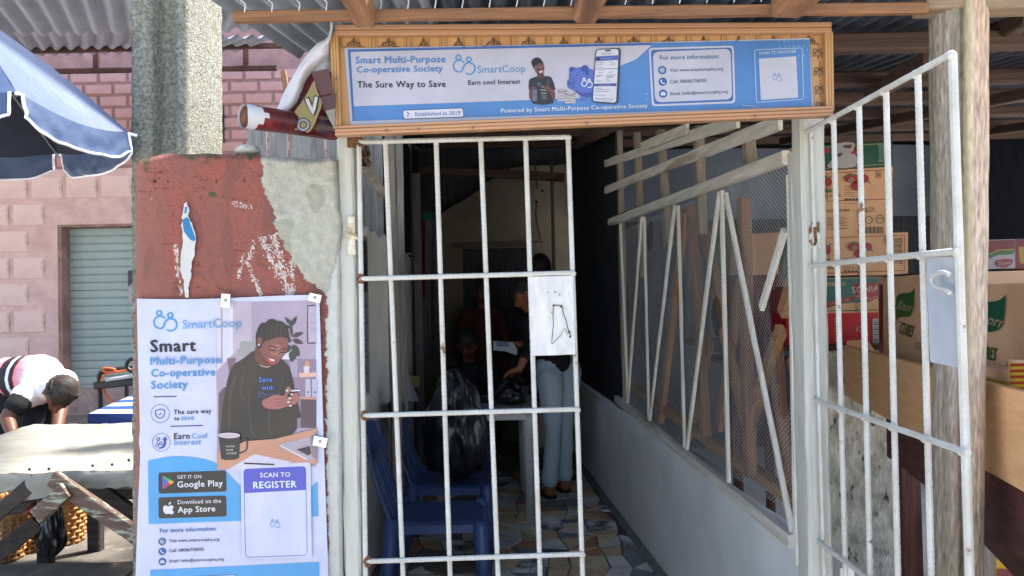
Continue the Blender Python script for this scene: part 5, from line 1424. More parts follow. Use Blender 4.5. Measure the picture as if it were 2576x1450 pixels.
for k in range(8):
    for m_ in range(5): pr.rect(2212 + m_*4 - abs(k - 4)*.9, 364 + k*5.6, 2215 + m_*4 - abs(k - 4)*.9, 368 + k*5.6, (150, 186, 160), 1)
pr.build('printing', t)
# dim cartons further back behind the mesh
for (q, Y, lab) in (([(1862, 590), (1960, 586), (1960, 690), (1862, 694)], 4.6, 'dim tan carton behind the wire mesh, upper of two'), ([(1850, 694), (1965, 690), (1965, 900), (1850, 905)], 4.6, 'dim maroon carton behind the wire mesh, lower of two')):
    carton('carton', q, .3, CARD if 'tan' in lab else M('card_maroon', S(110,44,48), S(90,36,42), scale=5, rough=.6), lab, G, Y)
shT = thing('shelf', (1.47, 4.8, 0), 'plank shelf under the dim cartons behind the mesh', 'shelf')
mk('plank', MB().box((1.25, 4.5, P(1900, 905, 4.6).z - .03), (1.7, 5.1, P(1900, 905, 4.6).z - .003)), DBR, shT)
shz = P(1900, 905, 4.6).z - .03
for (x, y) in ((1.3, 4.55), (1.65, 5.05)): mk('leg', MB().beam((x, y, 0), (x, y, shz), .05, .05, up=(0, -1, 0)), DBZ, shT)
# stock cube cartons on the counter, faces along the counter
off = .10
cp = b0 - bn*off
def CP(px, py, o=0.0): return PP(px, py, cp, bn) + bn*o
CARD2 = M('cardboard_tan', S(220,180,146), S(206,166,132), scale=4, rough=.8, bump=.05, bscale=40)
def cube_carton(px0, px1, ptop, pbot, label, pref, dep=.34, stripe=True):
    a = CP(px0, pbot); bq_ = CP(px1, pbot); zt_ = CP(px0, ptop).z; zb_ = 1.202
    t = thing('carton', ((a.x+bq_.x)/2 + .15, (a.y+bq_.y)/2, zb_), label, 'carton', 'stock cube cartons on the counter')
    A = Vector((a.x, a.y, zb_)); B = Vector((bq_.x, bq_.y, zb_)); d = -bn*dep; h = Vector((0, 0, zt_ - zb_))
    mb = MB().add([A, B, B + d, A + d, A + h, B + h, B + d + h, A + d + h], [(0, 1, 5, 4), (1, 2, 6, 5), (2, 3, 7, 6), (3, 0, 4, 7), (0, 3, 2, 1)])
    mk('body', mb, CARD2, t)
    e = Vector((0, 0, .004))
    fl = MB().add([A + h + e, B + h + e, B + h + d*.49 + e*2, A + h + d*.49 + e*2, A + h + d*.51 + e*2, B + h + d*.51 + e*2, B + h + d + e, A + h + d + e], [(0, 1, 2, 3), (4, 5, 6, 7)])
    mk('flap', fl, CARD2, t)
    return t
sfc = lambda px, py, l=0: CP(px, py, .002 + .0005*l)
t = cube_carton(2212, 2372, 700, 890, 'tan carton with a bright green leaf emblem, behind the open gate bars', None)
pr = Print(sfc)
pr.poly([(2213, 716), (2222, 716), (2222, 890), (2213, 888)], (150, 52, 46), 0)
LEAF = [(0, .42), (.06, .26), (.3, .18), (.62, .16), (.86, .1), (1, 0), (1, .3), (.96, .62), (.84, .84), (.6, .92), (.3, .93), (.08, 1), (0, 1.06)]
def leafmark(pr, x0, y0, w, h, sk, rgb, tx0, tx1, kh=1.3):
    pts = [(x0 + u*w, y0 + v*h + sk*u*w) for u, v in LEAF]
    pr.poly(pts, (226, 206, 150), 0, 3); cx_ = sum(p[0] for p in pts)/len(pts); cy_ = sum(p[1] for p in pts)/len(pts)
    pr.poly([(cx_ + (p[0]-cx_)*.95, cy_ + (p[1]-cy_)*.95) for p in pts], rgb, 1, 3)
    pr.text('Knorr', tx0, tx1, (226, 206, 170), 2, .02, kh, .3)
leafmark(pr, 2255, 722, 48, 82, .06, (44, 134, 52), (2258, 777), (2302, 789), 2.0)
pr.text('SEASONING', (2262, 811), (2283, 818), (72, 130, 68), 1, .02, 1.5).text('CUBES', (2262, 838), (2295, 849), (60, 126, 60), 1, .04, 3.6)
pr.stroke([(2305, 862), (2345, 870), (2345, 884), (2305, 876)], 1.3, (110, 120, 60), 1, True).text('14x50', (2307, 873), (2330, 879), (90, 110, 56), 1)
pr.build('printing', t)
t = cube_carton(2425, 2640, 718, 930, 'tan carton with a teal green leaf emblem, right of the round pole', None)
pr = Print(sfc)
leafmark(pr, 2447, 740, 86, 104, .02, (30, 116, 84), (2450, 806), (2526, 826))
pr.text('SEASONING', (2454, 866), (2486, 872), (72, 130, 68), 1, .02, 1.4).text('CUBES', (2455, 898), (2505, 908), (54, 118, 62), 1, .04, 2.7)
pr.stroke([(2535, 912), (2600, 926), (2600, 944), (2535, 930)], 1.4, (110, 120, 60), 1, True).text('14x50', (2540, 925), (2582, 934), (90, 110, 56), 1)
pr.build('printing', t)
# carton with a yellow band and eye mark, standing lower beside it, and a striped one
off2 = .035
cq = b0 - bn*off2
def CQ(px, py, o=0.0): return PP(px, py, cq, bn) + bn*o
A = CQ(2446, 935); B = CQ(2548, 960); zt_ = 1.395; zb_ = 1.2
t = thing('carton', ((A.x+B.x)/2, (A.y+B.y)/2, zb_), 'small carton with a yellow band and an eye mark, low beside the round pole', 'carton')
d = -bn*.06
mb = MB().add([Vector((p.x, p.y, z)) + o for z in (zb_, zt_) for p, o in ((A, Vector()), (B, Vector()), (B, d), (A, d))], [(0, 1, 5, 4), (1, 2, 6, 5), (2, 3, 7, 6), (3, 0, 4, 7), (4, 5, 6, 7)])
mk('body', mb, CARD2, t)
pr = Print(lambda px, py, l=0: CQ(px, py, .002 + .0005*l))
pr.poly([(2450, 944), (2546, 964), (2546, 992), (2450, 974)], (214, 190, 50), 0).ring(2514, 971, 6, 1.2, (110, 96, 40), 1, n=14).disc(2514, 971, 2.2, (110, 96, 40), 1, n=8)
pr.build('printing', t)
A = CQ(2549, 935, .01); B = CQ(2660, 960, .01)
t = thing('carton', ((A.x+B.x)/2, (A.y+B.y)/2, zb_), 'red and yellow striped carton at the right edge of the picture', 'carton')
zt2 = CQ(2551, 906).z
mb = MB().add([Vector((p.x, p.y, z)) + o for z in (zb_, zt2) for p, o in ((A, Vector()), (B, Vector()), (B, d), (A, d))], [(0, 1, 5, 4), (1, 2, 6, 5), (2, 3, 7, 6), (3, 0, 4, 7), (4, 5, 6, 7)])
mk('body', mb, CARD2, t)
pr = Print(lambda px, py, l=0: CQ(px, py, .013 + .0005*l))
pr.poly([(2554, 912), (2656, 930), (2656, 1040), (2554, 1010)], (222, 194, 60), 0)
for k in range(7): pr.poly([(2556, 916 + k*15), (2600, 914 + k*15), (2656, 928 + k*15), (2656, 936 + k*15), (2600, 922 + k*15), (2556, 922 + k*15)], (190, 62, 40), 1)
pr.build('printing', t)
# noodle carton further back in the shade
A = P(2484, 690, 3.3); sfn = lambda px, py, l=0: P(px, py, 3.25 - .001 - .0006*l)
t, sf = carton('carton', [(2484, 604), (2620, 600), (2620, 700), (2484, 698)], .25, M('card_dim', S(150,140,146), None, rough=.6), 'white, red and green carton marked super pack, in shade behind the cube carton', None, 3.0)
pr = Print(sf)
pr.poly([(2486, 606), (2552, 604), (2552, 632), (2520, 634), (2486, 650)], (120, 30, 40), 0).poly([(2488, 636), (2550, 628), (2550, 640), (2510, 642), (2488, 652)], (60, 112, 66), 1).stroke([(2488, 640), (2510, 630), (2550, 628)], 2.5, (190, 160, 50), 2)
pr.text('Indomie', (2502, 626), (2542, 623), (150, 70, 80), 1, 0, 1.2, .3).poly([(2508, 656), (2545, 652), (2546, 664), (2528, 674), (2508, 670)], (150, 50, 60), 0, 2).text('Chicken', (2511, 668), (2543, 664), (206, 196, 200), 2, .01, 1.2, .2)
pr.poly([(2490, 679), (2552, 676), (2552, 689), (2490, 692)], (66, 84, 104), 0).text('SUPER PACK', (2493, 689), (2549, 686), (190, 196, 204), 1, .03)
pr.poly([(2556, 603), (2618, 600), (2618, 698), (2556, 698)], (130, 34, 40), 0).poly([(2562, 622), (2618, 620), (2618, 660), (2566, 664)], (180, 150, 60), 1)
pr.build('printing', t)
shT = thing('shelf', (2.2, 3.2, 0), 'plank shelf behind the cube cartons carrying the super pack carton', 'shelf')
mk('plank', MB().box((1.84, 2.98, P(2484, 699, 3.0).z - .06), (2.6, 3.4, P(2550, 700, 3.0).z - .004)), DBR, shT)
pz = P(2484, 699, 3.0).z - .06
for (x, y, w) in ((1.9, 3.05, 'near'), (2.5, 3.35, 'far')): mk('leg', MB().beam((x, y, 0), (x, y, pz), .05, .05, up=(0, -1, 0)), DBZ, shT)
# yellow carton below the counter
t, sf = carton('carton', [(2462, 1335), (2640, 1350), (2640, 1862), (2462, 1866)], .3, M('card_yellow', S(196,160,50), S(176,140,44), scale=5, rough=.6), 'yellow and dark red carton on the ground under the counter', None, 2.75)
pr = Print(sf)
pr.poly([(2464, 1338), (2638, 1352), (2638, 1366), (2464, 1352)], (120, 40, 40), 0).poly([(2465, 1364), (2506, 1366), (2506, 1460), (2465, 1460)], (160, 80, 46), 0).poly([(2510, 1432), (2638, 1436), (2638, 1500), (2510, 1500)], (140, 40, 44), 0)
pr.text('VEGETABLE', (2514, 1394), (2590, 1402), (60, 50, 30), 1, .02).text('BULL', (2520, 1409), (2556, 1412), (60, 50, 30), 1, .0)
pr.build('printing', t)

# ================================================================== PEOPLE
def cone(mb, p0, p1, r0, r1, m=0, n=14):
    p0 = Vector(p0); p1 = Vector(p1); d = p1 - p0; L = d.length or 1e-6; d = d / L
    path = []; rr = []
    for k in range(5):
        a = math.pi/2*k/5; path.append(p0 - d*r0*math.cos(a)); rr.append(max(1e-4, r0*math.sin(a)))
    for k in range(5):
        path.append(p0.lerp(p1, k/4)); rr.append(lerp(r0, r1, k/4))
    for k in range(1, 6):
        a = math.pi/2*k/5; path.append(p1 + d*r1*math.sin(a)); rr.append(max(1e-4, r1*math.cos(a)))
    mb.tube(path, rr, n, m)
class Body:
    def __init__(s): s.pr = []
    def c(s, p0, p1, r0, r1, m): s.pr.append((Vector(p0), Vector(p1), r0, r1, m)); return s
    def chain(s, pts, rs, m):
        for a, b, ra, rb in zip(pts, pts[1:], rs, rs[1:]): s.c(a, b, ra, rb, m)
        return s
    def head(s, c0, fwd, up, r=.095, skin=0, hair=1):
        c0 = Vector(c0); f = Vector(fwd).normalized(); u = Vector(up); u = (u - f*u.dot(f)).normalized(); sd_ = f.cross(u)
        k = r / .095
        s.c(c0 + u*.012*k, c0 - f*.02*k + u*.012*k, .088*k, .09*k, skin)
        s.c(c0 + f*.03*k - u*.03*k, c0 + f*.045*k - u*.085*k, .066*k, .034*k, skin)
        s.c(c0 - f*.022*k + u*.026*k, c0 - f*.03*k - u*.02*k, .099*k, .085*k, hair)
        s.c(c0 + f*.01*k + u*.05*k, c0 - f*.02*k + u*.055*k, .079*k, .082*k, hair)
        s.c(c0 + f*.088*k - u*.005*k, c0 + f*.104*k - u*.036*k, .008*k, .015*k, skin)
        s.c(c0 + f*.082*k - u*.064*k + sd_*.016, c0 + f*.082*k - u*.064*k - sd_*.016, .011*k, .011*k, 'lip')
        for q in (-1, 1):
            s.c(c0 + sd_*q*.09*k + u*.012*k, c0 + sd_*q*.092*k - u*.022*k, .016*k, .012*k, skin)
            s.c(c0 + sd_*q*.035*k + f*.083*k + u*.012*k, c0 + sd_*q*.03*k + f*.084*k + u*.012*k, .0115*k, .0115*k, 'eye')
            s.c(c0 + sd_*q*.02*k + f*.088*k + u*.034*k, c0 + sd_*q*.05*k + f*.076*k + u*.036*k, .007, .006, hair)
        return s
    def hand(s, w, d, nrm, m, curl=.5, k=1.0):
        w = Vector(w); d = Vector(d).normalized(); nn = Vector(nrm); nn = (nn - d*nn.dot(d)).normalized(); sd_ = d.cross(nn)
        for q in (-1.2, 0, 1.2): s.c(w, w + d*.075*k + sd_*q*.022*k, .022*k, .016*k, m)
        for i, L in enumerate((.07, .082, .077, .06)):
            b = w + d*.082*k + sd_*(-.033 + .022*i)*k
            d1 = (d*math.cos(curl*.6) + nn*math.sin(curl*.6)); d2 = (d*math.cos(curl*1.6) + nn*math.sin(curl*1.6))
            e = b + d1*L*.5*k
            s.c(b, e, .0105*k, .0095*k, m).c(e, e + d2*L*.5*k, .0095*k, .0082*k, m)
        t0 = w + d*.02*k - sd_*.03*k; t1 = t0 + (d*.75 - sd_*.6 + nn*.3).normalized()*.05*k
        s.c(t0, t1, .014*k, .011*k, m).c(t1, t1 + (d + nn*.5).normalized()*.03*k, .011*k, .009*k, m)
        return s
    def build(s, name, mats, label, voxel=.011, parts=None):
        """mats: dict key->material; nearest limb decides the material of each face"""
        keys = list(mats)
        mb = MB()
        for (a, b, ra, rb, m) in s.pr: cone(mb, a, b, ra, rb)
        me = bpy.data.meshes.new('raw'); me.from_pydata(mb.v, [], mb.f)
        o = bpy.data.objects.new('raw', me); COL.objects.link(o)
        r = o.modifiers.new('r', 'REMESH'); r.mode = 'VOXEL'; r.voxel_size = voxel
        sm = o.modifiers.new('s', 'SMOOTH'); sm.factor = .5; sm.iterations = 3
        dg = bpy.context.evaluated_depsgraph_get()
        m2 = bpy.data.meshes.new_from_object(o.evaluated_get(dg))
        bpy.data.objects.remove(o); bpy.data.meshes.remove(me)
        L = Vector((sum(p[0].x for p in s.pr)/len(s.pr), sum(p[0].y for p in s.pr)/len(s.pr), min(min(p[0].z - p[2], p[1].z - p[3]) for p in s.pr)))
        for k in keys: m2.materials.append(mats[k])
        seg = [(a, (b - a), max((b - a).length_squared, 1e-9), ra, rb, keys.index(m)) for (a, b, ra, rb, m) in s.pr]
        idx = []
        for f in m2.polygons:
            p = f.center; best = 9; bi = 0
            for (a, d, l2, ra, rb, mi) in seg:
                e = p - a
                t = e.dot(d) / l2
                t = 0 if t < 0 else 1 if t > 1 else t
                q = (e - d*t).length - (ra + (rb - ra)*t)
                if q < best: best = q; bi = mi
            idx.append(bi)
        m2.polygons.foreach_set('material_index', idx)
        m2.polygons.foreach_set('use_smooth', [True]*len(m2.polygons))
        for v in m2.vertices: v.co -= L
        m2.name = name; ob = bpy.data.objects.new(name, m2); COL.objects.link(ob); ob.location = L
        ORG[ob.name] = L
        return setp(ob, label, 'person')
SKIN = M('skin_deep', S(118,76,58), S(104,64,50), scale=8, rough=.5, spec=.4)
SKIN2 = M('skin_warm', S(158,100,70), S(142,88,62), scale=8, rough=.5, spec=.4)
HAIR = M('hair_black', S(40,36,34), S(62,56,52), scale=30, rough=.6, bump=.5, bscale=60)
BRAID = M('hair_braided', S(38,33,31), S(66,57,52), scale=9, rough=.6, bump=.6, bscale=30, stretch=(1, 6, 1))
EYEM = M('eye', S(58,44,40), None, rough=.3)
LIP = M('lip', S(120,60,56), None, rough=.4)
JEANS = M('jeans_pale', S(192,208,220), S(170,188,202), scale=4, rough=.85, bump=.3, bscale=20, stretch=(1, 1, .5))
JEANS_D = M('jeans_blue', S(70,92,120), S(54,74,100), scale=5, rough=.85)
BLACKT = M('black_tee', S(34,34,38), S(24,24,28), scale=8, rough=.85)
MAROON = M('maroon_shirt', S(92,44,44), S(70,34,36), scale=8, rough=.85)
SOLE = M('sole_black', S(30,28,28), None, rough=.7)
# -- woman bending over the table
A = P
D = 5.95
b = Body()
hip = A(1402, 940, D)
hl, hr = A(1384, 955, D - .08), A(1420, 952, D + .06)
kl, kr = A(1392, 1090, D - .13), A(1420, 1085, D + .02)
al, ar = A(1384, 1222, D - .10), A(1421, 1202, D + .08)
al.z = FZ + .09; ar.z = FZ + .09
b.c(A(1380, 928, D - .02), A(1424, 936, D + .04), .11, .125, 'j').c(A(1392, 950, D + .03), A(1424, 958, D + .03), .12, .12, 'j')
for (h_, k_, a_) in ((hl, kl, al), (hr, kr, ar)):
    b.chain([h_, h_.lerp(k_, .5), k_, k_.lerp(a_, .35), Vector((a_.x, a_.y, FZ + .19))], [.105, .088, .063, .066, .058], 'j')
    b.c((a_.x, a_.y, FZ + .2), (a_.x, a_.y, FZ + .155), .064, .066, 'j')
    b.c((a_.x, a_.y, FZ + .16), (a_.x, a_.y, FZ + .08), .036, .038, 's')
for a_, dx in ((al, -.02), (ar, -.02)):
    b.c(a_ + Vector((0, 0, -.01)), a_ + Vector((0, 0, -.05)), .045, .036, 's').c(a_ + Vector((0, 0, -.045)), a_ + Vector((-.05, .14, -.068)), .037, .022, 's')
sh = A(1340, 820, D - .02)
b.c(hip + Vector((0, 0, .06)), A(1372, 865, D), .115, .12, 't').c(A(1372, 865, D), sh, .12, .115, 't')
shl, shr = A(1336, 815, D - .16), A(1365, 806, D + .14)
b.c(shl, shr, .07, .07, 't')
b.chain([shl, A(1330, 880, D - .2), A(1308, 925, D - .25)], [.058, .046, .032], 't').c(A(1316, 908, D - .24), A(1306, 930, D - .26), .034, .028, 's')
b.hand(A(1306, 930, D - .26), (-1, -.2, -.25), (0, -.3, -1), 's', .7)
b.chain([shr, A(1340, 872, D + .1), A(1318, 868, D + .02)], [.058, .046, .036], 't').c(A(1318, 868, D + .02), A(1306, 866, D - .02), .034, .028, 's')
b.hand(A(1306, 866, D - .02), (-1, -.1, .05), (0, -.3, -1), 's', .6)
b.c(A(1345, 790, D - .02), A(1332, 768, D - .03), .05, .05, 's').head(A(1322, 742, D - .05), (-1, -.15, -.55), (-.35, 0, 1), .095, 's', 'h')
wom = b.build('person', {'j': JEANS, 't': BLACKT, 's': SKIN2, 'h': HAIR, 'eye': EYEM, 'lip': LIP}, 'person in black top and pale jeans bending over the table with a leaflet')
for a_ in (al, ar):
    mb = MB()
    pr_ = [(.038, -.03), (.042, .05), (.036, .15), (.0, .185), (-.036, .15), (-.042, .05), (-.038, -.03), (0, -.05)]
    dirv = Vector((-.05, .14, 0)).normalized(); sv = Vector((dirv.y, -dirv.x, 0))
    bp = [Vector((a_.x, a_.y, 0)) + sv*x + dirv*y for x, y in pr_]
    mb.add([p + Vector((0, 0, FZ + .009)) for p in bp] + [p + Vector((0, 0, FZ + .034)) for p in bp], [tuple(range(8)), tuple(range(15, 7, -1))] + [(i, (i+1) % 8, 8+(i+1) % 8, 8+i) for i in range(8)])
    mk('mule', mb, SOLE, wom)
# -- seated person behind the table
b = Body()
D = 6.55
hp_ = Vector((P(1190, 1000, D).x, D, FZ + .50))
for q in (-1, 1):
    hh = hp_ + Vector((q*.09, 0, 0)); kn = hp_ + Vector((q*.12, -.42, .02)); an = Vector((kn.x + q*.01, kn.y + .03, FZ + .08))
    b.chain([hh, kn, an], [.095, .068, .05], 'j').c(an, an + Vector((q*.02, -.13, -.045)), .042, .03, 's')
ch_ = hp_ + Vector((-.02, -.12, .40))
b.c(hp_, hp_ + Vector((0, -.03, .2)), .14, .13, 't').c(hp_ + Vector((0, -.03, .2)), ch_, .13, .13, 't').c(ch_ + Vector((-.16, 0, 0)), ch_ + Vector((.16, 0, 0)), .075, .075, 't')
for q in (-1, 1):
    s0 = ch_ + Vector((q*.17, 0, -.01)); e0 = ch_ + Vector((q*.22, -.12, -.22)); w0 = ch_ + Vector((q*.06, -.36, -.235))
    b.c(s0, e0, .058, .046, 't').c(e0, w0, .04, .03, 's').hand(w0, (-q*.5, -1, -.1), (0, 0, -1), 's', .5)
b.c(ch_ + Vector((0, 0, .06)), ch_ + Vector((0, -.05, .15)), .05, .05, 's').head(ch_ + Vector((-.01, -.1, .25)), (-.1, -1, -.6), (0, -.4, 1), .095, 's', 'h')
b.build('person', {'j': JEANS_D, 't': BLACKT, 's': SKIN, 'h': HAIR, 'eye': EYEM, 'lip': LIP}, 'person in dark top and blue jeans sitting behind the white table')
# -- standing people in the dark
def standing(px, ptop, D, shirt, label, face=(-.2, -1, -.2)):
    b = Body(); hd = P(px, ptop + 36, D); x, y = hd.x, D; H = hd.z + .11 - FZ
    zz = lambda f: FZ + H*f
    for q in (-1, 1):
        b.chain([(x + q*.09, y, zz(.5)), (x + q*.1, y - .01, zz(.28)), (x + q*.1, y + .02, FZ + .09)], [.09, .06, .045], 'j').c((x + q*.1, y + .02, FZ + .06), (x + q*.11, y - .14, FZ + .04), .045, .035, 's')
        b.chain([(x + q*.17, y, zz(.8)), (x + q*.23, y, zz(.62)), (x + q*.2, y - .14, zz(.5))], [.06, .045, .034], 't').hand((x + q*.2, y - .15, zz(.49)), (0, -.5, -1), (-q, 0, 0), 's', .4)
    b.c((x, y, zz(.53)), (x, y, zz(.66)), .14, .13, 't').c((x, y, zz(.66)), (x, y, zz(.78)), .13, .12, 't').c((x - .15, y, zz(.81)), (x + .15, y, zz(.81)), .07, .07, 't')
    b.c((x, y, zz(.83)), (x, y - .01, zz(.89)), .05, .05, 's').head(hd, face, (0, -.1, 1), .095, 's', 'h')
    b.build('person', {'j': DARK_CLOTH, 't': shirt, 's': SKIN, 'h': HAIR, 'eye': EYEM, 'lip': LIP}, label, .013)
standing(1214, 700, 7.2, MAROON, 'person in maroon shirt standing in the dark left of the others')
standing(1359, 640, 6.9, BLACKT, 'person in black standing behind the lock plate, only the hair showing', (0, 1, -.2))
# -- person outside bending over, striped white shirt
b = Body()
def Q(px, py, D): return P(px, py, D)
hp_ = Q(22, 950, 6.25); ch_ = Q(100, 948, 5.9)
for q, D in ((-1, 6.15), (1, 6.4)):
    h0 = Q(10 + 22*(q > 0), 975, D); k0 = Vector((h0.x - .04, h0.y - .03, .52)); f0 = Vector((h0.x - .05, h0.y + .02, .09))
    b.chain([h0, k0, f0], [.125, .082, .062], 'p').c(f0, f0 + Vector((.1, -.1, -.05)), .05, .035, 'p')
b.c(hp_, hp_.lerp(ch_, .28), .165, .165, 'w').c(hp_.lerp(ch_, .28), hp_.lerp(ch_, .62), .165, .17, 'w').c(hp_.lerp(ch_, .62), ch_, .17, .17, 'w').c(ch_, Q(128, 968, 5.8), .16, .10, 'w')
sl, sr = Q(62, 998, 5.62), Q(160, 962, 5.95)
b.c(sl, sr, .095, .1, 'w').c(Q(100, 960, 5.75), Q(118, 975, 5.7), .13, .1, 'w')
b.c(sl, Q(42, 1022, 5.55), .085, .08, 'k').chain([Q(42, 1022, 5.55), Q(18, 1052, 5.5), Q(30, 1088, 5.42), Q(44, 1110, 5.38)], [.064, .05, .042, .034], 's')
b.hand(Q(44, 1112, 5.38), (.3, -.2, -1), (1, 0, 0), 's', .5)
b.chain([sr, Q(152, 1020, 5.85), Q(146, 1062, 5.7), Q(142, 1090, 5.6)], [.075, .055, .045, .034], 's').hand(Q(142, 1092, 5.6), (-.1, -.2, -1), (-1, 0, 0), 's', .5)
b.c(Q(120, 978, 5.72), Q(135, 985, 5.66), .06, .06, 's')
b.head(Q(152, 993, 5.6), (.15, -.62, -1), (.75, -.75, .15), .108, 's', 'h')
b.c(Q(90, 1030, 5.85), Q(85, 1090, 5.8), .14, .16, 'p')
STRIPE = M('striped_shirt', S(236,230,232), None, rough=.8, bump=.8, bscale=7)
pm = STRIPE; nt = pm.node_tree; N = nt.nodes
tc = N.new('ShaderNodeTexCoord'); sx = N.new('ShaderNodeSeparateXYZ'); nt.links.new(tc.outputs['Object'], sx.inputs[0])
nzv = N.new('ShaderNodeTexNoise'); nzv.inputs['Scale'].default_value = 3
ad = N.new('ShaderNodeMath'); ad.operation = 'MULTIPLY_ADD'; ad.inputs[1].default_value = .06
nt.links.new(tc.outputs['Object'], nzv.inputs[0]); nt.links.new(nzv.outputs[0], ad.inputs[0]); nt.links.new(sx.outputs['X'], ad.inputs[2])
rp = N.new('ShaderNodeValToRGB'); mr = N.new('ShaderNodeMapRange')
nt.links.new(ad.outputs[0], mr.inputs[0]); nt.links.new(mr.outputs[0], rp.inputs[0]); nt.links.new(rp.outputs[0], N['Principled BSDF'].inputs['Base Color'])
per = b.build('person', {'w': STRIPE, 'k': BLACKT, 's': SKIN, 'h': BRAID, 'p': DARK_CLOTH, 'eye': EYEM, 'lip': LIP}, 'person in striped white and pink shirt bending forward behind the white table', .011)
hc = Q(152, 993, 5.6); hf = Vector((.15, -.62, -1)).normalized(); hu = Vector((.75, -.75, .15)); hu = (hu - hf*hu.dot(hf)).normalized(); hs_ = hf.cross(hu)
for k in range(-4, 5):
    ph = k*.30
    path = []
    for j in range(12):
        th = lerp(.75, 3.3, j/11)                     # from the forehead over the crown to the nape
        v_ = (hf*math.cos(th) + hu*math.sin(th))*math.cos(ph*math.sin(th*.95)) + hs_*math.sin(ph*math.sin(th*.95))
        path.append(hc - hf*.018 + hu*.012 + v_*(.116 + .003*math.sin(j*3.1)))
    mk('braid', MB().tube(path, [.010 + .0025*(j % 2) for j in range(12)], 7), BRAID, per, smooth=True)
xo = per.location.x
mr.inputs[1].default_value = Q(0, 950, 6.2).x - xo + .03; mr.inputs[2].default_value = Q(190, 950, 5.8).x - xo + .03
el = rp.color_ramp.elements; el[0].position = 0; el[0].color = S(230,160,170); el[1].position = 1; el[1].color = S(240,238,240)
rp.color_ramp.interpolation = 'LINEAR'
for pos, c_ in ((.16, S(232,170,178)), (.165, S(190,30,60)), (.19, S(40,36,42)), (.30, S(40,36,42)), (.305, S(238,236,238)), (.36, S(238,236,238)), (.365, S(40,36,42)), (.43, S(44,38,44)), (.435, S(200,40,66)), (.455, S(236,150,164)), (.56, S(238,186,196)), (.66, S(242,238,240))):
    e = el.new(pos); e.color = c_

# ================================================================== FURNITURE IN THE KIOSK
PLW = M('plastic_white', S(206,206,208), S(190,190,194), scale=4, rough=.35, spec=.5)
tb = thing('plastic_table', (P(1230, 1030, 5.5).x, 5.6, FZ), 'white plastic table with ribbed edge beside the person in jeans', 'table')
tx0, tx1 = P(1085, 1035, 5.3).x, P(1344, 1030, 5.3).x; tz = FZ + .75
mb = MB().beam((tx0, 5.75, tz - .012), (tx1, 5.75, tz - .012), .9, .024, ch=.3)
mk('tabletop', mb, PLW, tb)
mk('apron', MB().box((tx0 + .02, 5.33, tz - .07), (tx1 - .02, 5.345, tz - .024)), PLW, tb)
for (x, y) in ((tx0 + .05, 5.37), (tx1 - .045, 5.37), (tx0 + .05, 6.12), (tx1 - .07, 6.12)):
    mk('leg', MB().tube([(x, y, tz - .025), (x, y, tz - .1), (x + .004, y, FZ + .009)], [.046, .04, .032], 12), PLW, tb, smooth=True)
# flyers, leaflet, bags
fl = thing('flyer_stack', (P(1180, 1015, 5.5).x, 5.55, tz), 'stack of blue edged flyers lying on the white table', 'flyers')
for k in range(5):
    x0, x1 = P(1122, 1020, 5.45).x + .004*k, P(1238, 1015, 5.45).x + .003*k
    mk('flyer', MB().box((x0, 5.42 + .006*k, tz + .001 + k*.007), (x1, 5.75, tz + .006 + k*.007)), print_mat((120, 126, 196)) if k < 4 else print_mat((104, 78, 76)), fl)
def bag(name, c0, sx_, sy_, sz_, label, seed, knot=True, mat=None):
    mb = MB()
    def fn(u, v):
        a = 2*math.pi*u; t = math.pi*v
        rr = math.sin(t)**.8 * (1 + .4*nz(math.cos(a)*2 + seed, math.sin(a)*2, v*4) + .2*nz(math.cos(a)*6 + seed, math.sin(a)*6, v*9))
        z = (1 - math.cos(t))/2
        rr *= 1 - .45*z*z if knot else 1
        zz = z + (.02*nz(a, v*3, seed) if 0.05 < v else 0)
        return (c0[0] + sx_*rr*math.cos(a), c0[1] + sy_*rr*math.sin(a), c0[2] + sz_*zz)
    mb.grid(fn, 60, 60)
    return mk(name, mb, mat or BAGM, label=label, cat='bag', smooth=True)
BAGM = M('bag_black', S(26,26,29), S(18,18,20), scale=6, rough=.28, spec=.6, bump=.9, bscale=14)
b0_ = P(1285, 1018, 5.6)
bag('plastic_bag', (b0_.x, 5.62, tz + .001), .13, .14, .19, 'small black plastic bag on the table in front of the person in jeans', 3)
lf = thing('leaflet', P(1275, 870, 5.8), 'blue and white leaflet held in the hand of the person in jeans', 'leaflet')
q = [P(x, y, 5.82) for x, y in ((1241, 858), (1290, 862), (1302, 880), (1300, 894), (1270, 884), (1241, 882))]
mk('sheet', MB().add(q, [tuple(range(6))]), print_mat((190, 196, 210)), lf)
q = [P(x, y, 5.815) for x, y in ((1246, 860), (1276, 862), (1282, 872), (1250, 872))]
mk('print', MB().add(q, [(0, 1, 2, 3)]), print_mat((50, 90, 170)), lf)
# white stool under the seated person
stool = thing('plastic_stool', (P(1190, 1100, 6.5).x, 6.6, FZ), 'white plastic stool under the seated person', 'stool')
sx0 = P(1190, 1100, 6.5).x
mk('seat', MB().beam((sx0 - .17, 6.6, FZ + .385), (sx0 + .17, 6.6, FZ + .385), .34, .05, ch=.3), PLW, stool)
for q1 in (-1, 1):
    for q2 in (-1, 1): mk('leg', MB().tube([(sx0 + q1*.13, 6.6 + q2*.13, FZ + .37), (sx0 + q1*.17, 6.6 + q2*.17, FZ + .009)], [.03, .022], 8), PLW, stool)
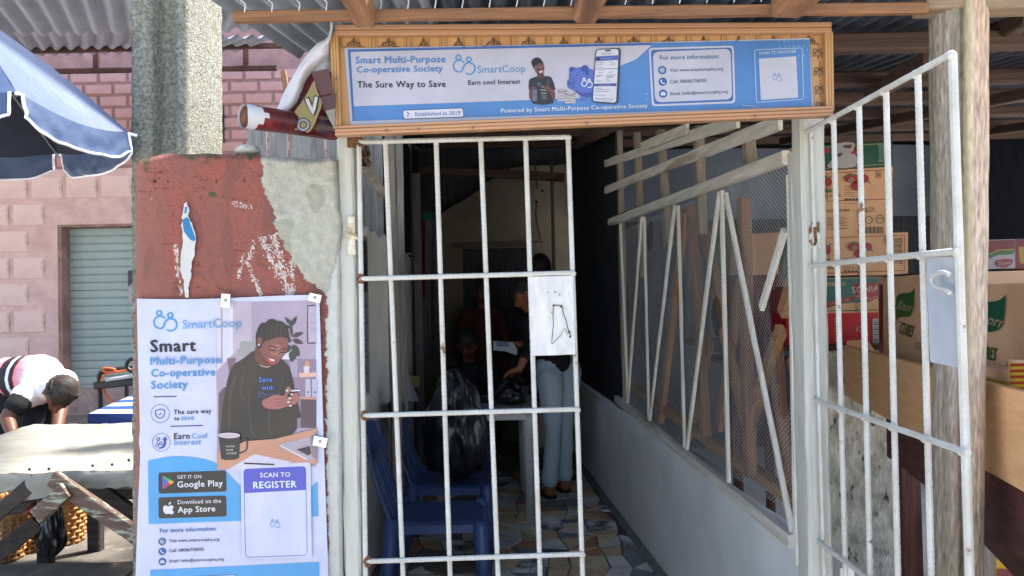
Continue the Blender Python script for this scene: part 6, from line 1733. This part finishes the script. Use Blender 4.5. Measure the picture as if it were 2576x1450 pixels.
# blue monobloc chairs
PLB_ = M('plastic_navy', S(58,78,128), S(48,68,114), scale=5, rough=.4, spec=.5)
def chair(ox, oy, rz, label):
    """ox,oy: middle of the seat; the chair faces +X"""
    t = thing('plastic_chair', (ox, oy, FZ), label, 'chair', 'navy plastic chairs by the inner wall')
    R_ = Matrix.Rotation(rz, 3, 'Z')
    def W(x, y, z): return Vector((ox, oy, FZ + .008)) + R_ @ Vector((x, y, z))
    def tr(mb): mb.v = [W(*v) for v in mb.v]; return mb
    def seat(u, v):
        x = lerp(-.21, .23, u); y = lerp(-.22, .22, v)
        return (x, y, .425 - .016*math.sin(math.pi*u)*math.sin(math.pi*v) - .03*max(0, (u - .85)/.15)**2 - .02*max(0, abs(v - .5)*2 - .88)/.12)
    mb = MB().grid(seat, 16, 16).grid(lambda u, v: (lerp(-.21, .23, u), lerp(.22, -.22, v), .39), 2, 2)
    mk('seat', tr(mb), PLB_, t, smooth=True)
    for y in (-1, 1):
        mk('apron', tr(MB().box((-.2, y*.222 - .006, .375), (.2, y*.222 + .006, .415))), PLB_, t)
        # front leg: wide angle section rising to a rounded shoulder
        mk('leg', tr(MB().tube([(.215, y*.215, .428), (.218, y*.218, .40), (.225, y*.225, .2), (.235, y*.235, 0)], [.03, .038, .034, .03], 10)), PLB_, t, smooth=True)
        mk('leg', tr(MB().tube([(-.21, y*.215, .45), (-.235, y*.222, .2), (-.27, y*.232, 0)], [.036, .033, .03], 10)), PLB_, t, smooth=True)
        # back upright
        mk('back_upright', tr(MB().grid(lambda u, v: (lerp(-.2, -.33, v)*1 - .02*math.sin(math.pi*v) + .012*math.cos(2*math.pi*u), y*(lerp(.205, .185, v)) + .03*math.sin(2*math.pi*u), lerp(.40, .86, v)), 10, 12)), PLB_, t, smooth=True)
    mk('apron', tr(MB().box((.205, -.2, .36), (.217, .2, .412))), PLB_, t)
    def back(u, v):
        y = lerp(-.2, .2, u); z = lerp(.72, .885, v) - .05*((u - .5)*2)**4*v
        return (-.295 - .05*v - .04*math.sin(math.pi*u) + .02, y, z)
    mk('top_rail', tr(MB().grid(back, 16, 6).grid(lambda u, v: (back(u, v)[0] - .014, back(u, v)[1], back(u, v)[2]), 16, 6)), PLB_, t, smooth=True)
    for y in (-.11, -.04, .04, .11):
        mk('back_slat', tr(MB().beam((-.205, y, .42), (-.305, y, .74), .035, .012, up=(1, 0, 0), n=4)), PLB_, t)
    return t
chair(-.40, 3.98, .03, 'navy plastic chair nearest the closed gate, empty')
chair(-.385, 4.72, -.02, 'navy plastic chair behind the empty one, carrying a black bag')
bag('plastic_bag', (-.36, 4.7, FZ + .43), .2, .21, .66, 'large crumpled black plastic bag on the second navy chair', 9)
# cloth and yellow paper behind the bag
def cl2(u, v): 
    x, y = lerp(1000, 1012 + 42*v, u), lerp(878 + 20*u, 1010, v)
    return P(x, y, 5.4 + .03*math.sin(u*8 + v*3))
mk('white_cloth', MB().grid(cl2, 10, 16), M('cloth_lilac', S(196,194,210), S(172,170,188), scale=6, rough=.9), label='white cloth draped beside the large black bag', cat='cloth', smooth=True)
q = [P(x, y, 5.6) for x, y in ((1030, 944), (1056, 948), (1054, 975), (1036, 974))]
mk('yellow_paper', MB().add(q + [p + Vector((0, .004, 0)) for p in q], [(0, 1, 2, 3), (7, 6, 5, 4), (0, 4, 5, 1), (1, 5, 6, 2), (2, 6, 7, 3), (3, 7, 4, 0)]), print_mat((196, 180, 120)), label='small yellow printed paper behind the large black bag', cat='paper')

# ================================================================== LEFT: UMBRELLA, TABLES, BASKETS
d_ = 2.6
uA = Vector((-.637*d_, d_)); uB = Vector((-.612*d_, 1.247*d_)); R_ = (uB - uA).length
mid = (uA + uB)/2; nn = Vector((-(uB - uA).y, (uB - uA).x)).normalized()
if nn.x > 0: nn = -nn
uc = mid + nn * R_ * math.sqrt(3)/2
rz = P(45, 232, d_).z; az = rz + .50
umb = thing('umbrella', (uc.x, uc.y, 0), 'navy blue market umbrella with white piped hanging flaps', 'umbrella')
UM = M('umbrella_navy', S(62,80,112), S(52,70,100), scale=3, rough=.5, spec=.4, bump=.5, bscale=14)
UMD = M('umbrella_underside_shaded', S(40,46,62), S(32,36,50), scale=4, rough=.7)  # deeper navy: shade on the canopy's underside, put into the colour
PIP = M('piping_white', S(232,234,240), None, rough=.6)
a0 = math.atan2(uA.y - uc.y, uA.x - uc.x)
tips = [Vector((uc.x + R_*math.cos(a0 + k*math.pi/3), uc.y + R_*math.sin(a0 + k*math.pi/3), rz)) for k in range(6)]
apex = Vector((uc.x, uc.y, az))
for k in range(6):
    A_, B_ = tips[k], tips[(k+1) % 6]
    def pan(u, v, A_=A_, B_=B_, off=0.0):
        e = A_.lerp(B_, u); p = apex.lerp(e, v)
        p.z -= (.035*math.sin(math.pi*u))*v - .03*math.sin(math.pi*v) + off
        return p + Vector((0, 0, .004*nz(u*6, v*6, k)))
    mk('canopy_panel', MB().grid(pan, 14, 14), UM, umb, smooth=True)
    mk('underside_panel', MB().grid(lambda u, v: pan(u, v) + Vector((0, 0, -.006)), 14, 14), UMD, umb, smooth=True)
    outw = (A_.lerp(B_, .5) - Vector((uc.x, uc.y, rz))).normalized()
    def val(u, v, A_=A_, B_=B_, outw=outw):
        t = lerp(.03, .97, u); e = A_.lerp(B_, t); e.z -= .035*math.sin(math.pi*t)
        drop = .105*(1 - .25*math.exp(-((u)/.08)**2) - .25*math.exp(-((1-u)/.08)**2)) + .012*nz(u*4, k, 1)
        return e + outw*(.004 + .012*v + .012*v*nz(u*9, v*2, k*3)) + Vector((0, 0, -drop*v))
    vo = mk('valance', MB().grid(val, 36, 8), UM, umb, smooth=True)
    path = [val(i/36, 1) for i in range(37)]
    path = [val(0, j/8) for j in range(9)] + path[1:-1] + [val(1, 1 - j/8) for j in range(9)]
    mk('piping', MB().tube([p + outw*.002 for p in path], .0052, 6), PIP, vo, smooth=True)
    mk('rib', MB().tube([apex - Vector((0, 0, .03)), tips[k] - Vector((0, 0, .012))], .005, 6), M('rib_steel', S(150,150,154), None, rough=.4, metal=.7), umb)
    mk('tip_cap', MB().tube([tips[k] - Vector((0, 0, .004)), tips[k] + (tips[k] - Vector((uc.x, uc.y, rz))).normalized()*.028 - Vector((0, 0, .01))], .006, 8), PIP, umb)
mk('pole', MB().tube([(uc.x, uc.y, 0), (uc.x, uc.y, az + .03)], .017, 10), M('pole_white', S(200,200,204), None, rough=.4, metal=.3), umb, smooth=True)
mk('base', MB().tube([(uc.x, uc.y, 0), (uc.x, uc.y, .07), (uc.x, uc.y, .09)], [.2, .2, .1], 18), M('base_concrete', S(130,128,122), None, rough=.9), umb)

# white topped market table
zt = .82
ft = PZ(-150, 1196, zt); fr_ = PZ(420, 1180, zt)
bk_l = PZ(-60, 1112, zt); bm = PZ(85, 1068, zt); bk_r = PZ(470, 1064, zt)
tab = thing('market_table', ((ft.x + fr_.x)/2, (ft.y + bk_r.y)/2, 0), 'rough market table covered in white vinyl, left of the concrete pole', 'table')
VINYL = M('vinyl_white', S(150,149,140), S(128,126,116), scale=3, rough=.7, bump=.35, bscale=10, c3=S(150,146,134), s3=14, lo3=.68, hi3=.73, stretch=(1, 2, 1))
def ttop(u, v):
    a = ft.lerp(fr_, u); 
    bx = bk_l.lerp(bm, u/.3) if u < .3 else bm.lerp(bk_r, (u - .3)/.7)
    p = a.lerp(bx, v)
    return p + Vector((0, 0, .012*nz(u*6, v*5, 2) + .006*nz(u*20, v*14, 5)))
mk('cover', MB().grid(ttop, 60, 40), VINYL, tab, smooth=True)
def drop(u, v):
    p = ttop(u, 0); h = .085 + (.035 if .36 < u < .62 else 0) + .012*nz(u*14, 0, 3)
    return p + Vector((0, -.012*math.sin(math.pi*min(1, v*1.3)) - .008*nz(u*20, v*2, 1), -h*v))
mk('cover_edge', MB().grid(drop, 80, 8), VINYL, tab, smooth=True)
GREENPEEL = wood('peeling_board', S(112,92,82), S(84,66,58), 0, c3=S(158,166,146), lo3=.52, hi3=.6, s3=16)
DKT = wood('dark_table_wood', S(76,68,64), S(54,48,46), 0)
mk('frame_rail', MB().beam(PZ(-150, 1215, zt - .09) + Vector((0, .03, 0)), PZ(420, 1205, zt - .09) + Vector((0, .03, 0)), .04, .07, n=10, jit=.004), GREENPEEL, tab)
mk('underboard', MB().add([ft + Vector((0, .03, -.03)), fr_ + Vector((0, .03, -.03)), bk_r + Vector((0, 0, -.03)), bm + Vector((0, 0, -.03)), bk_l + Vector((0, 0, -.03))], [(4, 3, 2, 1, 0)]), DKT, tab)
TB = [((133, 1203, 3.66), (350, 1352, 3.6), .075, GREENPEEL), ((168, 1232, 3.62), (94, 1300, 3.64), .075, GREENPEEL), ((95, 1205, 3.75), (-30, 1312, 3.7), .07, DKT), ((94, 1316, 3.9), (-30, 1410, 3.8), .08, DKT), ((185, 1203, 4.6), (345, 1318, 4.5), .09, DKT), ((235, 1215, 4.5), (350, 1300, 4.4), .07, DKT)]
for (p, q, w, m_) in TB:
    mk('brace', MB().beam(P(*p), P(*q), .035, w, n=12, jit=.004, seed=p[0]), m_, tab)
for (p, q) in (((20, 1282, 4.2), (92, 1272, 4.2)), ((270, 1245, 5.0), (345, 1243, 5.0))): mk('stretcher', MB().beam(P(*p), P(*q), .04, .06), DKT, tab)
for (px, Y) in ((241, 5.15), (-60, 5.0), (115, 4.9)):
    x = P(px, 1350, Y).x
    mk('leg', MB().beam((x, Y, 0), (x, Y, zt - .035), .085, .07, up=(0, -1, 0), n=6, jit=.003), DKT, tab)
for px in (-90, 400):
    Y = 3.72; x = P(px, 1350, Y).x
    mk('leg', MB().beam((x, Y, 0), (x, Y, zt - .06), .075, .06, up=(0, -1, 0)), DKT, tab)
for (px, py) in ((74, 1181), (123, 1180), (233, 1172), (282, 1169), (324, 1158)):
    mk('tack', MB().ball(P(px, py, 3.6), .007, 6, 4), DARK_CLOTH, tab)
# table with striped cover behind it
c4 = [PZ(222, 1041, .8), PZ(430, 1041, .8), PZ(470, 985, .8), PZ(334, 993, .8)]
st = thing('striped_table', ((c4[0].x + c4[1].x)/2, c4[0].y + .4, 0), 'low table with a blue, white and yellow striped cover, behind the white table', 'table')
def stm(u, v):
    s_ = (v*9) % 3
    return 0 if s_ < .9 else 1 if s_ < 1.25 else 2 if s_ < 1.6 else 3
mb = MB().grid(lambda u, v: c4[0].lerp(c4[1], u).lerp(c4[3].lerp(c4[2], u), v), 12, 54, mfn=stm)
mk('cover', mb, [print_mat((206, 210, 228)), print_mat((226, 176, 90)), print_mat((226, 230, 240)), print_mat((48, 96, 186))], st)
e0, e1 = c4[0], c4[1]
mk('edge', MB().grid(lambda u, v: e0.lerp(e1, u) + Vector((0, -.004 - .004*math.sin(v*3), -.075*v)), 8, 6).grid(lambda u, v: c4[3].lerp(c4[0], u) + Vector((-.004, 0, -.075*v)), 8, 2), print_mat((36, 82, 178)), st)
mk('board', MB().add([p + Vector((0, 0, -.01)) for p in c4] + [p + Vector((0, 0, -.06)) for p in c4], [(0, 1, 2, 3), (7, 6, 5, 4)]), DKT, st)
for f_ in (.12, .9):
    p = c4[0].lerp(c4[1], f_).lerp(c4[3].lerp(c4[2], f_), .15); q = c4[0].lerp(c4[1], f_).lerp(c4[3].lerp(c4[2], f_), .85)
    for r_ in (p, q): mk('leg', MB().beam((r_.x, r_.y, 0), (r_.x, r_.y, .745), .06, .06, up=(0, -1, 0)), DKT, st)
# black tubular frame with orange cable near the shutter
fy = 7.75
BLK_T = M('tube_black', S(36,36,40), None, rough=.4, spec=.5)
ch = thing('metal_chair', (P(300, 1000, fy).x, fy, .0), 'black tubular metal chair frame before the roller shutter', 'chair')
gl = [P(252, 1000, fy), P(250, 960, fy), P(249, 945, fy), P(253, 938, fy), P(262, 935, fy), P(300, 930, fy), P(360, 922, fy)]
base_ = P(256, 1020, fy); base_.z = 0
mk('back_frame', MB().tube([Vector((base_.x, base_.y, 0)), gl[0]] + gl[1:], .024, 8), BLK_T, ch, smooth=True)
mk('seat', MB().beam(P(262, 966, fy + .1), P(370, 956, fy + .1), .4, .07, n=3), BLK_T, ch)
x = P(350, 960, fy).x
for (xx, yy) in ((x, fy), (x, fy + .3), (base_.x + .1, fy + .3)): mk('leg', MB().tube([(xx, yy, 0), (xx, yy, P(262, 966, fy + .1).z)], .022, 8), BLK_T, ch)
mk('white_tray', MB().beam(P(278, 955, fy), P(350, 944, fy), .2, .035, ch=.2), PLW, ch)
mk('tyre_loop', MB().tube([P(*p, fy - .1) for p in catmull([(345, 903), (328, 905), (319, 915), (320, 926), (332, 935), (350, 935)], 4, False)], .02, 8), BLK_T, ch, smooth=True)
cb = catmull([(345, 926), (310, 934), (268, 937), (258, 930), (268, 926), (290, 932), (262, 945), (255, 960), (262, 985), (274, 1003), (288, 1014)], 5, False)
mk('orange_cable', MB().tube([P(x, y, fy - .06) for x, y in cb], .011, 8), M('cable_orange', S(226,118,70), None, rough=.5), label='orange cable looped over the black metal chair', cat='cable', smooth=True)
# flyer on the shutter
q = [P(x, y, WY + .17) for x, y in ((322, 680), (350, 679), (350, 760), (322, 762))]
fl = thing('shutter_flyer', P(330, 762, WY + .17), 'small purple and white flyer stuck on the roller shutter edge', 'flyer')
mk('sheet', MB().add(q, [(0, 1, 2, 3)]), print_mat((220, 212, 222)), fl)
q = [P(x, y, WY + .166) for x, y in ((322, 681), (350, 680), (350, 700), (322, 722))]
mk('print', MB().add(q, [(0, 1, 2, 3)]), print_mat((90, 60, 90)), fl)
# wicker baskets
WICK = M('wicker', S(196,150,96), S(164,116,70), scale=14, rough=.75, bump=.4, bscale=40)
def basket(px, pt, pb, Y, r, label, tilt=0.0):
    c0 = P(px, pb, Y); h = P(px, pt, Y).z
    t = thing('wicker_basket', (c0.x, Y, 0), label, 'basket', 'wicker baskets under the market table')
    ns = 22; rows = max(6, int(h/.032))
    mb = MB()
    for j in range(rows):
        z = .02 + (h - .03)*j/(rows - 1); rr = r*(.78 + .22*j/rows)
        mb.tube([(c0.x + (rr + .009*(1 if (i + j) % 2 else -1))*math.cos(2*math.pi*i/ns), Y + (rr + .009*(1 if (i + j) % 2 else -1))*math.sin(2*math.pi*i/ns), z) for i in range(ns + 1)], .0125, 6)
    mk('weave', mb, WICK, t, smooth=True)
    mb = MB()
    for i in range(ns):
        a = 2*math.pi*i/ns; mb.tube([(c0.x + r*.78*math.cos(a), Y + r*.78*math.sin(a), 0.0), (c0.x + r*math.cos(a), Y + r*math.sin(a), h + .012)], .008, 5)
    mk('stakes', mb, WICK, t)
    mk('rim', MB().tube([(c0.x + r*1.02*math.cos(2*math.pi*i/24), Y + r*1.02*math.sin(2*math.pi*i/24), h) for i in range(25)], .018, 8), WICK, t, smooth=True)
    return t
basket(163, 1246, 1358, 5.35, .14, 'tall wicker basket right of the black bag under the white table')
basket(66, 1246, 1366, 5.2, .15, 'wicker basket with straw, left of the black bag under the white table')
basket(-2, 1292, 1356, 5.0, .16, 'low wicker basket at the left edge of the picture')
mb = MB(); rs = random.Random(4)
c0 = P(66, 1246, 5.2)
for k in range(60):
    a = rs.uniform(0, 6.28); r = rs.uniform(0, .13); p = Vector((c0.x + r*math.cos(a), 5.2 + r*math.sin(a), c0.z - .02))
    mb.tube([p, p + Vector((rs.uniform(-.06, .06), rs.uniform(-.06, .06), rs.uniform(.03, .1))), p + Vector((rs.uniform(-.14, .14), rs.uniform(-.12, .12), rs.uniform(.02, .1)))], .004, 4)
mk('straw', mb, M('straw', S(190,170,110), S(150,130,80), scale=20, rough=.9), label='tuft of straw spilling from the basket under the table', cat='straw', kind='stuff')
# buckets and hanging bag
def bucket(px, pt, Y, r, label, zb=0.0):
    x = P(px, pt, Y).x; h = P(px, pt, Y).z
    t = thing('bucket', (x, Y, zb), label, 'bucket', 'dark buckets behind the table')
    n = 20
    mb = MB().tube([(x, Y, zb), (x, Y, zb + .01), (x, Y, h)], [r*.8, r*.82, r], n, cap=False)
    mb.tube([(x, Y, zb + .004), (x, Y, zb + .006)], r*.8, n)
    mk('shell', mb, BLK_T, t, smooth=True)
    mk('rim', MB().tube([(x + r*math.cos(2*math.pi*i/20), Y + r*math.sin(2*math.pi*i/20), h) for i in range(21)], .009, 6), BLK_T, t, smooth=True)
bucket(211, 1215, 6.0, .12, 'black bucket standing behind the wicker basket')
bucket(283, 1182, 7.0, .13, 'dark bucket further back near the striped table')
bp = P(124, 1395, 3.95)
bag('plastic_bag', (bp.x, 3.95, P(124, 1404, 3.95).z), .075, .07, .36, 'black plastic bag hanging from the brace of the white table', 17)
mk('bag_string', MB().tube([(bp.x - .01, 3.95, P(124, 1404, 3.95).z + .35), (bp.x - .03, 3.8, P(120, 1290, 3.8).z), P(128, 1262, 3.63)], .006, 6), M('string_red', S(150,60,60), None, rough=.8), label='string tying the black bag to the table brace', cat='string')
# block of timber on the ground beyond
tbk = P(323, 1224, 5.9)
mk('timber_block', MB().beam((tbk.x, 6.9, 0), (tbk.x, 6.9, .14), .09, .09, up=(0, -1, 0)), wood('block_tan', S(206,170,110), S(186,150,92), 2), label='short tan timber block standing on the ground behind the table', cat='block')
